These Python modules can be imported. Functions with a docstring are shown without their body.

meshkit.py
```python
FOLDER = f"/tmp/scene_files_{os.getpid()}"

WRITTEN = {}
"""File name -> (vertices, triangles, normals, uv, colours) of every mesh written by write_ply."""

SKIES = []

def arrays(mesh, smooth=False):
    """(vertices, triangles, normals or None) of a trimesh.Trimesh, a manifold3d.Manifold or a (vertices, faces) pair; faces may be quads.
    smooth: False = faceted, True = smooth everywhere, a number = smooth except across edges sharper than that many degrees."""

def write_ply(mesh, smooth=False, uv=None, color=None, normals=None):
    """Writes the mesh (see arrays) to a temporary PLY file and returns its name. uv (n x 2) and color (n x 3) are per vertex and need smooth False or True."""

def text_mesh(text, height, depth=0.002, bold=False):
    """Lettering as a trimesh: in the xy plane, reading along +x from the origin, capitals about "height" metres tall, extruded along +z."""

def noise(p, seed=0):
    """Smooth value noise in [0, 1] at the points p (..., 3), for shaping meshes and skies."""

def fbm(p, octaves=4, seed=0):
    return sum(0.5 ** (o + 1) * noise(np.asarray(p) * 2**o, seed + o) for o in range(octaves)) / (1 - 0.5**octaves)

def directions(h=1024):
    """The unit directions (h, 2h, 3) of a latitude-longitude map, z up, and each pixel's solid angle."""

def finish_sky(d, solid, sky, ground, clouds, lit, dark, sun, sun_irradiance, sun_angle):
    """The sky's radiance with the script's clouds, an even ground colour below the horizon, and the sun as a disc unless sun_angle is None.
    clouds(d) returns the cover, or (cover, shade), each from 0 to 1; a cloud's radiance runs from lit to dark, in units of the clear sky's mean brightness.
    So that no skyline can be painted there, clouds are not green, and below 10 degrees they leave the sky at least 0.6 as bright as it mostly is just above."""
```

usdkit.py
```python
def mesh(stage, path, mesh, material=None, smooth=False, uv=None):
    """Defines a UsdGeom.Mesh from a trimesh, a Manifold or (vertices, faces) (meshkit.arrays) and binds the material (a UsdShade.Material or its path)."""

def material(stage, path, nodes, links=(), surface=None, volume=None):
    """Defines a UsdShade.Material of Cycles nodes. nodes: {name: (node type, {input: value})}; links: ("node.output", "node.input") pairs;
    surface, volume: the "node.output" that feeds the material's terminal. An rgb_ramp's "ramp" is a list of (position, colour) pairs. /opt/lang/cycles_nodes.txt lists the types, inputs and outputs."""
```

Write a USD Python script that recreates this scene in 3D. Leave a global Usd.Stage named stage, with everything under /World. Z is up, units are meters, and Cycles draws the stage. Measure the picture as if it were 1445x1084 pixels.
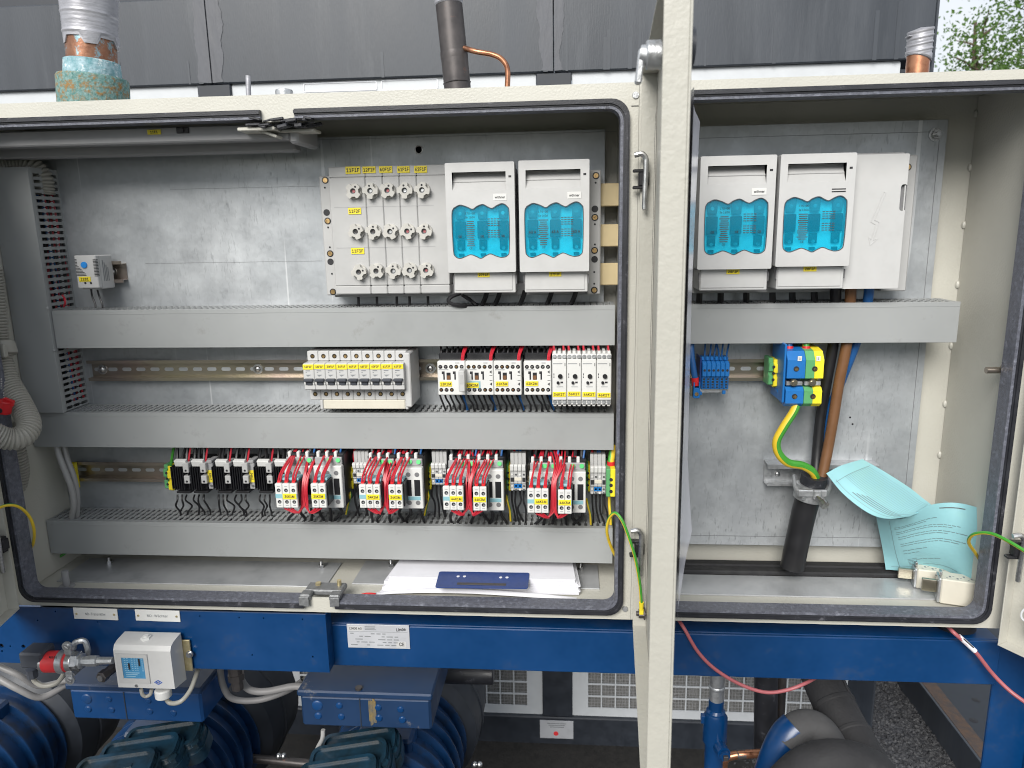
import math, random, numpy as np, trimesh, usdkit, meshkit
from pxr import Usd, UsdGeom, UsdLux, UsdShade, Gf, Sdf
from shapely.geometry import Polygon, Point, box as sbox
from shapely.ops import unary_union
from shapely import affinity

# ------------------------------------------------------------------ stage, camera, sky, sun
stage = Usd.Stage.CreateInMemory()
UsdGeom.SetStageUpAxis(stage, UsdGeom.Tokens.z)
UsdGeom.SetStageMetersPerUnit(stage, 1.0)
UsdGeom.Xform.Define(stage, '/World')
UsdGeom.Scope.Define(stage, '/World/Looks')
EXPOSURE = 1.62
CAM = np.array([0.0, -1.02, 1.5])
FPX, CX, CY = 1040.0, 722.5, 542.0
def cam_axes(a, p, r):
    ca, sa = math.cos(a), math.sin(a)
    f = np.array([sa * math.cos(p), ca * math.cos(p), -math.sin(p)])
    rt = np.array([ca, -sa, 0.0]); up = np.cross(rt, f)
    return rt * math.cos(r) + up * math.sin(r), -rt * math.sin(r) + up * math.cos(r), f
RT, UP, FW = cam_axes(*np.radians([-4.69, 11.9, -1.05]))
cam = UsdGeom.Camera.Define(stage, '/World/camera')
cam.CreateHorizontalApertureAttr(36.0); cam.CreateVerticalApertureAttr(27.0)
cam.CreateFocalLengthAttr(36.0 * FPX / 1445.0)
cam.CreateClippingRangeAttr(Gf.Vec2f(0.02, 500))
cam.CreateFStopAttr(9.0); cam.CreateFocusDistanceAttr(1.12)
cam.CreateExposureAttr(EXPOSURE)
m = Gf.Matrix4d(*RT, 0, *UP, 0, *(-FW), 0, *CAM, 1)
UsdGeom.Xformable(cam).AddTransformOp().Set(m)

SUN = np.array([-0.24, -0.86, 0.62]); SUN /= np.linalg.norm(SUN)
ELEV, ROT = math.asin(SUN[2]), math.atan2(SUN[0], SUN[1])
skym = usdkit.material(stage, '/World/Looks/overcast_sky', {
    'tc': ('texture_coordinate', {}),
    'n': ('noise_texture', {'scale': 2.6, 'detail': 6.0, 'roughness': 0.55}),
    'r': ('rgb_ramp', {'ramp': [(0.30, (0.80, 0.80, 0.80)), (0.62, (0.97, 0.97, 0.97))]}),
    'c': ('rgb_ramp', {'ramp': [(0.30, (2.1, 2.25, 2.5)), (0.75, (3.3, 3.4, 3.5))]}),
    's': ('sky_texture', {'sky_type': 'single_scattering', 'sun_disc': False, 'sun_elevation': ELEV, 'sun_rotation': ROT}),
    'm': ('mix_color', {}), 'bg': ('background_shader', {'strength': 0.10})},
    [('tc.generated', 'n.vector'), ('n.fac', 'r.fac'), ('n.fac', 'c.fac'), ('r.color', 'm.fac'), ('s.color', 'm.a'), ('c.color', 'm.b'), ('m.result', 'bg.color')],
    surface='bg.background')
dome = UsdLux.DomeLight.Define(stage, '/World/sky')
dome.GetPrim().SetCustomDataByKey('kind', 'structure')
UsdShade.MaterialBindingAPI.Apply(dome.GetPrim()).Bind(skym)
sun = UsdLux.DistantLight.Define(stage, '/World/sun')
sun.CreateIntensityAttr(0.40); sun.CreateAngleAttr(34.0); sun.CreateNormalizeAttr(True)
sun.CreateColorAttr(Gf.Vec3f(1.0, 0.97, 0.92))
zz = SUN; xx = np.cross([0, 0, 1.0], zz); xx /= np.linalg.norm(xx); yy = np.cross(zz, xx)
UsdGeom.Xformable(sun).AddTransformOp().Set(Gf.Matrix4d(*xx, 0, *yy, 0, *zz, 0, 0, 0, 10, 1))

# ------------------------------------------------------------------ where things stand: a measured point in the plane y = const
def P(px, py, y):
    r = RT * (px - CX) - UP * (py - CY) + FW * FPX
    return CAM + r * ((y - CAM[1]) / r[1])
def PZ(px, py, z):
    r = RT * (px - CX) - UP * (py - CY) + FW * FPX
    return CAM + r * ((z - CAM[2]) / r[2])
def F(px0, py0, px1, py1, y):
    my, mx = (py0 + py1) / 2, (px0 + px1) / 2
    return P(px0, my, y)[0], P(px1, my, y)[0], P(mx, py1, y)[2], P(mx, py0, y)[2]

# ------------------------------------------------------------------ materials
MATS = {}
def mat(name, col, rough=0.5, metal=0.0, var=0.12, scale=30.0, stretch=(1, 1, 1), bump=0.0, bscale=200.0, spec=0.5, coat=0.0, dirt=None, dscale=9.0, damt=(0.62, 0.75), col2=None, rvar=0.08):
    lo = tuple(c * (1 - var) for c in col) if col2 is None else col
    hi = tuple(min(c * (1 + var), 1.0) for c in col) if col2 is None else col2
    n = {'g': ('geometry', {}), 'mp': ('mapping', {'scale': stretch}), 'n': ('noise_texture', {'scale': scale, 'detail': 5.0, 'roughness': 0.6}),
         'r': ('rgb_ramp', {'ramp': [(0.3, lo), (0.7, hi)]}),
         'rr': ('map_range', {'from_min': 0.3, 'from_max': 0.7, 'to_min': max(rough - rvar, 0.02), 'to_max': min(rough + rvar, 1.0), 'clamp': True}),
         'p': ('principled_bsdf', {'metallic': metal, 'specular_ior_level': spec, 'coat_weight': coat, 'coat_roughness': 0.15})}
    l = [('g.position', 'mp.vector'), ('mp.vector', 'n.vector'), ('n.fac', 'r.fac'), ('n.fac', 'rr.value'), ('rr.result', 'p.roughness')]
    out = 'r.color'
    if dirt is not None:
        n['dn'] = ('noise_texture', {'scale': dscale, 'detail': 8.0, 'roughness': 0.72})
        n['dr'] = ('rgb_ramp', {'ramp': [(damt[0], (0, 0, 0)), (damt[1], (1, 1, 1))]})
        n['dc'] = ('color', {'value': dirt}); n['dm'] = ('mix_color', {})
        l += [('mp.vector', 'dn.vector'), ('dn.fac', 'dr.fac'), ('dr.color', 'dm.fac'), (out, 'dm.a'), ('dc.color', 'dm.b')]; out = 'dm.result'
    l.append((out, 'p.base_color'))
    if bump:
        n['bn'] = ('noise_texture', {'scale': bscale, 'detail': 3.0}); n['b'] = ('bump', {'strength': bump, 'distance': 0.002})
        l += [('mp.vector', 'bn.vector'), ('bn.fac', 'b.height'), ('b.normal', 'p.normal')]
    MATS[name] = usdkit.material(stage, '/World/Looks/' + name, n, l, surface='p.BSDF')
mat('cream_paint', (0.46, 0.45, 0.40), 0.42, bump=0.22, bscale=330, var=0.06, scale=5, dirt=(0.22, 0.18, 0.13), dscale=20, damt=(0.69, 0.84))
mat('hammered_cream', (0.40, 0.39, 0.345), 0.42, bump=0.26, bscale=170, var=0.06, scale=5, dirt=(0.16, 0.13, 0.10), dscale=22, damt=(0.70, 0.80))
mat('zinc_floor', (0.40, 0.415, 0.43), 0.38, metal=0.40, scale=16, col2=(0.52, 0.53, 0.54), dirt=(0.7, 0.71, 0.71), dscale=60, damt=(0.70, 0.74), rvar=0.08)
mat('duct_grey', (0.285, 0.295, 0.295), 0.42, var=0.05, scale=6, dirt=(0.20, 0.20, 0.19), dscale=24, damt=(0.60, 0.82), rvar=0.16, bump=0.05, bscale=40)
mat('duct_inside', (0.02, 0.02, 0.022), 0.7)
mat('rubber', (0.018, 0.019, 0.024), 0.46, var=0.3, bump=0.15, bscale=500, dirt=(0.14, 0.14, 0.16), dscale=60, damt=(0.58, 0.78))
mat('rubber_soft', (0.10, 0.105, 0.13), 0.42, var=0.35, scale=180, bump=0.3, bscale=700, dirt=(0.22, 0.23, 0.27), dscale=90, damt=(0.55, 0.75))
mat('light_grey_plastic', (0.40, 0.40, 0.395), 0.38, var=0.03, dirt=(0.40, 0.39, 0.37), damt=(0.64, 0.9))
mat('pale_plastic', (0.46, 0.46, 0.455), 0.36, var=0.03, dirt=(0.40, 0.39, 0.37), damt=(0.66, 0.95))
mat('white_plastic', (0.60, 0.60, 0.585), 0.36, var=0.03)
mat('ivory_plastic', (0.57, 0.54, 0.46), 0.38, var=0.04)
mat('ceramic', (0.46, 0.45, 0.42), 0.25, var=0.05)
mat('mid_grey_plastic', (0.30, 0.30, 0.305), 0.45, var=0.06)
mat('shadow_grey_plastic', (0.16, 0.16, 0.165), 0.5, var=0.06)
mat('black_plastic', (0.012, 0.012, 0.014), 0.38, var=0.2)
mat('black_cable', (0.014, 0.014, 0.016), 0.42, var=0.2)
mat('dark_slate_plastic', (0.045, 0.05, 0.062), 0.5, var=0.15)
mat('yellow_label', (0.74, 0.60, 0.025), 0.5, var=0.04)
mat('ink', (0.015, 0.015, 0.018), 0.6)
mat('blue_ink', (0.02, 0.08, 0.35), 0.5)
mat('grey_ink', (0.20, 0.21, 0.22), 0.6)
mat('red_wire', (0.42, 0.018, 0.032), 0.36, var=0.1, scale=50)
mat('faded_red_cable', (0.34, 0.095, 0.105), 0.5, var=0.1)
mat('blue_wire', (0.012, 0.085, 0.26), 0.4)
mat('blue_terminal', (0.01, 0.14, 0.42), 0.4, var=0.06)
mat('green_terminal', (0.10, 0.33, 0.13), 0.42, var=0.06)
mat('yellow_terminal', (0.80, 0.66, 0.03), 0.42, var=0.05)
mat('green_insulation', (0.05, 0.27, 0.03), 0.4, var=0.1)
mat('yellow_insulation', (0.72, 0.50, 0.03), 0.4, var=0.08)
mat('brown_cable', (0.15, 0.07, 0.03), 0.42, var=0.12)
mat('bright_green', (0.02, 0.42, 0.09), 0.35)
mat('teal_stripe', (0.22, 0.42, 0.47), 0.45, var=0.04)
mat('motor_cable_grey', (0.21, 0.205, 0.205), 0.5, var=0.1)
mat('scale_print', (0.26, 0.42, 0.52), 0.5)
mat('white_cable', (0.33, 0.325, 0.32), 0.42, var=0.05)
mat('hose_grey', (0.31, 0.30, 0.265), 0.42, var=0.06)
mat('rail_brass', (0.46, 0.43, 0.31), 0.26, metal=0.9, scale=5, col2=(0.42, 0.34, 0.33), rvar=0.06)
mat('yellow_zinc', (0.50, 0.42, 0.22), 0.35, metal=0.75, scale=40, col2=(0.6, 0.52, 0.33))
mat('steel', (0.55, 0.55, 0.55), 0.3, metal=1.0, scale=90, var=0.15)
mat('cast_zinc', (0.50, 0.51, 0.52), 0.4, metal=0.8, scale=120, bump=0.2, bscale=300)
mat('brass', (0.62, 0.42, 0.20), 0.3, metal=1.0, scale=80, dirt=(0.15, 0.08, 0.04), dscale=300, damt=(0.5, 0.7))
mat('copper', (0.33, 0.13, 0.07), 0.32, metal=0.9, scale=40, col2=(0.48, 0.24, 0.14), dirt=(0.05, 0.04, 0.035), dscale=25, damt=(0.52, 0.68), rvar=0.14)
mat('burnt_copper', (0.055, 0.05, 0.05), 0.45, metal=0.55, scale=30, col2=(0.10, 0.09, 0.088), dirt=(0.30, 0.13, 0.08), dscale=22, damt=(0.62, 0.72))
mat('patina', (0.20, 0.30, 0.29), 0.8, scale=240, col2=(0.035, 0.14, 0.125), dirt=(0.23, 0.13, 0.04), dscale=80, damt=(0.48, 0.60), bump=0.7, bscale=160)
mat('pale_patina', (0.35, 0.47, 0.52), 0.8, scale=90, col2=(0.07, 0.22, 0.25), dirt=(0.62, 0.67, 0.68), dscale=60, damt=(0.55, 0.62), bump=0.8, bscale=150)
mat('silver_tape', (0.33, 0.33, 0.355), 0.45, metal=0.4, scale=25, var=0.12, bump=0.6, bscale=40, stretch=(1, 1, 2.2))
mat('blue_paint', (0.0006, 0.034, 0.122), 0.36, var=0.14, scale=7, dirt=(0.030, 0.048, 0.085), dscale=14, damt=(0.56, 0.86), coat=0.08, rvar=0.14, bump=0.06, bscale=60)
mat('worn_blue_paint', (0.001, 0.020, 0.066), 0.55, var=0.12, scale=10, dirt=(0.16, 0.15, 0.14), dscale=22, damt=(0.62, 0.72), coat=0.1)
mat('cast_green_blue', (0.008, 0.014, 0.016), 0.3, scale=25, col2=(0.006, 0.032, 0.06), coat=0.4, bump=0.2, bscale=90)
mat('unit_grey', (0.037, 0.043, 0.053), 0.42, var=0.16, scale=9, stretch=(1, 1, 0.12), bump=0.12, bscale=420, dirt=(0.070, 0.077, 0.088), dscale=11, damt=(0.52, 0.80))
mat('unit_patch', (0.070, 0.074, 0.086), 0.5, var=0.15, scale=22, bump=0.5, bscale=60, stretch=(1, 1, 0.3))
mat('unit_dark', (0.018, 0.022, 0.03), 0.5, var=0.2)
mat('unit_white', (0.50, 0.52, 0.54), 0.42, var=0.03, dirt=(0.55, 0.56, 0.57), damt=(0.6, 0.9))
mat('fin_coil', (0.10, 0.10, 0.10), 0.55, metal=0.4, scale=900, col2=(0.36, 0.36, 0.35), stretch=(1, 1, 0.1))
mat('black_foam', (0.017, 0.017, 0.019), 0.78, var=0.25, bump=0.35, bscale=260, dirt=(0.05, 0.05, 0.05), damt=(0.55, 0.8))
mat('grey_foam', (0.05, 0.05, 0.052), 0.8, var=0.2, bump=0.3, bscale=300)
mat('rust', (0.10, 0.055, 0.03), 0.75, scale=40, col2=(0.05, 0.045, 0.045), bump=0.3)
mat('paper', (0.66, 0.66, 0.70), 0.6, var=0.02, dirt=(0.52, 0.52, 0.55), dscale=45, damt=(0.68, 0.9))
mat('teal_paper', (0.25, 0.49, 0.53), 0.55, var=0.06, scale=9, dirt=(0.27, 0.51, 0.46), dscale=6, damt=(0.5, 0.8))
mat('navy_plastic', (0.014, 0.04, 0.17), 0.35)
mat('beige_plastic', (0.52, 0.42, 0.24), 0.5, var=0.04)
mat('red_plastic', (0.55, 0.015, 0.02), 0.4)
mat('red_sticker', (0.62, 0.03, 0.035), 0.5)
mat('dial_blue', (0.02, 0.22, 0.62), 0.4)
mat('dial_plate_blue', (0.05, 0.20, 0.36), 0.4)
mat('fuse_grey', (0.055, 0.07, 0.07), 0.4)
mat('alu_plate', (0.52, 0.53, 0.56), 0.4, metal=0.3, var=0.05)
mat('bark', (0.10, 0.075, 0.05), 0.85, scale=20, var=0.4)
mat('cyan_backing', (0.80, 0.82, 0.82), 0.4)

mat('dirt_run', (0.19, 0.13, 0.035), 0.7, scale=60, col2=(0.06, 0.07, 0.08))
mat('stained_copper', (0.20, 0.085, 0.05), 0.42, metal=0.7, scale=60, col2=(0.30, 0.16, 0.10), dirt=(0.22, 0.34, 0.38), dscale=55, damt=(0.53, 0.60), bump=0.3, bscale=90)
mat('dull_zinc', (0.20, 0.205, 0.21), 0.5, metal=0.5, scale=120, var=0.2, bump=0.3, bscale=300)
mat('compressor_blue', (0.001, 0.022, 0.075), 0.4, var=0.25, scale=14, dirt=(0.01, 0.012, 0.015), dscale=18, damt=(0.5, 0.7))
mat('unit_streak', (0.046, 0.052, 0.062), 0.42, var=0.2, scale=9, stretch=(1, 1, 0.1), dirt=(0.046, 0.053, 0.064), dscale=30, damt=(0.4, 0.6))
mat('soil', (0.012, 0.011, 0.010), 0.9, scale=40, var=0.5, bump=0.6, bscale=90)
mat('bank_green', (0.03, 0.05, 0.015), 0.9, scale=3, var=0.4, bump=0.6, bscale=20)

def special():
    # galvanised sheet: uneven tone, spangle, short rolling marks that come and go, a few scratches
    MATS['zinc_sheet'] = usdkit.material(stage, '/World/Looks/zinc_sheet', {
        'g': ('geometry', {}), 'm1': ('mapping', {'scale': (1, 1, 0.22)}), 'm2': ('mapping', {'rotation': (0, 0.5, 0), 'scale': (1.0, 1, 0.02)}), 'm3': ('mapping', {'rotation': (0, -1.1, 0), 'scale': (1.0, 1, 0.03)}),
        'big': ('noise_texture', {'scale': 2.6, 'detail': 4.0, 'roughness': 0.55}), 'mid': ('noise_texture', {'scale': 17.0, 'detail': 6.0, 'roughness': 0.65}),
        'vo': ('voronoi_texture', {'scale': 150.0}), 'vs': ('separate_color', {}),
        'fl': ('noise_texture', {'scale': 340.0, 'detail': 3.0}), 'flr': ('rgb_ramp', {'ramp': [(0.59, (0, 0, 0)), (0.70, (0.9, 0.9, 0.9))]}), 'bgr': ('rgb_ramp', {'ramp': [(0.42, (0, 0, 0)), (0.66, (0.75, 0.75, 0.75))]}), 'fm': ('mix_color', {'blend_type': 'multiply', 'fac': 1.0}),
        's1': ('noise_texture', {'scale': 70.0, 'detail': 1.0}), 's1r': ('rgb_ramp', {'ramp': [(0.735, (0, 0, 0)), (0.76, (0.55, 0.55, 0.55))]}), 's2': ('noise_texture', {'scale': 60.0, 'detail': 1.0}), 's2r': ('rgb_ramp', {'ramp': [(0.74, (0, 0, 0)), (0.765, (0.45, 0.45, 0.45))]}),
        'c1': ('rgb_ramp', {'ramp': [(0.30, (0.40, 0.425, 0.445)), (0.70, (0.57, 0.59, 0.605))]}), 'c2': ('rgb_ramp', {'ramp': [(0.30, (0.86, 0.86, 0.87)), (0.70, (1, 1, 1))]}), 'c3': ('rgb_ramp', {'ramp': [(0.0, (0.93, 0.93, 0.93)), (1.0, (1, 1, 1))]}),
        'x1': ('mix_color', {'blend_type': 'multiply', 'fac': 1.0}), 'x2': ('mix_color', {'blend_type': 'multiply', 'fac': 1.0}), 'dk': ('color', {'value': (0.20, 0.21, 0.22)}), 'lt': ('color', {'value': (0.80, 0.81, 0.82)}), 'x3': ('mix_color', {}), 'x4': ('mix_color', {}), 'x5': ('mix_color', {}),
        'ro': ('map_range', {'from_min': 0.3, 'from_max': 0.7, 'to_min': 0.30, 'to_max': 0.52, 'clamp': True}), 'b': ('bump', {'strength': 0.10, 'distance': 0.001}), 'p': ('principled_bsdf', {'metallic': 0.52})},
        [('g.position', 'big.vector'), ('g.position', 'mid.vector'), ('g.position', 'vo.vector'), ('vo.color', 'vs.color'), ('g.position', 'm1.vector'), ('m1.vector', 'fl.vector'), ('fl.fac', 'flr.fac'), ('big.fac', 'bgr.fac'), ('flr.color', 'fm.a'), ('bgr.color', 'fm.b'),
         ('g.position', 'm2.vector'), ('m2.vector', 's1.vector'), ('s1.fac', 's1r.fac'), ('g.position', 'm3.vector'), ('m3.vector', 's2.vector'), ('s2.fac', 's2r.fac'),
         ('big.fac', 'c1.fac'), ('mid.fac', 'c2.fac'), ('vs.r', 'c3.fac'), ('c1.color', 'x1.a'), ('c2.color', 'x1.b'), ('x1.result', 'x2.a'), ('c3.color', 'x2.b'), ('fm.result', 'x3.fac'), ('x2.result', 'x3.a'), ('dk.color', 'x3.b'),
         ('s1r.color', 'x4.fac'), ('x3.result', 'x4.a'), ('lt.color', 'x4.b'), ('s2r.color', 'x5.fac'), ('x4.result', 'x5.a'), ('lt.color', 'x5.b'), ('x5.result', 'p.base_color'), ('mid.fac', 'ro.value'), ('ro.result', 'p.roughness'), ('fl.fac', 'b.height'), ('b.normal', 'p.normal')], surface='p.BSDF')
    # tinted see-through window of the fuse switches
    MATS['cyan_window'] = usdkit.material(stage, '/World/Looks/cyan_window', {
        't': ('transparent_bsdf', {'color': (0.45, 0.93, 0.995)}), 'd': ('diffuse_bsdf', {'color': (0.0, 0.56, 0.88)}), 'g': ('glossy_bsdf', {'color': (1, 1, 1), 'roughness': 0.12}),
        'f': ('fresnel', {'IOR': 1.45}), 'a': ('mix_closure', {'fac': 0.14}), 'b': ('mix_closure', {})},
        [('t.BSDF', 'a.closure1'), ('d.BSDF', 'a.closure2'), ('f.fac', 'b.fac'), ('a.closure', 'b.closure1'), ('g.BSDF', 'b.closure2')], surface='b.closure')
    MATS['clear_plastic'] = usdkit.material(stage, '/World/Looks/clear_plastic', {
        't': ('transparent_bsdf', {'color': (0.93, 0.93, 0.96)}), 'd': ('diffuse_bsdf', {'color': (0.80, 0.79, 0.88)}), 'g': ('glossy_bsdf', {'color': (1, 1, 1), 'roughness': 0.2}),
        'f': ('fresnel', {'IOR': 1.45}), 'a': ('mix_closure', {'fac': 0.93}), 'b': ('mix_closure', {})},
        [('t.BSDF', 'a.closure1'), ('d.BSDF', 'a.closure2'), ('f.fac', 'b.fac'), ('a.closure', 'b.closure1'), ('g.BSDF', 'b.closure2')], surface='b.closure')
    for nm, c1, c2 in (('leaf', (0.09, 0.17, 0.03), (0.27, 0.40, 0.10)), ('pale_leaf', (0.10, 0.19, 0.04), (0.27, 0.40, 0.12))):
        MATS[nm] = usdkit.material(stage, '/World/Looks/' + nm, {
            'g': ('geometry', {}), 'r': ('rgb_ramp', {'ramp': [(0.0, c1), (1.0, c2)]}), 'p': ('principled_bsdf', {'roughness': 0.5}), 't': ('translucent_bsdf', {}), 'm': ('mix_closure', {'fac': 0.45})},
            [('g.random_per_island', 'r.fac'), ('r.color', 'p.base_color'), ('r.color', 't.color'), ('p.BSDF', 'm.closure1'), ('t.BSDF', 'm.closure2')], surface='m.closure')
    MATS['gravel'] = usdkit.material(stage, '/World/Looks/gravel', {
        'g': ('geometry', {}), 'v': ('voronoi_texture', {'scale': 150.0}), 'n': ('noise_texture', {'scale': 4.0, 'detail': 4.0}),
        'r': ('rgb_ramp', {'ramp': [(0.0, (0.045, 0.045, 0.050)), (0.55, (0.075, 0.076, 0.082)), (0.95, (0.14, 0.14, 0.145))]}),
        's': ('separate_color', {}), 'r2': ('rgb_ramp', {'ramp': [(0.3, (0.55, 0.55, 0.55)), (0.7, (1, 1, 1))]}), 'm': ('mix_color', {'blend_type': 'multiply', 'fac': 1.0}),
        'b': ('bump', {'strength': 0.9, 'distance': 0.006, 'invert': True}), 'p': ('principled_bsdf', {'roughness': 0.9})},
        [('g.position', 'v.vector'), ('g.position', 'n.vector'), ('v.color', 's.color'), ('s.r', 'r.fac'), ('n.fac', 'r2.fac'), ('r.color', 'm.a'), ('r2.color', 'm.b'), ('m.result', 'p.base_color'), ('v.distance', 'b.height'), ('b.normal', 'p.normal')], surface='p.BSDF')
special()

# ------------------------------------------------------------------ shapes: every function gives (vertices, triangles)
def J(*ms):
    ms = [x for x in ms if x is not None]
    o, vs, fs = 0, [], []
    for v, f in ms:
        vs.append(v); fs.append(f + o); o += len(v)
    return np.vstack(vs), np.vstack(fs)
def _template():
    c = []
    for sx in (-1, 1):
        for sy in (-1, 1):
            for sz in (-1, 1):
                for k in range(3):
                    q = [1.0 * sx, 1.0 * sy, 1.0 * sz]; w = [0.8 * q[0], 0.8 * q[1], 0.8 * q[2]]; w[k] = q[k]; c.append(w)
    c = np.array(c); h = trimesh.Trimesh(c).convex_hull
    d = ((h.vertices[:, None] - c[None]) ** 2).sum(-1).argmin(1)
    f = d[h.faces]
    return np.sign(c), np.arange(24) % 3, f
_S, _K, _FT = _template()
def bx(x0, x1, y0, y1, z0, z1, b=0.0007):
    x0, x1, y0, y1, z0, z1 = min(x0, x1), max(x0, x1), min(y0, y1), max(y0, y1), min(z0, z1), max(z0, z1)
    lo, hi = np.array([x0, y0, z0]), np.array([x1, y1, z1]); c, e = (lo + hi) / 2, (hi - lo) / 2
    b = min(b, 0.45 * e.min())
    v = np.empty((24, 3))
    for k in range(3):
        v[:, k] = c[k] + _S[:, k] * np.where(_K == k, e[k], e[k] - b)
    return v, _FT.copy()
def frame_of(d):
    d = np.asarray(d, float); d = d / np.linalg.norm(d)
    a = np.array([0, 0, 1.0]) if abs(d[2]) < 0.9 else np.array([1.0, 0, 0])
    u = np.cross(a, d); u /= np.linalg.norm(u)
    return u, np.cross(d, u), d
def lathe(prof, p0, axis, n=16):
    """profile of (radius, distance along the axis)"""
    u, w, d = frame_of(axis); p0 = np.asarray(p0, float)
    a = np.arange(n) * 2 * np.pi / n
    ring = np.cos(a)[:, None] * u + np.sin(a)[:, None] * w
    v = [p0 + d * h + ring * max(r, 1e-5) for r, h in prof]
    f = []
    for i in range(len(prof) - 1):
        for k in range(n):
            k2 = (k + 1) % n; A, B, C, D = i * n + k, i * n + k2, (i + 1) * n + k2, (i + 1) * n + k
            f += [(A, B, C), (A, C, D)]
    v = np.vstack(v)
    o = len(v); v = np.vstack([v, p0 + d * prof[0][1], p0 + d * prof[-1][1]])
    for k in range(n):
        k2 = (k + 1) % n
        f.append((o, k2, k)); f.append((o + 1, (len(prof) - 1) * n + k, (len(prof) - 1) * n + k2))
    return v, np.array(f)
def cyl(p0, p1, r, r1=None, n=14, b=0.0):
    p0, p1 = np.asarray(p0, float), np.asarray(p1, float); L = np.linalg.norm(p1 - p0); r1 = r if r1 is None else r1
    prof = [(r, 0), (r1, L)] if not b else [(r - b, 0), (r, b), (r1, L - b), (r1 - b, L)]
    return lathe(prof, p0, p1 - p0, n)
def sph(c, r, n=12, sq=(1, 1, 1)):
    t = np.linspace(0.02, np.pi - 0.02, n // 2 + 2)
    v, f = lathe([(math.sin(x), -math.cos(x)) for x in t], (0, 0, 0), (0, 0, 1), n)
    return v * np.asarray(sq) * r + np.asarray(c, float), f
def spline(pts, k=8):
    p = np.asarray(pts, float)
    if len(p) < 3: return np.array([p[0] + (p[-1] - p[0]) * t for t in np.linspace(0, 1, k)])
    q = np.vstack([2 * p[0] - p[1], p, 2 * p[-1] - p[-2]]); out = []
    for i in range(1, len(q) - 2):
        a, b, c, d = q[i - 1], q[i], q[i + 1], q[i + 2]
        for t in np.linspace(0, 1, k, endpoint=False):
            out.append(0.5 * ((2 * b) + (-a + c) * t + (2 * a - 5 * b + 4 * c - d) * t * t + (-a + 3 * b - 3 * c + d) * t ** 3))
    out.append(p[-1]); return np.array(out)
def tube(pts, r, n=8, smooth=True, k=8, arc=None, start=None):
    p = spline(pts, k) if smooth else np.asarray(pts, float)
    r = np.broadcast_to(np.asarray(r, float), (len(p),))
    t = np.gradient(p, axis=0); t /= np.linalg.norm(t, axis=1, keepdims=True) + 1e-12
    u, w, _ = frame_of(t[0])
    if start is not None:
        u = np.asarray(start, float) - t[0] * np.dot(start, t[0]); u /= np.linalg.norm(u)
    a = np.arange(n) * 2 * np.pi / n if arc is None else np.linspace(arc[0], arc[1], n)
    vs = []
    for i in range(len(p)):
        u = u - t[i] * np.dot(u, t[i]); u /= np.linalg.norm(u); w = np.cross(t[i], u)
        vs.append(p[i] + (np.cos(a)[:, None] * u + np.sin(a)[:, None] * w) * r[i])
    f = []
    m_ = n if arc is None else n - 1
    for i in range(len(p) - 1):
        for q in range(m_):
            q2 = (q + 1) % n; A, B, C, D = i * n + q, i * n + q2, (i + 1) * n + q2, (i + 1) * n + q
            f += [(A, B, C), (A, C, D)]
    v = np.vstack(vs)
    if arc is None:
        o = len(v); v = np.vstack([v, p[0], p[-1]]); e = (len(p) - 1) * n
        for q in range(n):
            q2 = (q + 1) % n; f.append((o, q2, q)); f.append((o + 1, e + q, e + q2))
    return v, np.array(f)
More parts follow.
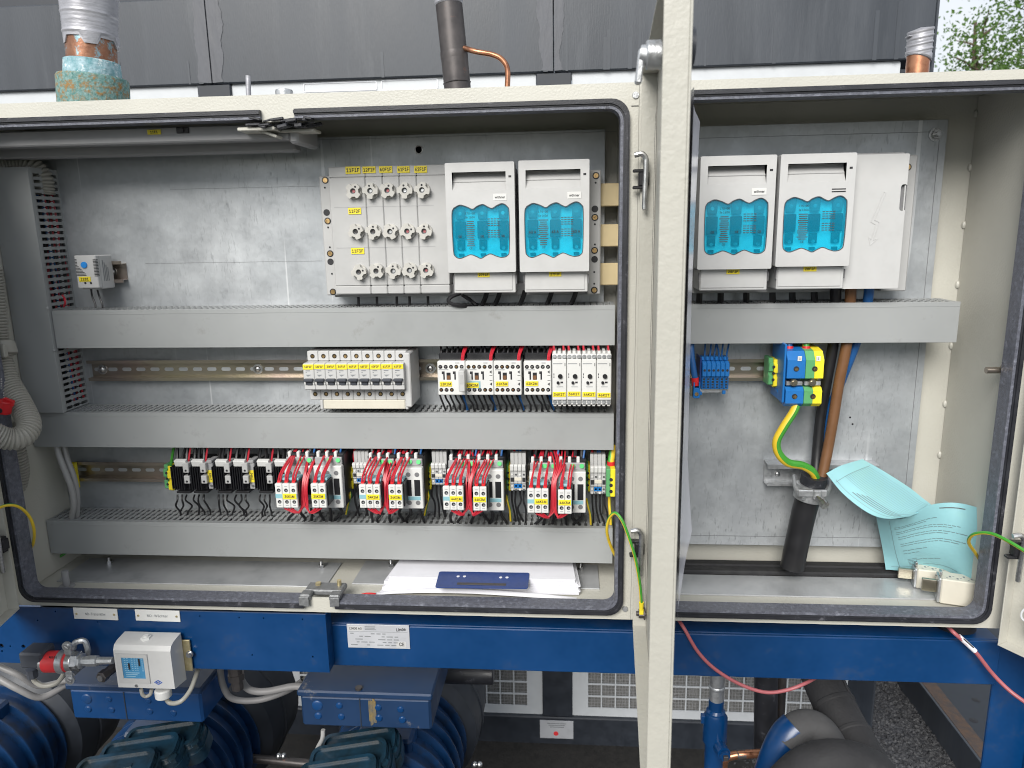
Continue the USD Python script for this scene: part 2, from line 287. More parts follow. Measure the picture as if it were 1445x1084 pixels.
def _ex(poly, h):
    ms = [trimesh.creation.extrude_polygon(g, h, engine='earcut') for g in getattr(poly, 'geoms', [poly]) if g.area > 1e-10]
    return J(*[(np.array(q.vertices), np.array(q.faces)) for q in ms])
def ext(poly, y0, y1):            # (x, z) outline, extruded along y
    v, f = _ex(poly, y1 - y0); return np.stack([v[:, 0], y1 - v[:, 2], v[:, 1]], 1), f
def extx(poly, x0, x1):           # (y, z) outline, extruded along x
    v, f = _ex(poly, x1 - x0); return np.stack([x0 + v[:, 2], v[:, 0], v[:, 1]], 1), f
def extz(poly, z0, z1):           # (x, y) outline, extruded along z
    v, f = _ex(poly, z1 - z0); return np.stack([v[:, 0], v[:, 1], z0 + v[:, 2]], 1), f
def rrect(x0, x1, z0, z1, r, n=6):
    return sbox(x0 + r, z0 + r, x1 - r, z1 - r).buffer(r, quad_segs=n)
_TX = {}
def txt(s, cx, cz, y, h, wmax=None, bold=False, depth=0.0003):
    """lettering in the plane y, facing the viewer, centred on (cx, cz)"""
    key = (s, bold)
    if key not in _TX:
        q = meshkit.text_mesh(s, 1.0, depth=1.0, bold=bold); _TX[key] = (np.array(q.vertices), np.array(q.faces))
    v, f = _TX[key]; v = v.copy()
    c = (v[:, :2].min(0) + v[:, :2].max(0)) / 2; w = v[:, 0].max() - v[:, 0].min()
    sx = h if wmax is None else min(h, wmax / w)
    return np.stack([cx + (v[:, 0] - c[0]) * sx, y - v[:, 2] * depth, cz + (v[:, 1] - c[1]) * h], 1), f
def turn(mh, ang, axis, c):
    R = trimesh.transformations.rotation_matrix(ang, axis, c); v, f = mh
    return v @ R[:3, :3].T + R[:3, 3], f

# ------------------------------------------------------------------ things
USED, THINGS = {}, []
def numbered(parent, name):
    k = (parent, name); n = USED.get(k, 0); USED[k] = n + 1
    return name if n == 0 else '%s_%03d' % (name, n)
class Thing:
    def __init__(s, name, label, cat, group=None, kind=None):
        s.name, s.label, s.cat, s.group, s.kind, s.parts = numbered('', name), label, cat, group, kind, []; THINGS.append(s)
    def add(s, name, mesh, material, parent=None, label=None, smooth=35, kind=None):
        path = (parent + '/' if parent else '') + numbered(s.name + '/' + (parent or ''), name)
        s.parts.append((path, mesh, material, label, smooth, kind)); return path
    def write(s):
        allv = np.vstack([p[1][0] for p in s.parts]); lo, hi = allv.min(0), allv.max(0)
        loc = np.array([(lo[0] + hi[0]) / 2, (lo[1] + hi[1]) / 2, lo[2]])
        base = '/World/' + s.name
        x = UsdGeom.Xform.Define(stage, base); x.AddTranslateOp().Set(Gf.Vec3d(*map(float, loc)))
        for k, v in (('label', s.label), ('category', s.cat), ('group', s.group), ('kind', s.kind)):
            if v: x.GetPrim().SetCustomDataByKey(k, v)
        for path, (v, f), mt, lab, smooth, kind in s.parts:
            q = usdkit.mesh(stage, base + '/' + path, (v - loc, f), MATS[mt], smooth=smooth)
            if lab: q.GetPrim().SetCustomDataByKey('label', lab)
            if kind: q.GetPrim().SetCustomDataByKey('kind', kind)
def single(name, mesh, material, label=None, cat=None, group=None, kind=None, smooth=35):
    """a thing of one piece: one Mesh with its origin at its base"""
    n = numbered('', name); v, f = mesh; lo, hi = v.min(0), v.max(0); loc = np.array([(lo[0] + hi[0]) / 2, (lo[1] + hi[1]) / 2, lo[2]])
    q = usdkit.mesh(stage, '/World/' + n, (v - loc, f), MATS[material], smooth=smooth)
    UsdGeom.Xformable(q).AddTranslateOp().Set(Gf.Vec3d(*map(float, loc)))
    for k, x in (('label', label), ('category', cat), ('group', group), ('kind', kind)):
        if x: q.GetPrim().SetCustomDataByKey(k, x)
def tag_plate(t, text, px0, py0, px1, py1, y, parent=None, name='label', material='yellow_label', ink='ink', hfrac=0.5, th=0.0006):
    x0, x1, z0, z1 = F(px0, py0, px1, py1, y)
    l = t.add(name, bx(x0, x1, y - th, y + 0.0003, z0, z1, 0.0002), material, parent)
    if text and parent is None:
        t.add('lettering', txt(text, (x0 + x1) / 2, (z0 + z1) / 2, y - th, (z1 - z0) * hfrac, (x1 - x0) * 0.86, bold=True), ink, l, smooth=False)
    return l
def wire(name, pts, r, material, label, group=None, cat='wire', n=6, k=6):
    single(name, tube([P(*p) for p in pts], r, n, k=k), material, label, cat, group)
def earth_wire(pts, r, label, face=(-0.6, -0.8, 0.2), raw=False, group=None, name='earth_wire'):
    t = Thing(name, label, 'wire', group)
    q = np.array(pts, float) if raw else np.array([P(*p) for p in pts])
    t.add('insulation', tube(q, r, 10, k=10), 'green_insulation', label='green part of the insulation')
    t.add('stripe', tube(q, r * 1.05, 7, k=10, start=face, arc=(-1.25, 1.25)), 'yellow_insulation', label='yellow stripe')
    return t
rnd = random.Random(7)
# ------------------------------------------------------------------ setting
def build_setting():
    g = np.array([[-40, -40, 0], [40, -40, 0], [40, 60, 0], [-40, 60, 0]], float)
    single('ground', (g, np.array([[0, 1, 2], [0, 2, 3]])), 'gravel', kind='structure')
    # stones of the gravel bed that shows under the right end of the frame
    r = np.random.default_rng(3); vs = []
    base, bf = np.array([[1, 0, 0], [-1, 0, 0], [0, 1, 0], [0, -1, 0], [0, 0, 1], [0, 0, -1]], float), np.array([[0, 2, 4], [2, 1, 4], [1, 3, 4], [3, 0, 4], [2, 0, 5], [1, 2, 5], [3, 1, 5], [0, 3, 5]])
    for i in range(5200):
        c = np.array([r.uniform(0.45, 1.12), r.uniform(0.55, 1.5), 0.001]); s = r.uniform(0.004, 0.011, 3) * [1, 1, 0.7]
        a = r.uniform(0, 6.28); q = (base + r.normal(0, 0.15, base.shape)) * s
        q = np.stack([q[:, 0] * math.cos(a) - q[:, 1] * math.sin(a), q[:, 0] * math.sin(a) + q[:, 1] * math.cos(a), q[:, 2]], 1)
        vs.append((q + c, bf))
    single('gravel_stones', J(*vs), 'gravel', 'loose grey gravel under the right end of the blue frame', 'gravel', kind='stuff', smooth=False)
    # overgrown bank behind the viewer: the yard lies in front of rising ground
    gx, gy = np.meshgrid(np.linspace(-30, 30, 61), np.linspace(0, 1, 14)); zz_ = 1.7 * gy ** .75 * (0.85 + .3 * meshkit.noise(np.stack([gx * .4, gy * 3, gx * 0], -1), 4))
    v = np.stack([gx, -4.6 - 3.4 * gy, zz_ - .02], -1).reshape(-1, 3); f = []
    for i in range(13):
        for k in range(60):
            a = i * 61 + k; f += [(a, a + 61, a + 62), (a, a + 62, a + 1)]
    single('bank', (v, np.array(f)), 'bank_green', kind='structure', smooth=40)
    single('soil', (np.array([[-3, -.1, .004], [.46, -.1, .004], [.52, 1.02, .004], [-3, 1.02, .004]], float), np.array([[0, 1, 2], [0, 2, 3]])), 'soil', kind='structure')
build_setting()

def ring(o, i, cut=None):
    p = rrect(*o).difference(rrect(*i))
    return p.difference(cut) if cut is not None else p
def cabinet(name, label, x0, x1, op, inner, bolts, cut=None):
    """sheet-steel enclosure: shell, front frame, rubber edge; op = clear opening at the rubber, inner = inner wall planes"""
    z0, z1, d, w = 0.9225, 1.682, 0.21, 0.0025
    c = Thing(name, label, 'control cabinet')
    ox0, ox1, oz0, oz1 = op
    fr = sbox(x0, z0, x1, z1).difference(rrect(ox0 - 0.006, ox1 + 0.006, oz0 - 0.006, oz1 + 0.006, 0.022))
    if cut is not None: fr = fr.union(cut.intersection(sbox(x0, z0 + 0.01, x1, z1 - 0.01)).difference(sbox(ox0, oz0 + 0.003, ox1, oz1 - 0.003)))
    c.add('front_frame', ext(fr, 0.0, 0.0025), 'cream_paint')
    c.add('back_wall', bx(x0, x1, 0.185, 0.1875, z0, z1), 'cream_paint')
    c.add('roof_sheet', bx(x0, x1, 0.0026, d, z1 - w, z1, 0.001), 'cream_paint')
    c.add('floor_sheet', bx(x0, x1, 0.0026, d, z0, 0.929, 0.001), 'cream_paint')
    c.add('side_wall', bx(x0, inner[0], 0.0026, 0.1849, 0.9291, z1 - w - .0001, 0.001), 'cream_paint')
    c.add('side_wall', bx(inner[1], x1, 0.0026, 0.1849, 0.9291, z1 - w - .0001, 0.001), 'cream_paint')
    r1 = ring((ox0 - 0.012, ox1 + 0.012, oz0 - 0.012, oz1 + 0.012, 0.024), (ox0 - 0.004, ox1 + 0.004, oz0 - 0.004, oz1 + 0.004, 0.020), cut)
    r2 = ring((ox0 - 0.0098, ox1 + 0.0098, oz0 - 0.0098, oz1 + 0.0098, 0.026), (ox0 - 0.0061, ox1 + 0.0061, oz0 - 0.0061, oz1 + 0.0061, 0.022), cut)
    r3 = ring((ox0 - 0.0039, ox1 + 0.0039, oz0 - 0.0039, oz1 + 0.0039, 0.0199), (ox0, ox1, oz0, oz1, 0.016), cut)
    e = c.add('rubber_edge', J(ext(r1, -0.0075, -0.0002), ext(r2, -0.0098, -0.0074), ext(r1, 0.0027, 0.010)), 'rubber', smooth=30)
    c.add('inner_lip', ext(r3, -0.0062, 0.020), 'rubber_soft', e, smooth=30)
    return c
LX0, LX1 = -0.912, 0.0882
lcut = unary_union([sbox(-0.4165, 1.63, -0.369, 1.67), sbox(-0.4116, 0.92, -0.362, 0.952)])
LC = cabinet('control_cabinet', 'cream steel control cabinet of fuses and contactors, left of the open door', LX0, LX1, (-0.863, 0.0645, 0.944, 1.650), (-0.895, 0.072), [], lcut)
LC.add('mounting_plate', bx(-0.8945, 0.052, 0.160, 0.1625, 0.974, 1.645, 0.0004), 'zinc_sheet', label='galvanised mounting plate')
for a in ((-0.868, -0.402, 0.066, 0.155), (-0.362, 0.045, 0.079, 0.165)):
    g_ = LC.add('gland_plate', bx(a[0], a[1], a[2], a[3], 0.9292, 0.9312, 0.0003), 'zinc_floor')
    for xx_ in (a[0] + 0.05, a[1] - 0.03):
        LC.add('plate_screw', J(cyl((xx_, a[3] - 0.02, 0.931), (xx_, a[3] - 0.02, 0.937), 0.005, n=6), cyl((xx_, a[3] - 0.02, 0.936), (xx_, a[3] - 0.02, 0.943), 0.0026)), 'steel', g_)
q = P(591, 211.5, .1598); LC.add('plate_hole', cyl(q, q + (0, -.0012, 0), .0052, n=18), 'ink', label='dark bolt hole at the top of the mounting plate'); LC.add('hole_rim', lathe([(.0052, 0), (.0066, .0006), (.0052, .0012)], q, (0, -1, 0), 18), 'steel')
LC.add('floor_bolt', J(cyl((-0.838, 0.05, 0.929), (-0.838, 0.05, 0.932), 0.012), cyl((-0.838, 0.05, 0.932), (-0.838, 0.05, 0.958), 0.0055)), 'mid_grey_plastic')
for px, py in ((897, 134.5), (882, 859)):
    q = P(px, py, 0.0); a = 0.6
    LC.add('frame_screw', J(cyl(q + (0, -0.0002, 0), q + (0, -0.0022, 0), 0.0047, 0.004, n=14), turn(bx(q[0] - 0.0035, q[0] + 0.0035, -0.0026, -0.0021, q[2] - 0.0005, q[2] + 0.0005, 0), a, (0, 1, 0), q)), 'cast_zinc')
q = P(898, 149.5, 0.0); LC.add('corner_seam', bx(q[0] - 0.0065, LX1 - 0.0004, -0.0009, -0.0001, q[2] - 0.0004, q[2] + 0.0004, 0), 'ink')
# latch bracket at the bottom, broken rubber and bracket at the top
b = LC.add('latch_bracket', J(bx(-0.4175, -0.356, 0.012, 0.040, 0.944, 0.953, 0.002), bx(-0.4185, -0.401, -0.006, 0.0119, 0.944, 0.954, 0.002), bx(-0.372, -0.355, -0.006, 0.0119, 0.944, 0.954, 0.002), bx(-0.4185, -0.403, -0.0085, -0.0061, 0.936, 0.951, 0.001), bx(-0.370, -0.355, -0.0085, -0.0061, 0.936, 0.951, 0.001)), 'dull_zinc')
LC.add('bracket_screw', cyl((-0.40, 0.030, 0.953), (-0.40, 0.030, 0.957), 0.0045, n=6), 'yellow_zinc', b)
LC.add('bracket_screw', cyl((-0.366, 0.030, 0.953), (-0.366, 0.030, 0.962), 0.0035), 'yellow_zinc', b)
r = np.random.default_rng(5); fl = []
for i in range(30):
    c0 = np.array([r.uniform(-0.428, -0.345), r.uniform(-0.006, 0.02), r.uniform(1.640, 1.6515)]); s_ = r.uniform(0.0015, 0.006, 3) * [1.8, 1, 0.45]
    fl.append(turn(bx(*(c0[0] + np.array([-1, 1]) * s_[0]), *(c0[1] + np.array([-1, 1]) * s_[1]), *(c0[2] + np.array([-1, 1]) * s_[2]), 0.001), r.uniform(-0.22, 0.22), (0, 1, 0), c0))
LC.add('torn_rubber', J(*fl), 'rubber', label='torn and crumbled rubber at the upper notch')
LC.add('top_latch_bracket', J(bx(-0.452, -0.352, 0.021, 0.05, 1.636, 1.640, 0.001), bx(-0.452, -0.40, -0.001, 0.021, 1.6365, 1.641, 0.001), turn(bx(-0.44, -0.40, 0.008, 0.03, 1.634, 1.638, 0.001), 0.35, (0, 1, 0), (-0.42, 0, 1.636))), 'cream_paint')
# lamp under the roof of the left cabinet
lm = Thing('cabinet_lamp', 'long grey lamp housing under the roof of the left cabinet', 'lamp')
lm.add('housing', J(bx(-0.875, -0.392, 0.030, 0.040, 1.628, 1.6495, 0.002), bx(-0.875, -0.395, 0.040, 0.085, 1.631, 1.6495, 0.002), bx(-0.875, -0.405, 0.085, 0.112, 1.618, 1.634, 0.002)), 'mid_grey_plastic')
lm.add('end_cap', bx(-0.3915, -0.378, 0.028, 0.112, 1.622, 1.650, 0.003), 'mid_grey_plastic')
tag_plate(lm, '11E1', 208, 183, 227, 190, 0.029)
q = P(258, 184, 0.029); lm.add('switch', J(bx(q[0] - 0.009, q[0] + 0.009, 0.027, 0.030, q[2] - 0.004, q[2] + 0.004, 0.001), cyl((q[0], 0.027, q[2]), (q[0], 0.0245, q[2]), 0.0028)), 'black_plastic')
for px, w_ in ((232, 0.016), (280, 0.008)):
    q = P(px, 200, 0.09); lm.add('clip', turn(bx(q[0] - w_, q[0] + w_, 0.085, 0.1, q[2] - 0.003, q[2] + 0.002, 0.001), 0.1, (0, 1, 0), q), 'pale_plastic')

RX0, RX1 = 0.0886, 0.634
RC = cabinet('control_cabinet', 'cream steel control cabinet with thick supply cables, right of the open door', RX0, RX1, (0.118, 0.5865, 0.944, 1.657), (0.106, 0.6005), [])
RC.add('mounting_plate', bx(0.112, 0.5503, 0.160, 0.1625, 0.974, 1.645, 0.0004), 'zinc_sheet', label='galvanised mounting plate')
RC.add('gland_plate', bx(0.118, 0.597, 0.067, 0.1345, 0.9292, 0.9315, 0.0003), 'zinc_floor', label='bare galvanised gland plate')
for k, (a, z_) in enumerate(((0.137, 0.9375), (0.158, 0.939))):
    RC.add('foam_strip', bx(0.112, 0.545, a, a + 0.0195, 0.9292, z_, 0.003), 'black_foam')
q = P(1320, 190, 0.159)
RC.add('plate_bolt', J(cyl(q + (0, 0.001, 0), q + (0, -0.0012, 0), 0.0095, n=20), cyl(q + (0, -0.0012, 0), q + (0, -0.005, 0), 0.0062, n=6), cyl(q + (0, -0.005, 0), q + (0, -0.013, 0), 0.0038)), 'steel')
for px, py in ((1199.5, 589), (1203, 598.5)):
    q = P(px, py, 0.1598); RC.add('drill_hole', cyl(q, q + (0, -0.0006, 0), 0.0015, n=10), 'ink')
q = P(1421, 522.5, 0.03); q[0] = 0.6003
RC.add('wall_bolt', J(cyl(q, q + (-0.028, 0, 0), 0.0045), cyl(q + (-0.001, 0, 0), q + (-0.0065, 0, 0), 0.0085, n=6)), 'rail_brass', label='threaded bolt with hex nut on the right wall')
for py in (162, 237, 318, 402, 488, 570, 642):
    z = P(1340, py, 0.184)[2]; RC.add('weld_spot', sph((0.5995, 0.1842, z), 0.004, 8, (1, 1, 1.5)), 'cream_paint')
RC.add('cabinet_foot', cyl((0.585, 0.06, 0.893), (0.585, 0.06, 0.9222), 0.03, n=20), 'black_plastic')
LC.add('cabinet_foot', cyl((-0.86, 0.06, 0.893), (-0.86, 0.06, 0.9222), 0.03, n=20), 'black_plastic')

def pan_door(c, A, d, n, L, z0, z1, t, mt, label, hinges, reinf=True):
    """sheet door with folded lips; A hinge corner, d along the leaf, n towards the inside"""
    A, d, n = np.array([*A, 0.0]), np.array([*d, 0.0]), np.array([*n, 0.0]); d /= np.linalg.norm(d); n /= np.linalg.norm(n)
    def blk(u0, u1, w0, w1, za, zb, b=0.001):
        v, f = bx(u0, u1, w0, w1, za, zb, b); o = A + v[:, :1] * d + v[:, 1:2] * n; o[:, 2] = v[:, 2]
        if np.dot(np.cross(d, n), [0, 0, 1]) < 0: f = f[:, ::-1]
        return o, f
    p = c.add('door', blk(0, L, 0, 0.002, z0, z1), mt, label=label)
    c.add('door_lip', blk(0.0003, 0.002, 0.0021, t, z0 + 0.0003, z1 - 0.0003), mt, p)
    c.add('door_lip', blk(L - 0.002, L - 0.0003, 0.0021, t, z0 + 0.0003, z1 - 0.0003), mt, p)
    c.add('door_lip', blk(0.0021, L - 0.0021, 0.0021, t, z0 + 0.0003, z0 + 0.002), mt, p)
    c.add('door_lip', blk(0.0021, L - 0.0021, 0.0021, t, z1 - 0.002, z1 - 0.0003), mt, p)
    if reinf:
        for u in (0.03, L - 0.05): c.add('door_rail', blk(u, u + 0.02, 0.0022, 0.0125, z0 + 0.03, z1 - 0.03), 'cream_paint', p)
    return p, blk
# centre leaf, swung out towards the viewer
dr, blk = pan_door(LC, (0.1125, -0.008), (-0.0220, -0.412), (-1, 0.053), 0.414, 0.916, 1.692, 0.0215, 'hammered_cream', 'open door leaf seen edge on', [], False)
def hinge(c, door, px, py, y, up=0.017, down=0.026, s=1):
    q = P(px, py, y)
    c.add('hinge_block', J(bx(q[0] - 0.006, q[0] + 0.008, y - 0.007, y + 0.006, q[2] - 0.009, q[2] + 0.009, 0.0015), bx(q[0] - 0.013, q[0] + 0.006, y - 0.006, y + 0.004, q[2] + 0.0085, q[2] + 0.0125, 0.001), bx(q[0] - 0.013, q[0] + 0.006, y - 0.006, y + 0.004, q[2] - 0.0125, q[2] - 0.0085, 0.001)), 'black_plastic', door)
    c.add('hinge_pin', tube([q + (-0.012, -0.009, 0.0125 + up), q + (-0.003, -0.0095, 0.014 + up), q + (0.002, -0.0095, 0.009 + up), q + (0.003, -0.0095, up), q + (0.002, -0.0095, -down), q + (0.002, -0.0095, -down - 0.014)], [0.0036] * 30 + [0.0034] * 10 + [0.0016], 10), 'steel', door)
hinge(LC, dr, 907, 253, -0.012)
hinge(LC, dr, 901, 773, -0.012)
q = P(913, 78, -0.36)
LC.add('door_lock', J(cyl(q + (0.012, 0, 0), q + (-0.001, 0, 0), 0.0115, n=20, b=0.001), cyl(q, q + (-0.006, 0, 0.001), 0.0085, 0.007), turn(bx(q[0] - 0.0075, q[0] - 0.002, q[1] - 0.005, q[1] + 0.005, q[2] - 0.023, q[2] + 0.004, 0.002), 0.10, (0, 1, 0), q)), 'cast_zinc', dr)
q = P(977, 66, -0.36); LC.add('lock_rosette', cyl(q + (-0.004, 0, 0), q + (0.001, 0, 0), 0.015, n=20), 'dark_slate_plastic', dr)
q = P(905.5, 866, -0.014)
LC.add('earth_stud', J(cyl(q + (0.006, 0, 0), q + (-0.008, 0, 0), 0.0035), cyl(q + (0.003, 0, 0), q + (-0.0045, 0, 0), 0.0066, n=6), cyl(q + (0.0045, 0, 0), q + (0.003, 0, 0), 0.009)), 'burnt_copper', dr)
# right-hand leaf of the right cabinet and the left leaf of the left cabinet
A = P(1407, 905, -0.012)
dr2, _ = pan_door(RC, (A[0] + 0.012, A[1] - 0.0), (math.cos(1.02), -math.sin(1.02)), (-math.sin(1.02), -math.cos(1.02)), 0.5, A[2], 1.692, 0.021, 'cream_paint', 'open right door leaf with a grey inner face', [])
hinge(RC, dr2, 1434, 775, -0.035, 0.010, 0.030)
q = P(1443, 866, -0.05); RC.add('stencil_ring', ext(Point(q[0] + 0.008, q[2]).buffer(0.012).difference(Point(q[0] + 0.008, q[2]).buffer(0.0095)), q[1] - 0.002, q[1] - 0.0015), 'unit_white', dr2)
A = P(26, 861, -0.012); th = math.radians(101)
dr3, _ = pan_door(LC, (A[0] - 0.0185, A[1]), (-math.cos(th), -math.sin(th)), (math.sin(th), -math.cos(th)), 0.46, A[2], 1.692, 0.0185, 'cream_paint', 'open left door leaf, only its hinge side in view', [])
hinge(LC, dr3, 3, 768, -0.02, 0.012, 0.03)
# clear document pocket on the right face of the centre leaf
g = []
for py, xa, xb in ((166, 986, 973), (182, 985, 972), (300, 979, 968), (420, 974, 966), (540, 971, 964), (660, 968, 962), (740, 972, 961), (766, 974, 960)):
    z = P(975, py, -0.10)[2]
    g.append([[P(xa + 2, py, -0.06)[0], -0.06, z], [P((xa * 2 + xb) / 3 - 1, py, -0.15)[0], -0.15, z], [P(xb, py, -0.27)[0], -0.27, z], [0.1115, -0.30, z]])
g = np.array(g); R_, C_ = g.shape[:2]; fs = []
for i in range(R_ - 1):
    for k in range(C_ - 1):
        a = i * C_ + k; fs += [(a, a + 1, a + C_ + 1), (a, a + C_ + 1, a + C_)]
v = g.reshape(-1, 3); back = v + [-0.0025, 0.0012, 0]; n0 = len(v)
single('document_pocket', (np.vstack([v, back]), np.array(fs + [(a + n0, c_ + n0, b_ + n0) for a, b_, c_ in fs])), 'clear_plastic', 'clear plastic document pocket hanging on the open centre door', 'document pocket', smooth=50)

# ------------------------------------------------------------------ blue frame below the cabinets
fr = Thing('blue_steel_frame', 'blue painted steel frame that carries both cabinets', 'steel frame')
bz1, bz0 = 0.8895, 0.8178
fr.add('beam', J(bx(-1.05, 0.634, 0.020, 0.026, bz0, bz1, 0.002), bx(-1.05, 0.634, 0.0262, 0.085, bz1 - 0.006, bz1, 0.002), bx(-1.05, 0.634, 0.0262, 0.085, bz0, bz0 + 0.006, 0.002)), 'blue_paint')
fr.add('post', J(bx(0.634, 0.705, 0.028, 0.034, 0.0, bz1 - 0.008, 0.002), bx(0.692, 0.705, 0.004, 0.0279, 0.0, bz1 - 0.008, 0.001)), 'blue_paint')
fr.add('cross_beam', bx(0.560, 0.634, 0.0865, 0.5, bz0 + 0.012, bz1 - 0.001, 0.002), 'blue_paint')
fr.add('rear_beam', bx(-1.05, 0.70, 0.5, 0.56, bz0 + 0.01, bz1 - 0.006, 0.002), 'unit_dark')
pl = Thing('blue_cover_plate', 'blue sheet plate with drilled holes, screwed below the left cabinet', 'metal plate')
ph = sbox(-1.05, 0.8222, -0.3792, 0.9215)
holes = [(53, 875.5, 2), (78, 863, 1.8), (137.7, 878, 1.8), (282, 869.5, 1.8), (337.5, 871.5, 1.8), (372, 872.5, 1.8), (427, 874, 1.8), (356, 924.5, 2), (441.5, 927, 2), (2, 911.5, 5), (14.5, 912, 2), (33, 912.5, 4.5), (3, 919, 2.5)]
for px, py, rr in holes:
    q = P(px, py, -0.006); ph = ph.difference(Point(q[0], q[2]).buffer(rr * 0.00075))
pl.add('sheet', ext(ph, -0.006, -0.003), 'blue_paint'); pl.add('fold', bx(-0.381, -0.3792, -0.0028, 0.0195, 0.8222, 0.9205, 0.0005), 'blue_paint')
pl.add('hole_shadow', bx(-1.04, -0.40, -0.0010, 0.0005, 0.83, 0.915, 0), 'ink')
for k, (text, a) in enumerate((('ND-Transmitter', (104.5, 858.5, 166, 874)), ('ND-Wächter', (191.5, 861, 254, 876.5)))):
    t = Thing('name_plate', 'white plastic plate reading %s on the blue cover plate' % text, 'name plate')
    x0, x1, z0, z1 = F(*a, -0.007)
    p = t.add('plate', turn(bx(x0, x1, -0.0080, -0.0062, z0, z1, 0.0003), 0.012, (0, 1, 0), ((x0 + x1) / 2, 0, (z0 + z1) / 2)), 'white_plastic')
    t.add('lettering', txt(text, (x0 + x1) / 2, (z0 + z1) / 2, -0.0080, 0.0042, 0.034), 'grey_ink', p, smooth=False)
    for s_ in (0.07, 0.93):
        xx_ = x0 + (x1 - x0) * s_; t.add('screw', cyl((xx_, -0.0079, (z0 + z1) / 2), (xx_, -0.0092, (z0 + z1) / 2), 0.0017, n=10), 'yellow_zinc')
tp = Thing('type_plate', 'silver type plate with printed table on the blue beam', 'type plate')
x0, x1, z0, z1 = F(490.5, 881.5, 578, 914.5, 0.0195)
p = tp.add('plate', bx(x0, x1, 0.0185, 0.0199, z0, z1, 0.0003), 'alu_plate')
W, H, yy_ = x1 - x0, z1 - z0, 0.0184
pr_ = []
for a, b_, hh in ((0.03, 0.97, 0.70),): pr_.append(bx(x0 + a * W, x0 + b_ * W, yy_ - 0.0002, yy_, z0 + hh * H, z0 + (hh + 0.012) * H, 0))
for s_, u, w_, hh, wm in (('LINDE AG', 0.14, 0.83, 0.085, 0.2), ('CE', 0.87, 0.20, 0.14, 0.08)):
    tp.add('lettering', txt(s_, x0 + u * W, z0 + w_ * H, yy_, hh * H, wm * W, True), 'ink', p, smooth=False)
tp.add('lettering', turn(txt('Linde', x0 + 0.87 * W, z0 + 0.83 * H, yy_, 0.12 * H, 0.15 * W, True), -0.1, (0, 1, 0), (x0 + 0.87 * W, 0, z0 + 0.8 * H)), 'ink', p, smooth=False)
rr = random.Random(4)
for row in (0.90, 0.84, 0.78): pr_.append(bx(x0 + 0.29 * W, x0 + (0.44 + rr.random() * 0.08) * W, yy_ - 0.0002, yy_, z0 + row * H, z0 + (row + 0.03) * H, 0))
for row in (0.60, 0.48, 0.36, 0.24, 0.12):
    u = 0.05
    while u < 0.78:
        w_ = rr.uniform(0.04, 0.13)
        if rr.random() < 0.75: pr_.append(bx(x0 + u * W, x0 + (u + w_) * W, yy_ - 0.0002, yy_, z0 + row * H, z0 + (row + 0.04) * H, 0))
        u += w_ + 0.03
tp.add('printed_table', J(*pr_), 'grey_ink', p)
tp.add('white_field', bx(x0 + 0.78 * W, x0 + 0.94 * W, yy_ - 0.00015, yy_ + 0.0001, z0 + 0.06 * H, z0 + 0.30 * H, 0), 'pale_plastic', p)
tp.add('white_field', bx(x0 + 0.02 * W, x0 + 0.26 * W, yy_ - 0.00012, yy_ + 0.0001, z0 + 0.74 * H, z0 + 0.92 * H, 0), 'pale_plastic', p)

# faint scribed lines on the left mounting plate
for k, (pa, pb) in enumerate((((240, 267.5), (452, 263)), ((205, 372), (455, 373)), ((190, 205), (870, 197)))):
    qa, qb = P(*pa, .1598), P(*pb, .1598); LC.add('scribed_line', bx(qa[0], qb[0], .1596, .1602, qa[2] - .0002, qa[2] + .0002, 0), 'dull_zinc')
for k, (xa, xb, za) in enumerate(((0.118, 0.54, 1.628), (0.118, 0.54, 0.990))):
    RC.add('scribed_line', bx(xa, xb, .1596, .1602, za - .00035, za + .00035, 0), 'dull_zinc')
RC.add('scribed_line', bx(.5395, .5402, .1596, .1602, .99, 1.628, 0), 'dull_zinc')
# ------------------------------------------------------------------ cable ducts and mounting rails
def slotted(axis_len, depth, pitch, w=0.0050):
    """flat strip of duct wall, (0..axis_len) x (0..depth), with waisted finger slots"""
    n = int(axis_len / pitch); cuts = []
    for i in range(n):
        u = (i + 0.5) * pitch; d = depth
        for a, b_ in ((0.07, 0.33), (0.40, 0.63), (0.70, 0.93)): cuts.append(sbox(u - w / 2, a * d, u + w / 2, b_ * d))
        cuts.append(sbox(u - w / 5, 0.07 * d, u + w / 5, 0.93 * d))
    return sbox(0, 0, axis_len, depth).difference(unary_union(cuts))
def hduct(label, x0, x1, z0, z1, yf=0.095, yb=0.1585):
    t = Thing('cable_duct', label, 'cable duct')
    t.add('cover', J(bx(x0, x1, yf, yf + 0.0018, z0, z1, 0.0008), bx(x0, x1, yf + 0.0018, yf + 0.008, z1 - 0.0022, z1 - .0004, 0.0004), bx(x0, x1, yf + 0.0018, yf + 0.008, z0, z0 + 0.0016, 0.0004)), 'duct_grey')
    t.add('cover_ridge', bx(x0 + .0005, x1 - .0005, yf - .00045, yf + .0003, z1 - .0068, z1 - .0060, .0002), 'duct_grey')
    s = slotted(x1 - x0, yb - yf - 0.0085, 0.0098)
    for z in (z1 - 0.0022, z0 + 0.0025):
        t.add('slotted_wall', extz(affinity.translate(s, x0, yf + 0.0083), z, z + 0.0015), 'duct_grey', smooth=False)
    t.add('back', bx(x0, x1, yb - 0.0015, yb, z0 + 0.003, z1 - 0.0025, 0.0002), 'duct_grey')
    return t
hduct('upper grey cable duct across the left cabinet, below the fuse panel', -0.8275, 0.066, 1.3240, 1.3850)
hduct('middle grey cable duct across the left cabinet, between breakers and contactors', -0.893, 0.066, 1.1582, 1.2172)
hduct('lowest grey cable duct across the left cabinet, above the white papers', -0.893, 0.066, 0.9672, 1.0272)
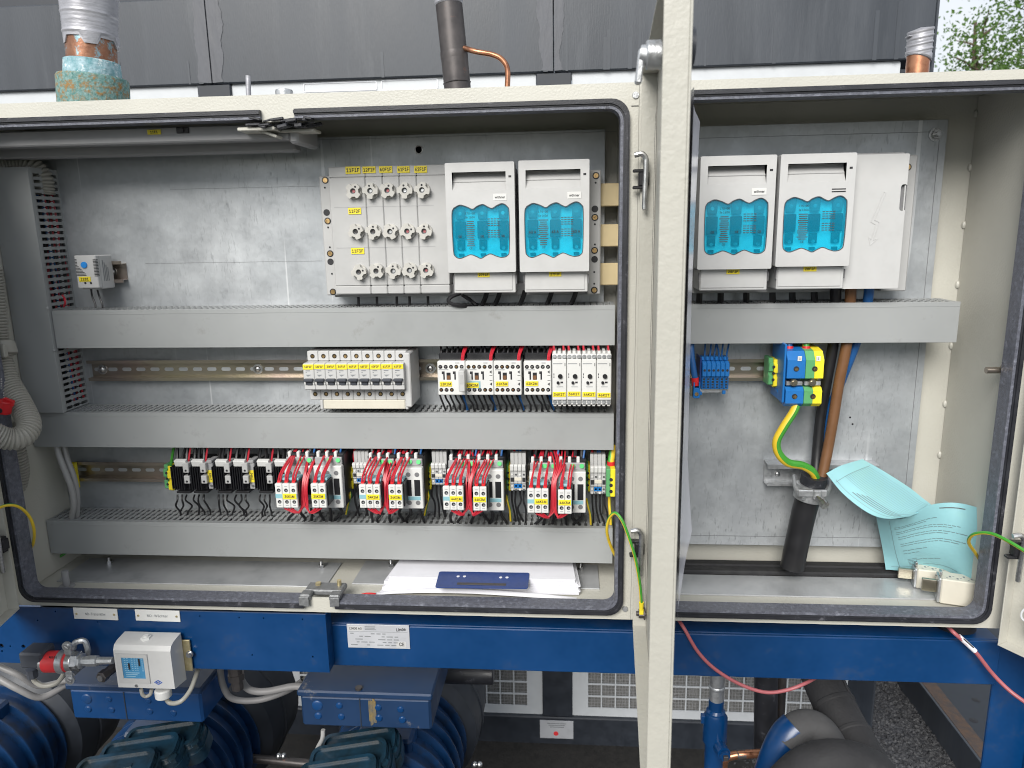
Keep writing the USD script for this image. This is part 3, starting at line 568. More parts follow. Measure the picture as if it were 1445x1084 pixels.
hduct('grey cable duct in the right cabinet under the two fuse switches', 0.114, 0.5622, 1.3255, 1.3850)
# wires lying inside the ducts
for z, x0 in ((1.35, -0.81), (1.187, -0.85), (0.997, -0.85)):
    r = np.random.default_rng(int(z * 1000)); ms = {'red_wire': [], 'black_cable': []}
    for i in range(16):
        y, h = r.uniform(0.108, 0.148), r.uniform(-0.02, 0.012)
        pts = [(x0 + k * 0.11, y + r.normal(0, 0.003), z + h + r.normal(0, 0.004)) for k in range(int((0.05 - x0) / 0.11) + 1)]
        ms['red_wire' if i % 3 == 0 else 'black_cable'].append(tube(pts, 0.0021, 5, k=3))
    t = Thing('duct_wiring', 'bundle of red and black wires inside the %s duct' % {1.35: 'upper', 1.187: 'middle', 0.997: 'lowest'}[z], 'wiring', kind='stuff')
    for k_, v_ in ms.items(): t.add('wires', J(*v_), k_, kind='stuff')
# vertical duct at the left
t = Thing('cable_duct', 'tall vertical cable duct at the left edge of the left cabinet', 'cable duct')
vx, vz0, vz1 = -0.8292, 1.2178, 1.606
t.add('cover', J(bx(-0.893, vx, 0.0900, 0.0918, vz0, vz1, 0.0008), bx(vx - 0.0018, vx - 0.0001, 0.0919, 0.098, vz0, vz1, 0.0003)), 'duct_grey')
s = slotted(vz1 - vz0, 0.062, 0.0098)
s = affinity.rotate(s, 90, origin=(0, 0)); s = affinity.translate(s, 0.0985 + 0.062, vz0)      # (y, z)
t.add('slotted_wall', extx(s, vx - 0.0035, vx - 0.002), 'duct_grey', smooth=False)
t.add('back', bx(-0.893, vx - 0.004, 0.1585, 0.1598, vz0, vz1, 0.0002), 'duct_grey')
for z in (1.389, 1.3215): t.add('cover_clip', sph((vx - 0.0005, 0.0905, z), 0.0026, 8), 'duct_grey')
r = np.random.default_rng(9)
w = Thing('duct_wiring', 'red and blue wires seen through the slots of the vertical duct', 'wiring', kind='stuff')
for nm, n_ in (('red_wire', 7), ('black_cable', 12), ('blue_wire', 2)):
    w.add('wires', J(*[tube([(r.uniform(-0.846, -0.836) + r.normal(0, 0.002), r.uniform(0.112, 0.15) * 0.3 + 0.09 + 0.004 * i_, z) for z in np.linspace(1.225, 1.58, 6)], 0.002, 5, k=4) for i_ in range(n_)]), nm, kind='stuff')
wire('duct_wire', [(88, 417, .112), (91, 421, .103), (92, 428, .101), (90, 433, .105)], 0.0015, 'red_wire', 'short red wire loop hanging out of the vertical duct')

def rail(label, x0, x1, zc, holes=True, yb=0.1595, extra=None):
    t = Thing('mounting_rail', label, 'mounting rail')
    prof = Polygon([(yb, zc - .0135), (yb, zc + .0135), (yb - .0130, zc + .0135), (yb - .0130, zc + .0175), (yb - .0142, zc + .0175), (yb - .0142, zc + .0123), (yb - .0012, zc + .0123), (yb - .0012, zc - .0123), (yb - .0142, zc - .0123), (yb - .0142, zc - .0175), (yb - .0130, zc - .0175), (yb - .0130, zc - .0135)])
    t.add('hat_profile', extx(prof, x0, x1), 'rail_brass', smooth=False)
    sl, x = [], x0 + 0.012
    while x < x1 - 0.01:
        sl.append(rrect(x - 0.008, x + 0.008, zc - 0.003, zc + 0.003, 0.0029)); x += 0.025
    if holes: t.add('slots', ext(unary_union(sl), yb - 0.0015, yb - 0.0011), 'zinc_sheet', label='row of oblong holes that show the plate behind', smooth=False)
    for x in (extra or []):
        t.add('rail_screw', J(cyl((x, yb - 0.0013, zc), (x, yb - 0.0025, zc), 0.0085, n=20), sph((x, yb - 0.0025, zc), 0.0055, 12, (1, 0.6, 1))), 'steel')
    return t
zr = P(300, 523, .145)[2]
rail('upper mounting rail of the left cabinet, carrying breakers and relays', P(123, 522, .145)[0], 0.052, zr, extra=[P(143, 521, .155)[0], P(363, 522, .155)[0], P(607, 523, .155)[0]])
rail('lower mounting rail of the left cabinet, carrying contactors', P(100, 666, .145)[0], 0.052, P(180, 666.5, .145)[2])
rail('mounting rail in the right cabinet, carrying blue terminals', 0.115, P(1110, 523, .145)[0], P(1030, 522.5, .145)[2])
zt = P(160, 384, .145)[2]
rail('short mounting rail piece behind the thermostat', P(128, 384, .145)[0], P(172, 384, .145)[0], zt, holes=False, extra=[P(156, 382, .155)[0]])

# ------------------------------------------------------------------ thermostat
def relief_screw(x, y, z, r, m=None):
    return J(cyl((x, y + 0.0004, z), (x, y - 0.0005, z), r, n=12))
t = Thing('thermostat', 'small white thermostat with blue dial and yellow tag 11B1', 'thermostat')
x0, x1, z0, z1 = F(107, 360.5, 137, 407, 0.104)
zz0, zz1 = z0, z1
t.add('body', J(bx(x0, x1, 0.104, 0.113, z0, z1, 0.0012), bx(x0 + 0.0008, x1 - 0.0002, 0.1132, 0.147, z0 - 0.002, z1 - 0.0005, 0.0012)), 'pale_plastic')
q = P(119, 374, 0.104); t.add('dial', cyl(q + (0, 0.001, 0), q + (0, -0.002, 0), 0.0052, 0.0048, n=20), 'dial_blue')
t.add('terminal_hole', cyl(P(120.5, 399.5, .104) + (0, .0003, 0), P(120.5, 399.5, .104) + (0, -.0003, 0), 0.0018), 'ink')
t.add('terminal_hole', cyl(P(128.5, 399.5, .104) + (0, .0003, 0), P(128.5, 399.5, .104) + (0, -.0003, 0), 0.0018), 'ink')
for i in range(12):
    z = z1 - 0.006 - i * 0.0023; a = max(0, i - 4) * 0.0021
    t.add('vent_slot', bx(x0 + 0.0008, x0 + 0.004 + min(a, 0.013), 0.1036, 0.1043, z - 0.0005, z + 0.0005, 0), 'ink')
    t.add('vent_slot', bx(x1 - 0.0045, x1 + 0.0003, 0.1036, 0.109, z - 0.0006 - 0.001, z + 0.0006 - 0.001, 0), 'ink')
t.add('side_label', J(*[bx(x1 - 0.0001, x1 + 0.0002, 0.120 + 0.004 * k, 0.1215 + 0.004 * k, z0 + 0.01, z1 - 0.008 - 0.004 * k, 0) for k in range(4)]), 'grey_ink')
tag_plate(t, '11B1', 111.5, 390.5, 128, 397.5, 0.1036)
for k, pts in enumerate(([(128.5, 407, .118), (130, 418, .12), (134, 428, .118), (135, 434, .115)], [(137.5, 409, .122), (140, 418, .124), (144, 428, .122), (145, 434, .118)])):
    wire('thermostat_wire', pts, 0.0014, 'black_cable', '%s thin black wire from the thermostat down into the duct' % ('left', 'right')[k])

# ------------------------------------------------------------------ fuse holders with screw caps
def fuse_cap(t, x, y, z, r, seed, parent):
    rr = np.random.default_rng(seed); a0 = rr.uniform(0, 1.57)
    c = t.add('fuse_cap', cyl((x, y + 0.004, z), (x, y - 0.0035, z), r, r * 0.98, n=24, b=0.0008), 'ceramic', parent)
    star = unary_union([Point(0, 0).buffer(r * 0.70)] + [affinity.rotate(sbox(-r * 0.30, 0, r * 0.30, r * 0.94).buffer(r * 0.06), k * 90, origin=(0, 0)) for k in range(4)]).buffer(-r * 0.16).buffer(r * 0.16)
    star = affinity.rotate(star, math.degrees(a0), origin=(0, 0)).difference(Point(0, 0).buffer(r * 0.36))
    t.add('grip_star', ext(affinity.translate(star, x, z), y - 0.0105, y - 0.0034), 'ceramic', c, smooth=30)
    t.add('window', J(cyl((x, y - 0.0034, z), (x, y - 0.0052, z), r * 0.355, n=16)), 'grey_ink', c)
    t.add('window', cyl((x, y - 0.005, z), (x, y - 0.0062, z), r * 0.19, n=12), ['burnt_copper', 'cast_zinc', 'burnt_copper', 'faded_red_cable', 'cast_zinc'][rr.integers(5)], c)
    hx, hz = x + math.cos(a0 + 0.2) * r * 0.62, z + math.sin(a0 + 0.2) * r * 0.62
    t.add('test_hole', cyl((hx, y - 0.0102, hz), (hx, y - 0.0108, hz), r * 0.13, n=10), 'ink', c)
fy = 0.098
colx = [(461.5, 512), (512.5, 536), (536.5, 559.5), (560, 583.5), (584, 627)]
tags = ['11F1F', '12F1F', '60F1F', '61F1F', '62F1F']
cap_px = [((499, 270), (502.5, 327), (507, 384)), ((523, 269.5), (527, 327), (531.5, 382.5)), ((547, 269), (551, 327), (555.5, 382.5)), ((571.5, 269), (575, 326.5), (578.5, 381.5)), ((596, 268.5), (599, 326.5), (601.5, 381.5))]
for i in range(5):
    t = Thing('fuse_holder', '%s grey fuse holder module with three ceramic screw caps, tagged %s' % (['wide', 'narrow', 'narrow', 'narrow', 'wide'][i], tags[i]), 'fuse holder')
    a, b_ = colx[i]
    xa = (P(a, 234, fy)[0] + P(a + 13, 414, fy)[0]) / 2; xb = (P(b_, 234, fy)[0] + P(b_ + 11, 414, fy)[0]) / 2 - 0.0004
    if i < 4: xb = (P(colx[i + 1][0], 234, fy)[0] + P(colx[i + 1][0] + 13, 414, fy)[0]) / 2 - 0.0004
    if i == 4: xb = P(632, 320, fy)[0]
    zt_, zb_ = P(540, 234, fy)[2], P(540, 415, fy)[2]
    bd = t.add('body', J(bx(xa, xb, fy + 0.0025, 0.145, zt_ - 0.015, zt_, 0.0008), bx(xa, xb, fy, 0.145, zb_ + 0.013, zt_ - 0.0153, 0.0012), bx(xa, xb, fy - 0.001, 0.145, zb_, zb_ + 0.0128, 0.0015)), 'light_grey_plastic')
    for k, (px, py) in enumerate(cap_px[i]):
        q = P(px, py, fy - 0.006); fuse_cap(t, q[0], fy, q[2], 0.0116, i * 3 + k + 1, None)
    lx = [(487.5, 235, 508.5, 245.5), (511.5, 235, 530, 244.5), (535, 234.5, 553.5, 244), (560.5, 234.5, 578, 244), (584.5, 234, 602.5, 244)][i]
    tag_plate(t, tags[i], *lx, fy + 0.0018)
    if i == 0:
        tag_plate(t, '11F2F', 491.5, 293.5, 509.5, 302.5, fy - 0.0006); tag_plate(t, '11F3F', 495.5, 350, 514, 358.5, fy - 0.0006)
    for py in (291.5, 349):
        z = P(540, py, fy)[2]; t.add('groove', bx(xa + 0.006 if i == 0 else xa, xb - (0.02 if i == 4 else 0), fy - 0.0003, fy + 0.0002, z - 0.0003, z + 0.0003, 0), 'mid_grey_plastic')

# ------------------------------------------------------------------ busbar holders (strips with brass screws) and busbar covers
def holder(label, a, y, screws, holes, dots):
    t = Thing('busbar_holder', label, 'busbar holder')
    x0, x1, z0, z1 = F(*a, y); t.add('strip', bx(x0, x1, y, 0.1598, z0, z1, 0.0015), 'light_grey_plastic')
    for px, py in screws:
        q = P(px, py, y); t.add('brass_screw', J(cyl(q + (0, 0.0002, 0), q + (0, -0.0012, 0), 0.0036, n=12)), 'brass', t.add('screw_hole', cyl(q + (0, 0.0002, 0), q + (0, -0.0004, 0), 0.0052, n=16), 'black_plastic'))
    for px, py in holes: q = P(px, py, y); t.add('open_hole', cyl(q + (0, .0002, 0), q + (0, -.0004, 0), 0.005, n=16), 'ink')
    for px, py in dots: q = P(px, py, y); t.add('pin_hole', cyl(q + (0, .0002, 0), q + (0, -.0004, 0), 0.0015, n=10), 'ink')
holder('grey busbar holder left of the fuse holders with brass screws', (455.5, 248, 474, 417), 0.108, [(459, 254.5), (462.5, 312), (466, 358), (470, 412)], [(461, 300), (466.5, 369.5)], [(458.5, 265), (463, 321), (465.5, 349), (468.5, 386.5)])
holder('grey busbar holder right of the left fuse switches with brass screws', (828.5, 240, 847.5, 415.5), 0.112, [(841, 248), (839.5, 307), (839, 353.5), (838.5, 409.5)], [(839.5, 295), (839, 366)], [(840.5, 258), (839.5, 316.5), (839.5, 345), (838.5, 384), (838.5, 400.5)])
holder('grey busbar holder behind the blank cover in the right cabinet', (1250, 219, 1287, 411), 0.118, [(1281, 236)], [], [])
holder('dark grey busbar holder beside the open door in the right cabinet', (966, 222, 986, 412), 0.120, [], [(975, 301)], [(972, 353)])
for k, (a, w_) in enumerate(zip(((846, 258.5, 882, 291), (846, 316.5, 882, 348), (846, 371.5, 882, 402.5)), ('upper', 'middle', 'lower'))):
    x0, x1, z0, z1 = F(*a, 0.132); single('busbar_cover', bx(x0, x1, 0.132, 0.145, z0, z1, 0.0012), 'beige_plastic', '%s beige busbar cover beside the left fuse switches' % w_, 'busbar cover')

# ------------------------------------------------------------------ fuse switch disconnectors with blue windows
def fuse_switch(label, tag, px, y, style, brand=True):
    """px: lid left/right at the top and at the bottom, lid top, lid bottom, foot bottom"""
    (tl, tr), (bl, br), pt, pb, pf = px
    t = Thing('fuse_switch', label, 'fuse switch')
    xl, xr = (P(tl, pt, y)[0] + P(bl, pb, y)[0]) / 2, (P(tr, pt, y)[0] + P(br, pb, y)[0]) / 2
    zt_, zb_, zf = P((tl + tr) / 2, pt, y)[2], P((bl + br) / 2, pb, y)[2], P((bl + br) / 2, pf, y + 0.012)[2]
    W, H = xr - xl, zt_ - zb_
    U = lambda u: xl + u * W
    V = lambda v: zt_ - v * H
    rec = Polygon([(U(.10), V(.085)), (U(.875), V(.085)), (U(.875), V(.245)), (U(.10), V(.245))])
    # window with three bulges above and below
    ww = [(U(.11), V(.405)), (U(.20), V(.378)), (U(.30), V(.395)), (U(.385), V(.418)), (U(.45), V(.392)), (U(.535), V(.376)), (U(.61), V(.40)), (U(.67), V(.413)), (U(.74), V(.388)), (U(.82), V(.372)), (U(.89), V(.40)), (U(.915), V(.46)),
          (U(.91), V(.78)), (U(.88), V(.845)), (U(.80), V(.862)), (U(.72), V(.85)), (U(.63), V(.828)), (U(.56), V(.845)), (U(.49), V(.868)), (U(.42), V(.85)), (U(.34), V(.832)), (U(.26), V(.85)), (U(.18), V(.866)), (U(.11), V(.845)), (U(.085), V(.78)), (U(.08), V(.47))]
    c = spline([(a, 0, b_) for a, b_ in ww + ww[:1]], 4); win = Polygon([(q[0], q[2]) for q in c]).buffer(0)
    out = rrect(xl, xr, zb_, zt_, 0.002)
    lid = t.add('lid', ext(out.difference(win).difference(rec), y, y + 0.012), 'pale_plastic', smooth=25)
    t.add('lid_skirt', ext(out.buffer(-0.0003).difference(rrect(xl + 0.003, xr - 0.003, zb_ + 0.003, zt_ - 0.003, 0.001)), y + 0.0122, y + 0.034), 'pale_plastic', lid)
    t.add('window_rim', ext(win.buffer(0.0006).difference(win.buffer(-0.0004)), y - 0.0004, y + 0.0003), 'dark_slate_plastic', lid)
    gx0, gx1, gz0, gz1 = U(.10), U(.875), V(.245), V(.085)
    gv = np.array([[gx0, y + .0005, gz0], [gx1, y + .0005, gz0], [gx1, y + .016, gz1 - .001], [gx0, y + .016, gz1 - .001], [gx0, y + .016, gz1], [gx1, y + .016, gz1], [gx1, y + .0005, gz1], [gx0, y + .0005, gz1]])
    t.add('grip_recess', J((gv, np.array([(0, 1, 2), (0, 2, 3), (4, 5, 6), (4, 6, 7), (0, 3, 4), (0, 4, 7), (1, 6, 5), (1, 5, 2)])), bx(gx0, gx1, y + .0161, y + .018, gz0 - .001, gz1 + .001, 0), bx(gx0, gx1, y + .0068, y + .0078, (gz0 + gz1) / 2 - .0008, (gz0 + gz1) / 2 + .0008, 0)), 'light_grey_plastic', lid, smooth=False)
    t.add('latch_mark', bx(U(.915), U(.955), y - .0003, y + .0002, V(.140), V(.122), 0), 'ink', lid)
    t.add('window_pane', ext(win.buffer(-0.0005), y + 0.0012, y + 0.0024), 'cyan_window', lid)
    back = t.add('fuse_tray', ext(win.buffer(0.004), y + 0.0121, y + 0.0138), 'cyan_backing')
    for u in (.19, .515, .82):
        fx = U(u)
        t.add('upper_contact', J(ext(Polygon([(fx - .075 * W, V(.385)), (fx + .075 * W, V(.385)), (fx + .06 * W, V(.505)), (fx - .06 * W, V(.505))]), y + .0065, y + .0120)), 'shadow_grey_plastic', back)
        t.add('contact_screw', cyl((fx, y + .0066, V(.455)), (fx, y + .0056, V(.455)), .0026, n=12), 'steel', back)
        t.add('fuse_link', bx(fx - .075 * W, fx + .075 * W, y + .0055, y + .0120, V(.685), V(.525), .0008), 'fuse_grey' if style != 2 else 'black_plastic', back)
        t.add('lower_contact', J(bx(fx - .055 * W, fx + .055 * W, y + .0075, y + .0120, V(.79), V(.70), .0006)), 'fuse_grey', back)
        t.add('contact_screw', cyl((fx, y + .0076, V(.775)), (fx, y + .0060, V(.775)), .0024, n=12), 'steel', back)
        t.add('foot_contact', bx(fx - .04 * W, fx + .04 * W, y + .009, y + .0120, V(.853), V(.825), .0005), 'fuse_grey', back)
        if style == 0: t.add('lettering', txt('CE', fx, V(.665), y + .0010, .0028, bold=True), 'ink', lid, smooth=False)
        if style == 1: t.add('lettering', txt('63 A', fx, V(.635), y + .0010, .0034, .013, bold=True), 'ink', lid, smooth=False)
    t.add('lettering', txt('LTS-00', U(.345), V(.455), y + .0010, .0028, .0135), 'ink', lid, smooth=False)
    t.add('lettering', txt('Ie 160A', U(.345), V(.49), y + .0010, .0028, .0135), 'ink', lid, smooth=False)
    t.add('lettering', txt('CE', U(.345), V(.775), y + .0010, .0026), 'ink', lid, smooth=False)
    rows = []
    for v_ in np.arange(.525, .75, .0185): 
        wd = .045 + .03 * rnd.random(); rows.append(bx(U(.345 - wd), U(.345 + wd), y + .0008, y + .0011, V(v_ + .008), V(v_), 0))
    for v_ in (.505, .525, .545, .565, .61, .63, .65, .67):
        for k in range(4): rows.append(bx(U(.60 + k * .045), U(.635 + k * .045), y + .0008, y + .0011, V(v_ + .007), V(v_), 0))
    t.add('small_print', J(*rows), 'dark_slate_plastic', lid, kind='stuff')
    if brand:
        bp = t.add('brand_plate', bx(U(.69), U(.885), y - .0006, y + .0003, V(.345), V(.285), .0002), 'white_plastic', lid and None)
        t.add('lettering', txt('wöhner', U(.7875), V(.315), y - .0006, .0030, .0165, bold=True), 'ink', bp, smooth=False)
    else:
        for k in range(2): t.add('vent_slot', bx(U(.70), U(.885), y - .0004, y + .0003, V(.318 + .022 * k), V(.308 + .022 * k), 0), 'ink', lid)
    # body behind and terminal cover below
    t.add('body', bx(xl + .002, xr - .002, y + .035, .145, zb_ - .002, zt_ - .004, .001), 'mid_grey_plastic')
    yf_ = y + .012
    cv = t.add('terminal_cover', J(bx(xl + .006, xr - .0015, yf_, .145, zf, zb_ - .0006, .0012), bx(xl + .0075, xr - .006, yf_ - .0012, yf_ + .0002, zf + .004, zb_ - .001, .0008)), 'pale_plastic')
    tg = t.add('tag', bx(U(.42), U(.60), yf_ - .0020, yf_ - .0010, zb_ - .0076, zb_ - .0004, .0002), 'yellow_label', None)
    t.add('lettering', txt(tag, U(.51), zb_ - .0040, yf_ - .0020, .0034, .014, bold=True), 'ink', tg, smooth=False)
    for s_ in (xl + .0045, xr - .0012): t.add('side_clip', bx(s_, s_ + .0012, yf_ - .0005, yf_ + .004, zb_ - .018, zb_ - .005, .0002), 'shadow_grey_plastic', cv)
    return t
fuse_switch('fuse switch with blue window tagged 27F1F, next to the ceramic fuse caps', '27F1F', ((626, 725.5), (634, 728), 229, 384.5, 413.5), 0.055, 0)
fuse_switch('fuse switch with blue window and 63 A fuses, tagged 27F2F', '27F2F', ((731, 832.5), (734, 830.5), 225.5, 383.5, 412.5), 0.055, 1)
fuse_switch('fuse switch with blue window tagged 28F1F, beside the open door', '28F1F', ((989.5, 1097), (983.5, 1088), 219.5, 380, 410), 0.050, 0)
fuse_switch('fuse switch with blue window and dark fuses, tagged 28F2F', '28F2F', ((1102.5, 1210.5), (1094, 1197), 216.5, 376, 408), 0.050, 2, False)
# blank cover with a raised lightning flash
t = Thing('blank_cover', 'plain pale cover with raised lightning flash in the right cabinet', 'cover')
y = 0.072; xa, xb = P(1196, 300, y)[0], (P(1284, 219, y)[0] + P(1267, 408, y)[0]) / 2; zb_, zt_ = P(1230, 407.5, y)[2], P(1245, 217.5, y)[2]
q = P(1275, 279, y)
sl = rrect(q[0] - .0045, q[0] + .0045, q[2] - .018, q[2] + .018, .004)
t.add('cover', J(ext(rrect(xa, xb, zb_, zt_, .002).difference(sl), y, y + .002), bx(xa, xb, y + .0021, y + .05, zt_ - .003, zt_ - .0005, .0005), bx(xb - .002, xb - .0002, y + .0021, y + .05, zb_ + .001, zt_ - .004, .0004), bx(xa, xb, y + .0021, y + .05, zb_, zb_ + .002, .0004)), 'pale_plastic')
t.add('slot', bx(q[0] - .006, q[0] + .006, y + .006, y + .007, q[2] - .02, q[2] + .02, 0), 'shadow_grey_plastic')
fl = [(1247, 272), (1234, 312), (1241, 316), (1231, 345), (1237, 343), (1227.5, 347), (1226, 335), (1229, 339), (1236, 318), (1229, 314)]
pts = [P(a, b_, y) for a, b_ in [(1247, 271), (1229, 313), (1236, 317), (1229, 338), (1226, 334), (1228, 346), (1238, 337), (1232.5, 338.5), (1241, 313.5), (1234, 310.5), (1250, 272)]]
pg = Polygon([(q[0], q[2]) for q in pts]).buffer(0); t.add('lightning_flash', ext(pg.buffer(.0006).difference(pg.buffer(-.0005)), y - .0006, y + .0002), 'pale_plastic')
t.add('rear_edge', bx(xa, P(1278, 216, .09)[0], .092, .11, zt_ - .002, zt_ + .0035, .0005), 'mid_grey_plastic')
# base bars the switches sit on
for lab, a, y in (('long grey base bar under the fuse holders and left fuse switches', (472, 410, 832, 417.5), .118), ('grey base bar under the right fuse switches', (974, 404, 1205, 413), .118)):
    x0, x1, z0, z1 = F(*a, y); single('base_bar', bx(x0, x1, y, .1598, z0, z1 + .01, .001), 'mid_grey_plastic', lab, 'base bar')

# ------------------------------------------------------------------ miniature circuit breakers
mt = ['12F1F', '14F1F', '30F1F', '36F1F', '40F1F', '46F1F', '60F2F', '61F2F', '62F2F']
y = 0.068; xa, xb, z0, z1 = F(428.3, 513, 570.3, 551, y); st = (xb - xa) / 9
yu = 0.090; ux0, ux1, uz0, uz1 = F(433, 495.5, 572, 512.5, yu); lx0, lx1, lz0, lz1 = F(437.5, 551, 573.5, 564.5, yu)
for i in range(9):
    t = Thing('circuit_breaker', 'white miniature circuit breaker with dark toggle, tagged %s' % mt[i], 'circuit breaker')
    a, b_ = xa + i * st, xa + (i + 1) * st - .0003; c = (a + b_) / 2
    t.add('body', J(bx(a, b_, y + .0025, .1445, z0, z1, .0008), bx(a, b_, y, y + .004, z0 + .016, z1 - .0005, .001), bx(a, b_, y + .001, y + .006, z0 + .001, z0 + .008, .0008), bx(a, b_, yu, .1445, z1 + .0003, uz1, .001), bx(a, b_, yu, .1445, lz0, z0 - .0003, .001)), 'pale_plastic')
    t.add('toggle', J(bx(a + .0015, b_ - .0015, y - .006, y + .003, z0 + .0145, z0 + .0190, .001), bx(a + .004, b_ - .0045, y - .001, y + .003, z0 + .0085, z0 + .0148, .0006)), 'dark_slate_plastic')
    t.add('guard', J(bx(a + .0006, a + .0032, y - .001, y + .003, z0 + .009, z0 + .0155, .0006), bx(b_ - .0032, b_ - .0006, y - .001, y + .003, z0 + .009, z0 + .0155, .0006)), 'white_plastic')
    lb = t.add('label', bx(a + .0003, b_ - .0003, y - .0008, y + .0002, z1 - .0085 - (.0008 if i % 3 == 0 else 0), z1 - .0012, .0002), 'yellow_label')
    t.add('lettering', txt(mt[i], c, z1 - .0048, y - .0008, .0032, .0115, bold=True), 'ink', lb, smooth=False)
    t.add('print', J(bx(a + .004, a + .011, y - .0003, y + .0001, z1 - .0118, z1 - .0104, 0), ext(Polygon([(a + .004, z1 - .0175), (a + .0125, z1 - .0175), (a + .007, z1 - .0205)]), y - .0003, y + .0001), bx(a + .004, a + .006, y - .0003, y + .0001, z1 - .0145, z1 - .0135, 0)), 'grey_ink')
    for zc in ((z1 + uz1) / 2, (lz0 + z0) / 2 - .0005):
        h_ = t.add('terminal_hole', cyl((c, yu + .0002, zc), (c, yu - .0004, zc), .0036, n=14), 'black_plastic')
        t.add('terminal_screw', cyl((c, yu, zc), (c, yu - .0009, zc), .0024, n=10), 'brass', h_)
x0, x1, z0, z1 = F(452, 564.8, 576.5, 577.5, .088)
t = Thing('comb_busbar', 'ivory comb busbar cover below the row of circuit breakers', 'busbar')
t.add('cover', bx(x0 + .005, x1 - .0052, .088, .112, z0, z1, .0012), 'ivory_plastic')
t.add('end_cap', bx(x0, x0 + .0048, .0872, .112, z0 - .0003, z1 + .0003, .001), 'pale_plastic'); t.add('end_cap', bx(x1 - .005, x1, .0872, .112, z0 - .0003, z1 + .0003, .001), 'pale_plastic')
x0, x1, z0, z1 = F(571.5, 498, 580.5, 574, .082)
single('end_block', bx(x0, x1, .078, .1445, z0, z1, .0015), 'pale_plastic', 'pale end block right of the row of circuit breakers', 'end block')

# ------------------------------------------------------------------ small contactors and timer relays
y = 0.085
cx_ = [(617.6, 656.6, '13K1M'), (657.2, 696.3, '60K2M'), (696.9, 735.8, '61K3M'), (739.3, 778, '62K2M')]
for i, (a, b_, tg) in enumerate(cx_):
    t = Thing('small_contactor', 'small white contactor tagged %s%s' % (tg, [' with a grey suppressor block, leftmost of four', ', second of four from the left', ', third of four from the left', ' beside the timer relays'][i]), 'contactor')
    x0, x1, z0, z1 = F(a, 510, b_, 557.8, y)
    W = x1 - x0
    t.add('body', J(bx(x0, x1, y, .143, z0, z1, .0012)), 'white_plastic')
    t.add('top_terminals', bx(x0 + .001, x1 - .001, y + .012, .140, z1 + .0002, z1 + .011, .001), 'black_plastic')
    for k in range(5):
        for zc in (z1 - .0085, z0 + .0085):
            if i == 0 and k > 2 and zc < (z0 + z1) / 2: continue
            xx_ = x0 + W * (.115 + k * .192)
            h_ = t.add('terminal_hole', cyl((xx_, y + .0003, zc), (xx_, y - .0004, zc), .0031, n=12), 'black_plastic')
            t.add('terminal_screw', cyl((xx_, y, zc), (xx_ + .0004, y - .0008, zc - .0004), .0019, n=10), 'steel' if rnd.random() < .6 else 'brass', h_)
    zc = (z0 + z1) / 2 + .004
    t.add('coil_window', bx(x0 + .325 * W, x0 + .475 * W, y - .0004, y + .0002, zc - .006, zc + .005, .0003), 'black_plastic')
    t.add('armature', bx(x0 + .34 * W, x0 + .46 * W, y - .0009, y, zc - .006, zc + .0005, .0003), 'brown_cable', label='red-brown armature')
    for s_, d_ in ((.16, 1), (.56, -1)):
        t.add('guide_slot', ext(Polygon([(x0 + s_ * W, zc + .007), (x0 + (s_ + .1) * W, zc + .007), (x0 + (s_ + .1) * W, zc - .006), (x0 + (s_ + .055 if d_ > 0 else s_ + .1) * W, zc - .006), (x0 + (s_ + .045) * W, zc - .006), (x0 + (s_ + .045) * W, zc + .003), (x0 + s_ * W, zc + .003)]).buffer(0), y - .0004, y + .0002), 'ink')
    if i:
        for k, zz_ in enumerate((zc + .006, zc - .013)):
            t.add('switch_mark', ext(Polygon([(x0 + .86 * W, zz_), (x0 + .94 * W, zz_ + .0025), (x0 + .94 * W, zz_ - .0025)]), y - .0003, y + .0002), 'ink')
            t.add('switch_mark', bx(x0 + .86 * W, x0 + .96 * W, y - .0003, y + .0002, zz_ - .0055 + .011 * k, zz_ - .0048 + .011 * k, 0), 'ink')
    t.add('print', J(bx(x0 + .05 * W, x0 + .4 * W, y - .0003, y + .0002, z1 - .0135, z1 - .0125, 0), bx(x0 + .65 * W, x0 + .8 * W, y - .0003, y + .0002, z1 - .003, z1 - .002, 0)), 'grey_ink')
    lx = [(620.5, 538.5, 637.5, 545.5), (657.5, 540, 675.5, 547.5), (699.5, 538.3, 717, 545.2), (741.5, 538, 759.5, 544.8)][i]
    tag_plate(t, tg, *lx, y - .0006)
    if i == 1: xx0, xx1, q0, q1 = F(661, 538, 678, 548, y); t.add('blue_tag', bx(xx0, xx1, y - .0005, y + .0002, q0, q1, .0001), 'teal_stripe')
    if i == 0:
        s0, s1, q0, q1 = F(647, 523.5, 655.5, 553, .062); sp = t.add('suppressor_block', bx(s0, s1, .062, y - .0003, q0, q1, .001), 'pale_plastic', label='grey suppressor block plugged on the front')
        t.add('print', bx(s0 + .002, s0 + .007, .0617, .0623, q0 + .012, q1 - .006, 0), 'light_grey_plastic', sp)
y = 0.070
rx = [(779.3, 799.8, '34K2T'), (800.2, 820.6, '36K2T'), (821, 841.7, '44K2T'), (842.1, 862.9, '46K2T')]
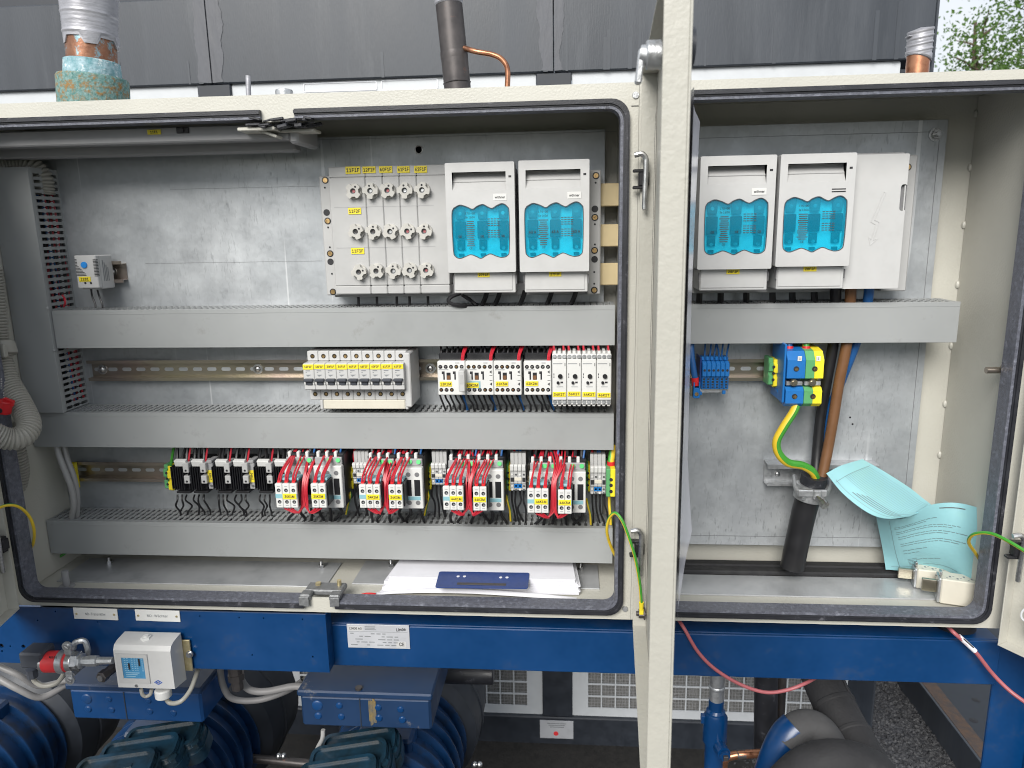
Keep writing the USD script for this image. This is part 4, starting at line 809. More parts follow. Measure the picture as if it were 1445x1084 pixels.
for i, (a, b_, tg) in enumerate(rx):
    t = Thing('timer_relay', 'slim white timer relay with two black knobs, tagged %s' % tg, 'relay')
    x0, x1, z0, z1 = F(a, 500, b_, 572, y); W = x1 - x0; H = z1 - z0; x1 -= .0003
    t.add('body', J(bx(x0, x1, y, .143, z0 + .10 * H, z1 - .10 * H, .001), bx(x0, x1, y + .003, .143, z1 - .0995 * H, z1, .001), bx(x0, x1, y + .003, .143, z0, z0 + .0995 * H, .001)), 'white_plastic')
    for k in range(3):
        xx_ = x0 + W * (.17 + .33 * k)
        for zc in (z1 - .055 * H, z0 + .055 * H):
            h_ = t.add('terminal_hole', cyl((xx_, y + .0032, zc), (xx_, y + .0024, zc), .0032, n=12), 'grey_ink')
            t.add('terminal_screw', cyl((xx_, y + .003, zc), (xx_, y + .0018, zc), .0023, n=10), 'cast_zinc', h_)
        t.add('terminal_tooth', bx(xx_ - .0022, xx_ + .0022, y + .006, .12, z1, z1 + .0035, .0004), 'white_plastic')
        t.add('terminal_tooth', bx(xx_ - .0022, xx_ + .0022, y + .006, .12, z0 - .003, z0, .0004), 'white_plastic')
    zc = z0 + .575 * H; t.add('knob', cyl((x0 + .55 * W, y, zc), (x0 + .55 * W, y - .003, zc), .0034, n=18), 'black_plastic')
    zc = z0 + .45 * H; t.add('knob', cyl((x0 + .40 * W, y, zc), (x0 + .40 * W, y - .003, zc), .0022, n=14), 'black_plastic')
    t.add('print', J(bx(x0 + .56 * W, x0 + .74 * W, y - .0003, y + .0002, zc - .0012, zc + .0014, 0), bx(x0 + .86 * W, x0 + .90 * W, y - .0003, y + .0002, z0 + .77 * H, z0 + .83 * H, 0), bx(x0 + .09 * W, x0 + .14 * W, y - .0003, y + .0002, z0 + .59 * H, z0 + .63 * H, 0), bx(x0 + .09 * W, x0 + .14 * W, y - .0003, y + .0002, z0 + .54 * H, z0 + .57 * H, 0)), 'ink')
    t.add('small_print', J(bx(x0 + .06 * W, x0 + .7 * W, y - .0002, y + .0001, z0 + .81 * H, z0 + .825 * H, 0), bx(x0 + .3 * W, x0 + .75 * W, y - .0002, y + .0001, z0 + .36 * H, z0 + .37 * H, 0)), 'grey_ink')
    zc = [567 - 13.5, 555.8, 556.5, 557.5][i]
    tag_plate(t, tg, a + .8, zc - 3.2 if i else 553.2, b_ - 1.5, zc + 3.5 if i else 560, y - .0006)
# ------------------------------------------------------------------ lower row: earth terminals, semiconductor contactors, contactor banks
def earth_clip(label, a, y=0.115):
    t = Thing('earth_terminal', label, 'terminal')
    x0, x1, z0, z1 = F(*a, y); H = z1 - z0; m_ = (x0 + x1) / 2
    t.add('green_half', J(bx(x0, m_, y + .004, .144, z0 + .06 * H, z1, .001), bx(x0, m_ - .0002, y, y + .0042, z0 + .55 * H, z0 + .85 * H, .0008), bx(x0, m_ - .0002, y, y + .0042, z0 + .1 * H, z0 + .42 * H, .0008)), 'green_terminal', label='green half')
    t.add('yellow_half', J(bx(m_ + .0001, x1, y + .002, .144, z0, z1 - .05 * H, .001), bx(m_ + .0001, x1, y - .002, y + .0022, z0 + .5 * H, z0 + .8 * H, .0008), bx(m_ + .0001, x1, y - .002, y + .0022, z0 + .05 * H, z0 + .38 * H, .0008)), 'yellow_terminal', label='yellow half')
    for s_ in (.28, .5, .72): t.add('terminal_hole', cyl((m_ - .0005, y - .0018, z0 + s_ * H), (m_ - .0005, y - .0024, z0 + s_ * H), min(.0022, (x1 - x0) * .3), n=10), 'ink')
    return t
earth_clip('green and yellow earth terminal beside the two white cables', (93, 652, 107, 690), .136)
earth_clip('green and yellow earth terminal left of the black heat sink relays', (231, 657, 243, 693))
earth_clip('green and yellow earth terminal between first and second contactor bank', (490, 658, 499, 691))
earth_clip('green and yellow earth terminal between second and third contactor bank', (602.5, 658, 609, 692))
earth_clip('green and yellow earth terminal between third and fourth contactor bank', (714.5, 656, 720.5, 694))
earth_clip('narrow yellow earth terminal right of the fourth contactor bank', (827, 656, 833, 695))
t = Thing('earth_terminal', 'big green and yellow earth terminal at the end of the lower rail', 'terminal')
y = .085; x0, x1, z0, z1 = F(855.5, 662, 868.3, 701.5, y); m_ = x0 + .46 * (x1 - x0)
t.add('green_half', bx(x0, m_, y, .144, z0, z1, .001), 'green_terminal', label='green half'); t.add('yellow_half', bx(m_ + .0001, x1, y, .144, z0, z1, .001), 'yellow_terminal', label='yellow half')
for s_ in (.2, .42, .62): t.add('terminal_hole', cyl((m_ + .001, y + .0002, z0 + s_ * (z1 - z0)), (m_ + .001, y - .0005, z0 + s_ * (z1 - z0)), .0028, n=14), 'ink')
t = earth_wire([(864, 628, .115), (863.5, 640, .11), (862, 652, .105), (862, 664, .105)], .0052, 'thick green and yellow cable with red sleeve above the big earth terminal', (1, -.6, 0))
t.add('red_sleeve', tube([P(862.3, 651, .105), P(862, 663, .105)], .0062, 12), 'red_plastic')

# semiconductor contactors with heat sinks
ux = [244.5, 268.7, 302.4, 327.8, 361.5, 386.3]
for i, px in enumerate(ux):
    nm = ['leftmost', 'second', 'third', 'fourth', 'fifth', 'last'][i]
    t = Thing('heat_sink_relay', 'black semiconductor relay with cooling fins and white marker, %s of six' % nm, 'relay')
    y = .088
    x0, x1, z0, z1 = F(px - 3.5, 659.5, px + 22.5, 693, y)
    t.add('body', bx(x0 + .001, x1 - .006, y + .012, .144, z0 - .002, z1 + .006, .001), 'black_plastic')
    n_ = 6
    for k in range(n_):
        xa = x0 + (x1 - .008 - x0) * (k + .2) / n_
        t.add('fin', bx(xa, xa + .0013, y, y + .0118, z0 + (.001 if k else .003), z1 - .001 * k * .4, .0004), 'black_plastic')
    t.add('foot', bx(x0 + .005, x1 - .002, y + .004, .14, z0 - .0055, z0 - .0022, .0006), 'black_plastic')
    a = F(px, 650.5, px + 16.5, 659.3, y)
    mk = t.add('marker', turn(bx(a[0], a[1], y + .004, y + .0115, a[2], a[3], .0006), .25, (1, 0, 0), (0, y + .006, a[2])), 'white_plastic')
    b_ = F(px + 14.5, 654, px + 22.5, 684, y)
    for za, zb in ((.56, 1.0), (0.05, .42)):
        Z0, Z1 = b_[2] + za * (b_[3] - b_[2]), b_[2] + zb * (b_[3] - b_[2])
        p = t.add('terminal', bx(b_[0], b_[1], y - .001, y + .03, Z0, Z1, .0008), 'mid_grey_plastic' if i == 5 else 'light_grey_plastic')
        t.add('terminal_hole', cyl(((b_[0] + b_[1]) / 2, y - .0009, Z0 + .004), ((b_[0] + b_[1]) / 2, y - .0015, Z0 + .004), .0018, n=10), 'ink', p)
    for k in range(3): t.add('screw_pocket', cyl((x0 + .006 + k * .0065, y + .012, z1 + .002), (x0 + .006 + k * .0065, y + .0113, z1 + .002), .0018, n=10), 'ink')
for k, (a, nm) in enumerate((((293, 664, 300.5, 681), 'left'), ((351.5, 664, 359.2, 681), 'right'))):
    t = Thing('slim_relay_module', 'slim grey module with yellow tag, %s of the two between the black relays' % nm, 'relay')
    x0, x1, z0, z1 = F(*a, .094)
    t.add('body', J(bx(x0 - .001, x1 + .0005, .0955, .144, z0 - .012, z1 + .012, .001), bx(x0, x1, .094, .12, z1 + .0122, z1 + .017, .001)), 'mid_grey_plastic')
    l = t.add('label', bx(x0, x1, .0945, .0954, z0, z1, .0002), 'yellow_label'); t.add('lettering', turn(txt(['30K4T', '34K4T'][k], (x0 + x1) / 2, (z0 + z1) / 2, .0945, .0034, .012, True), math.pi / 2, (0, 1, 0), ((x0 + x1) / 2, 0, (z0 + z1) / 2)), 'ink', l, smooth=False)
    t.add('terminal_screw', cyl(((x0 + x1) / 2, .0957, z0 - .006), ((x0 + x1) / 2, .0945, z0 - .006), .0022), 'steel')

# contactor banks: two power contactors side by side, auxiliary blocks on their front
banks = [('first', 403, 483.3, 658, 716.8, (388.8, 419.7, 683, 716.8), (439.2, 460.3, 683, 716.8), '30K1M', '30K3M'),
         ('second', 517.5, 596.6, 660.5, 718, (507, 537, 684.4, 717.3), (548.6, 568.4, 684.8, 717.8), '34K1M', '34K3M'),
         ('third', 631.7, 710.7, 663, 720.8, (625.2, 654.4, 686.8, 720), (667.6, 687, 687.6, 721), '44K1M', '44K3M'),
         ('fourth', 747.2, 826.7, 666.5, 724, (744.3, 774.3, 690.2, 724.2), (787.5, 807.2, 692, 725.5), '46K1M', '46K3M')]
yM, yA = .068, .036
rr = np.random.default_rng(11)
for bi, (nm, ml, mr, mt_, mb, A3, A2, t1, t2) in enumerate(banks):
    half = (ml + mr) / 2
    for ci, (a, b_) in enumerate(((ml, half - .3), (half + .3, mr))):
        t = Thing('power_contactor', '%s power contactor of the %s bank from the left, tagged %s' % (('left', 'right')[ci], nm, (t1, t2)[ci]), 'contactor')
        x0, x1, z0, z1 = F(a, mt_, b_, mb, yM); W, H = x1 - x0, z1 - z0
        t.add('body', J(bx(x0, x1, yM, yM + .012, z0, z1, .0012), bx(x0 + .0004, x1 - .0004, yM + .0121, .143, z0 + .002, z1 - .002, .001)), 'white_plastic')
        t.add('dark_base', J(bx(x0 + .0003, x1 + .0006, yM + .013, .1425, z0 - .001, z1 + .016, .0012)), 'black_plastic')
        t.add('upper_terminals', J(bx(x0 + .001, x1 - .001, yM + .008, yM + .0125, z1 + .0005, z1 + .012, .001)), 'mid_grey_plastic')
        for k in range(3):
            xx_ = x0 + W * (.19 + .31 * k)
            t.add('terminal_hole', cyl((xx_, yM + .0003, z0 + .84 * H), (xx_, yM - .0005, z0 + .84 * H), .0037, n=16), 'shadow_grey_plastic')
            t.add('terminal_hole', cyl((xx_, yM + .0003, z0 + .15 * H), (xx_, yM - .0005, z0 + .15 * H), .0037, n=16), 'shadow_grey_plastic')
            if k: t.add('green_contact', cyl((xx_ + .002, yM + .022, z1 + .003), (xx_ + .002, yM + .006, z1 + .008), .0036, n=12), 'bright_green')
            t.add('white_clip', bx(xx_ - .006, xx_ - .001, yM + .012, yM + .02, z1 + .008, z1 + .020, .001), 'white_plastic')
        for k in ((1, 2) if bi else (2,)):
            xa = x0 + W * (.19 + .31 * k) - .0048; t.add('coil_window', bx(xa, xa + .0092, yM - .0006, yM + .0003, z0 + .32 * H, z0 + .71 * H, .0004), 'black_plastic')
        t.add('teal_band', bx(x0 + .3 * W, x1 - .004, yM - .0005, yM + .0002, z0 + .215 * H, z0 + .305 * H, .0001), 'teal_stripe')
        # auxiliary block clipped on the front
        q0, q1, w0, w1 = F(*( (A3, A2)[ci][0], (A3, A2)[ci][2], (A3, A2)[ci][1], (A3, A2)[ci][3]), yA); n_ = 3 if ci == 0 else 2
        ab = t.add('auxiliary_block', J(*[bx(q0 + (q1 - q0) * k / n_, q0 + (q1 - q0) * (k + 1) / n_ - .0004, yA, yA + .006, w0, w1, .0009) for k in range(n_)]), 'white_plastic', label='white auxiliary contact block')
        t.add('block_side', bx(q0 + .0006, q1 + .0012, yA + .0062, yM - .0008, w0 + .001, w1 + .001, .0008), 'black_plastic', ab)
        t.add('block_top', bx(q0 + .002, q1 - .001, yA + .012, yM - .001, w1 + .0012, w1 + .0055, .0006), 'teal_stripe', ab)
        t.add('clip_band', bx(q0, q1, yM - .0014, yM - .0006, z0 + .60 * H, z0 + .70 * H, .0002), 'teal_stripe')
        HH = w1 - w0
        for k in range(n_):
            xc = q0 + (q1 - q0) * (k + .5) / n_
            for v_ in (.735, .255):
                t.add('terminal_hole', cyl((xc, yA + .0003, w0 + v_ * HH), (xc, yA - .0005, w0 + v_ * HH), .0029, n=14), 'ink', ab)
                t.add('terminal_screw', cyl((xc + .0006, yA, w0 + v_ * HH - .0004), (xc + .0006, yA - .0009, w0 + v_ * HH - .0004), .0015, n=10), 'cast_zinc', ab)
            t.add('print', J(bx(xc - .0022, xc + .0022, yA - .0003, yA + .0001, w0 + .88 * HH, w0 + .90 * HH, 0), bx(xc - .0022, xc + .0022, yA - .0003, yA + .0001, w0 + .09 * HH, w0 + .11 * HH, 0)), 'grey_ink', ab, kind='stuff')
        t.add('teal_stripe', bx(q0 + .0002, q1 - .0004, yA - .0004, yA + .0002, w0 + .405 * HH, w0 + .575 * HH, .0001), 'teal_stripe', ab)
        lx0, lx1 = (q0 + .333 * (q1 - q0), q1 - .0015) if ci == 0 else (q0 + .0005, q1 - .0015)
        tg = t.add('tag', bx(lx0, lx1, yA - .0010, yA - .0003, w0 + .37 * HH, w0 + .60 * HH, .0002), 'yellow_label')
        t.add('lettering', txt((t1, t2)[ci], (lx0 + lx1) / 2, w0 + .485 * HH, yA - .0010, .0038, .0155, True), 'ink', tg, smooth=False)
        # red control wires from the duct down to the upper terminals of the block
        for k in range(n_):
            px = (A3, A2)[ci][0] + ((A3, A2)[ci][1] - (A3, A2)[ci][0]) * (k + .5) / n_; py = (A3, A2)[ci][2]
            dx = 26 + rr.normal(0, 3) - 3 * k + (0 if bi < 3 else -12)
            for s_ in (-1.5, 1.5):
                jx = rr.normal(0, 3.4)
                pts = [(px + s_, py + .5, yA + .008), (px + s_ + 1 + jx * .2, py - 12, yA + .012), (px + s_ + dx * .30 + jx * .4, py - 27, yA + .022), (px + s_ + dx * .62 + jx, py - 43, yA + .054), (px + s_ + dx * .85 + jx * 1.6, 626, yA + .090)]
                wire('red_wire', pts, .00145, 'red_wire', 'red control wire dropping from the duct to the %s contactor bank' % nm, 'red control wires of the %s contactor bank' % nm, k=5)
            single('wire_ferrule', tube([P(px, py + 1, yA + .008), P(px + .3, py - 5, yA + .009)], .0034, 8), 'red_plastic', 'red wire ends on top of the %s contactor bank' % nm, 'wire end', 'red wire ends of the %s contactor bank' % nm)
    # wires that hang down between the two blocks and return below them
    xm, pyb = (A3[1] + A2[0]) / 2 + 1, A3[3]
    for k in range(6):
        j = rr.normal(0, 1.5, 6); left = k % 2 == 0; ex = (A3[0] + (A3[1] - A3[0]) * (.40 + .16 * (k // 2))) if left else (A2[0] + (A2[1] - A2[0]) * (.3 + .2 * (k // 2)))
        topx = xm + 18 + (k - 2.5) * 5.2 - (14 if bi == 3 else 0) - (8 if bi == 2 else 0)
        pts = [(topx + j[0] * 2, 627, yA + .086), (xm + 7 + (k - 2.5) * 2.6 + j[1], 655, yA + .036), (xm + (k - 2.5) * 1.3 + j[2] * .6, 682, yA + .016), (xm + (k - 2.5) * .9 + j[3] * .5 - (2 if left else -1), pyb - 8, yA + .012), (xm + (-7 if left else 5), pyb + 3 + abs(j[4]), yA + .010), ((xm + ex) / 2, pyb + 6 + abs(j[5]) * .6, yA + .008), (ex, pyb + .5, yA + .006)]
        wire('red_wire', pts, .0014, 'red_wire', 'red control wire looping under the blocks of the %s contactor bank' % nm, 'red loop wires of the %s contactor bank' % nm, k=5)
    # dark feeders above and below
    for k in range(6):
        px = ml + (mr - ml) * (k + .5) / 6
        wire('black_wire', [(px + rr.normal(0, 1), mt_ - 6, yM + .022), (px + rr.normal(0, 2) + 2, mt_ - 18, yM + .03), (px + rr.normal(0, 4) + 3, 628, yM + .035)], .0027, 'black_cable', 'thick black feed wire above the %s contactor bank' % nm, 'black feed wires above the %s contactor bank' % nm)
        wire('black_wire', [(px + 2, mb - 1, yM + .03), (px + rr.normal(2, 3), mb + 7, yM + .036), (px + rr.normal(4, 5), mb + 17, yM + .045), (px + rr.normal(4, 6), mb + 30, yM + .05)], .0024, 'black_cable', 'black load wire below the %s contactor bank' % nm, 'black load wires below the %s contactor bank' % nm)
    for k, px in enumerate((half - 4, mr - 7)):
        wire('blue_wire', [(px + 1, mt_ - 9, yM + .012), (px + 3, mt_ - 16, yM + .02), (px + 6, 628, yM + .035)], .0016, 'blue_wire', 'short blue coil wire on the %s contactor bank' % nm, 'blue coil wires of the %s contactor bank' % nm)
        single('wire_ferrule', cyl(P(px + 1, mt_ - 9, yM + .012), P(px + 1.6, mt_ - 13, yM + .015), .0026, n=8), 'red_plastic', 'red sleeve of a blue coil wire on the %s contactor bank' % nm, 'wire end', 'coil wire sleeves of the %s contactor bank' % nm)

# grey terminal blocks between the banks
tb = [('beside the second contactor bank', 497.5, 518.5, 654, 683.5), ('beside the third contactor bank', 608.3, 629.6, 654.5, 685), ('beside the fourth contactor bank', 719.7, 742, 656.5, 693), ('next to the big earth terminal', 832.8, 855, 658.6, 698)]
for i, (nm, a, b_, pt, pb) in enumerate(tb):
    t = Thing('terminal_block', 'grey four-way terminal block with white markers, %s' % nm, 'terminal')
    y = .092; x0, x1, z0, z1 = F(a, pt, b_, pb, y); W, H = x1 - x0, z1 - z0
    for k in range(4):
        xa, xb = x0 + W * k / 4, x0 + W * (k + 1) / 4 - .0003; xc = (xa + xb) / 2
        w = t.add('terminal_way', J(bx(xa, xb, y + .003, .143, z0, z1 - .22 * H, .0006), bx(xa, xb, y, .12, z0 + .28 * H, z0 + .55 * H, .0006), bx(xa, xb, y + .012, .143, z1 - .2 * H, z1 + .016, .0006)), 'light_grey_plastic')
        t.add('marker', turn(bx(xa + .0002, xb - .0002, y, y + .006, z1 - .21 * H, z1, .0004), .2, (1, 0, 0), (0, y + .003, z1 - .2 * H)), 'white_plastic', w)
        for v_ in (.62, .18) + ((.04,) if i > 1 else ()):
            t.add('terminal_screw', cyl((xc, y + .003, z0 + v_ * H), (xc, y + .0018, z0 + v_ * H), .0017, n=10), 'steel' if k % 2 else 'white_plastic', w)
        if k in (1, 2): t.add('blue_insert', bx(xa, xb, y + .0018, y + .0032, z0 + .10 * H, z0 + .26 * H, .0003), 'blue_terminal', w)
    t.add('cross_link', J(bx(x0 + W * .28, x0 + W * .74, y - .0012, y + .0002, z0 + .40 * H, z0 + .53 * H, .0006)), 'ivory_plastic')
    t.add('link_slot', J(bx(x0 + .001, x0 + W * .26, y - .0006, y + .0002, z0 + .36 * H, z0 + .52 * H, .0002), bx(x0 + W * .78, x1 - .001, y - .0006, y + .0002, z0 + .36 * H, z0 + .52 * H, .0002)), 'ink')
    for k in range(4):
        px = a + (b_ - a) * (k + .5) / 4
        wire('black_wire', [(px, pb, y + .02), (px + rr.normal(0, 1), pb + 14, y + .015), (px + rr.normal(2, 2), pb + 26, y + .02), (px + rr.normal(4, 3), pb + 44, y + .03)], .0017, 'black_cable', 'thin black wire leaving the terminal block %s' % nm, 'black wires of the terminal block %s' % nm)
    for k, c in enumerate(('red_wire', 'blue_wire', 'blue_wire')):
        px = a + 3 + k * 6
        wire(c, [(px + 1, pt + 1, y + .016), (px + rr.normal(1, 1), pt - 10, y + .02), (px + rr.normal(0, 3), 627, y + .03)], .0019, c, '%s wire feeding the terminal block %s' % (('red', 'left blue', 'right blue')[k], nm))
    earth_wire([(a - 5, pb + 6, .11), (a - 3, pb + 16, .10), (a - 6 + 6 * (i > 1), pb + 28, .105), (a - 9 + 10 * (i > 1), pb + 42, .115)], .0018, 'thin earth wire under the terminal block %s' % nm)

# black wires on the heat sink relays
for i, px in enumerate(ux):
    nm = ['leftmost', 'second', 'third', 'fourth', 'fifth', 'last'][i]
    for k in range(3):
        x = px + 2 + k * 6.5
        if i < 5:
            wire('black_wire', [(x + 4, 698, .12), (x + 4 + rr.normal(0, 1), 706, .115), (x + 6 + rr.normal(0, 3), 714, .12), (x + 8 + rr.normal(0, 4), 724, .13), (x + 8, 736, .13)], .0016, 'black_cable', 'thin black wire below the %s heat sink relay' % nm, 'black wires below the %s heat sink relay' % nm)
        wire('black_wire', [(x + 4, 651, .11), (x + 5 + rr.normal(0, 1), 642, .115), (x + 6 + rr.normal(0, 2), 627, .12)], .0026, 'black_cable', 'black wire above the %s heat sink relay' % nm, 'black wires above the %s heat sink relay' % nm)
    if i < 5: wire('red_wire', [(px + 21, 655, .10), (px + 22, 648, .10), (px + 25, 627, .11)], .0016, 'red_wire', 'single red wire down to the %s heat sink relay' % nm)
wire('earth_wire', [(241, 658, .12), (243, 645, .12), (246, 627, .12)], .0022, 'green_insulation', 'green earth wire down to the terminal left of the black relays')

# wires of the upper row
for i, (a, b_, tg) in enumerate(cx_):
    for k in range(5):
        x = a + 5 + k * 7.3
        wire('black_wire', [(x, 501, .10), (x + rr.normal(1, 1), 494, .105), (x + rr.normal(2, 2.5), 484, .115)], .0017, 'black_cable', 'black wire between the duct and small contactor %s' % tg, 'black wires above small contactor %s' % tg)
        x2 = x - 2
        wire('black_wire', [(x2, 557, .11), (x2 + 2, 563, .105), (x2 + rr.normal(6, 1), 571, .11), (x2 + rr.normal(8, 1), 579, .12)], .0016, 'black_cable', 'black wire below small contactor %s' % tg, 'black wires below small contactor %s' % tg)
    for k in range(2): wire('red_wire', [(b_ - 5 + 2 * k, 509, .094), (b_ - 4 + 2 * k, 500, .096), (b_ + 1 + 4 * k, 484, .115)], .0017, 'red_wire', 'red wire ending on top of small contactor %s' % tg, 'red wires of small contactor %s' % tg)
    wire('blue_wire', [(b_ - 3, 557, .11), (b_ - 1, 566, .11), (b_ + 3, 578, .12)], .0024, 'blue_wire', 'blue wire below small contactor %s' % tg)
for i, (a, b_, tg) in enumerate(rx):
    for k, f_ in enumerate((.17, .83)):
        x = a + (b_ - a) * f_
        wire('red_wire', [(x, 502, .078), (x - .4, 497, .082), (x - 2, 484, .105)], .0018, 'red_wire', 'red wire on top of timer relay %s' % tg, 'red wires of timer relay %s' % tg)
# black cables under the fuse panel and the switches
for k, px in enumerate((505, 531, 559, 577, 603)):
    wire('black_wire', [(px, 412, .13), (px + 1, 422, .128), (px + 1, 436, .125)], .0022, 'black_cable', 'black wire below the ceramic fuse holders', 'black wires below the ceramic fuse holders')
for k, px in enumerate((688, 706, 741, 779, 813)):
    wire('black_cable', [(px, 410, .12), (px - 3, 420, .12), (px - 10, 436, .12)], .0042, 'black_cable', 'black cable below the left fuse switches, number %s from the left' % ('one', 'two', 'three', 'four', 'five')[k])
wire('black_cable', [(650, 414, .11), (637, 419, .10), (633, 425, .095), (640, 430, .092), (655, 432, .095), (672, 433, .11), (664, 424, .115), (652, 416, .12)], .003, 'black_cable', 'looped black cable hanging under fuse switch 27F1F')
for k, px in enumerate((987, 1017, 1053, 1090, 1118, 1149)):
    x = P(px, 417, .12)[0]; t_ = [(px + 1 - 1, 404, .125), (px, 415, .125), (px - 1 + .5 * k, 434, .125)]
    wire('black_cable', t_, .0050, 'black_cable', 'black cable below the right fuse switches, number %s from the door' % ('one', 'two', 'three', 'four', 'five', 'six')[k])
# ------------------------------------------------------------------ right cabinet: terminals and supply cables
t = Thing('terminal_block', 'blue six-way terminal strip in the right cabinet', 'terminal')
y = .102; x0, x1, z0, z1 = F(991, 511, 1029.5, 550, y); W, H = x1 - x0, z1 - z0
t.add('side_plate', bx(x0 - .003, x0 - .0003, y + .006, .144, z0 + .004, z1 + .006, .001), 'navy_plastic')
for k in range(6):
    xa, xb = x0 + W * k / 6, x0 + W * (k + 1) / 6 - .0003; xc = (xa + xb) / 2
    w = t.add('terminal_way', J(bx(xa, xb, y + .004, .144, z0, z1, .0008), bx(xa, xb, y, y + .0042, z0 + .02, z1 - .002, .0012), bx(xa, xb, y + .012, .13, z1 + .0002, z1 + .006, .001)), 'blue_terminal')
    t.add('screw_hole', cyl((xc, y + .0002, z0 + .70 * H), (xc, y - .0005, z0 + .70 * H), .0019, n=10), 'ink', w)
    t.add('clamp_slot', bx(xc - .0017, xc + .0017, y + .0034, y + .0042, z0 + .05 * H, z0 + .46 * H, .0002), 'ink', w)
    t.add('clamp_bar', J(*[bx(xc - .0017, xc + .0010, y + .0028, y + .0036, z0 + (.10 + .1 * q_) * H, z0 + (.13 + .1 * q_) * H, .0001) for q_ in range(4)]), 'blue_terminal', w)
t.add('bus_bar', bx(x0 - .004, x1 + .001, .112, .116, z0 - .007, z0 - .0005, .0005), 'cast_zinc')
t.add('bar_clip', bx(x1 - .008, x1 - .003, .110, .119, z0 - .009, z0 - .003, .0006), 'blue_terminal')
for k in range(6):
    px = 991 + 38 * (k + .5) / 6
    wire('blue_wire', [(px, 509, .115), (px + rnd.uniform(-2, 2), 500, .115), (px + [1, 3, 4, -2, 1, 3][k], 484, .12)], .0014, 'blue_wire', 'thin blue wire above the blue six-way terminal strip', 'blue wires of the six-way terminal strip')
t = Thing('neutral_clamp', 'single blue clamp at the end of a thick blue cable, left of the terminal strip', 'clamp')
x0, x1, z0, z1 = F(978.5, 540, 988, 562.5, .095)
t.add('body', J(bx(x0, x1, .095, .112, z0, z0 + .016, .001), bx(x0, x0 + .002, .095, .112, z0 + .016, z1, .0005), bx(x1 - .002, x1, .095, .112, z0 + .016, z1, .0005), bx(x1, x1 + .004, .10, .112, z0 + .004, z0 + .009, .0008)), 'blue_terminal')
t.add('clamp_screw', cyl(((x0 + x1) / 2, .0955, z0 + .007), ((x0 + x1) / 2, .094, z0 + .007), .003), 'brass')
t.add('side_metal', bx(x0 - .004, x0 - .0005, .098, .114, z0 + .003, z0 + .018, .0008), 'rail_brass')
t = Thing('blue_cable', 'thick blue cable with red sleeve entering the single blue clamp', 'cable')
t.add('cable', tube([P(975.5, 480, .11), P(976, 500, .105), P(978.5, 520, .102), P(981, 536, .102)], .0046, 12), 'blue_wire')
t.add('red_sleeve', tube([P(980.6, 533, .102), P(981.7, 544, .102)], .0056, 12), 'red_plastic')

def main_terminal(label, a, mats, y, marks):
    """big supply terminal seen from its right: two stepped halves with a screw pocket between"""
    t = Thing('supply_terminal', label, 'terminal')
    x0, x1, z0, z1 = F(*a, y); H = z1 - z0; yb = .144
    prof_u = Polygon([(yb, z0 + .56 * H), (y + .022, z0 + .56 * H), (y, z0 + .50 * H + .02), (y, z1 - .015), (y + .010, z1), (yb, z1)])
    prof_u = Polygon([(yb, z0 + .53 * H), (y, z0 + .53 * H), (y, z1 - .012), (y + .010, z1), (y + .03, z1 + .003), (yb, z1 + .003)])
    prof_l = Polygon([(yb, z0 + .006), (y + .008, z0), (y, z0 + .006), (y, z0 + .30 * H), (y + .006, z0 + .36 * H), (yb, z0 + .36 * H)])
    n_ = len(mats)
    for k, (m_, nm) in enumerate(mats):
        xa, xb = x0 + (x1 - x0) * k / n_, x0 + (x1 - x0) * (k + 1) / n_ - .0002
        t.add('shell', J(extx(prof_u, xa, xb), extx(prof_l, xa, xb), bx(xa, xb, y + .022, yb, z0 + .361 * H, z0 + .529 * H, 0)), m_, label=nm, smooth=False)
    xm = (x0 + x1) / 2
    t.add('current_bar', bx(x0 + .0015, x1 - .0005, y + .006, y + .0215, z0 + .38 * H, z0 + .46 * H, .001), 'cast_zinc')
    t.add('bar_screw', J(cyl((xm - .002, y + .008, z0 + .45 * H), (xm - .002, y - .0005, z0 + .45 * H), .0052, n=16), cyl((xm - .002, y, z0 + .45 * H), (xm - .002, y - .0022, z0 + .45 * H), .003, n=10)), 'rail_brass')
    for v_ in (.70, .20):
        h_ = t.add('screw_pocket', cyl((xm, y + .0003, z0 + v_ * H), (xm, y - .0006, z0 + v_ * H), .0040, n=16), 'ink'); t.add('pocket_screw', cyl((xm + .0006, y, z0 + v_ * H - .0008), (xm + .0006, y - .0010, z0 + v_ * H - .0008), .0024, n=12), 'brass', h_)
    mk = t.add('marker', bx(xm + .001, xm + .007, y - .0008, y + .0002, z0 + .84 * H, z0 + .93 * H, .0003), 'white_plastic'); t.add('lettering', txt(marks, xm + .004, z0 + .885 * H, y - .0008, .003), 'ink', mk, smooth=False)
    return t
y = .075
main_terminal('big blue supply terminal in the right cabinet', (1110, 497, 1135.5, 575, ), [('blue_terminal', 'blue shell')], y, '1')
main_terminal('big green and yellow earth supply terminal beside the blue one', (1136, 497, 1161.5, 575), [('green_terminal', 'green half of the shell'), ('yellow_terminal', 'yellow half of the shell')], y, '1')
x0, x1, z0, z1 = F(1098, 488, 1104, 568, .09)
t = Thing('end_plate', 'dark blue end plate left of the big blue supply terminal', 'end plate'); t.add('plate', bx(P(1110, 530, y)[0] - .0035, P(1110, 530, y)[0] - .0003, y + .004, .145, z0 + .002, z1 + .004, .0015), 'blue_terminal')
t.add('ribs', J(bx(P(1110, 530, y)[0] - .0042, P(1110, 530, y)[0] - .0034, y + .03, .13, z0 + .012, z0 + .016, .0003)), 'blue_terminal')
earth_clip('green and yellow earth foot on the rail left of the big supply terminals', (1085, 506, 1098, 547), .112)
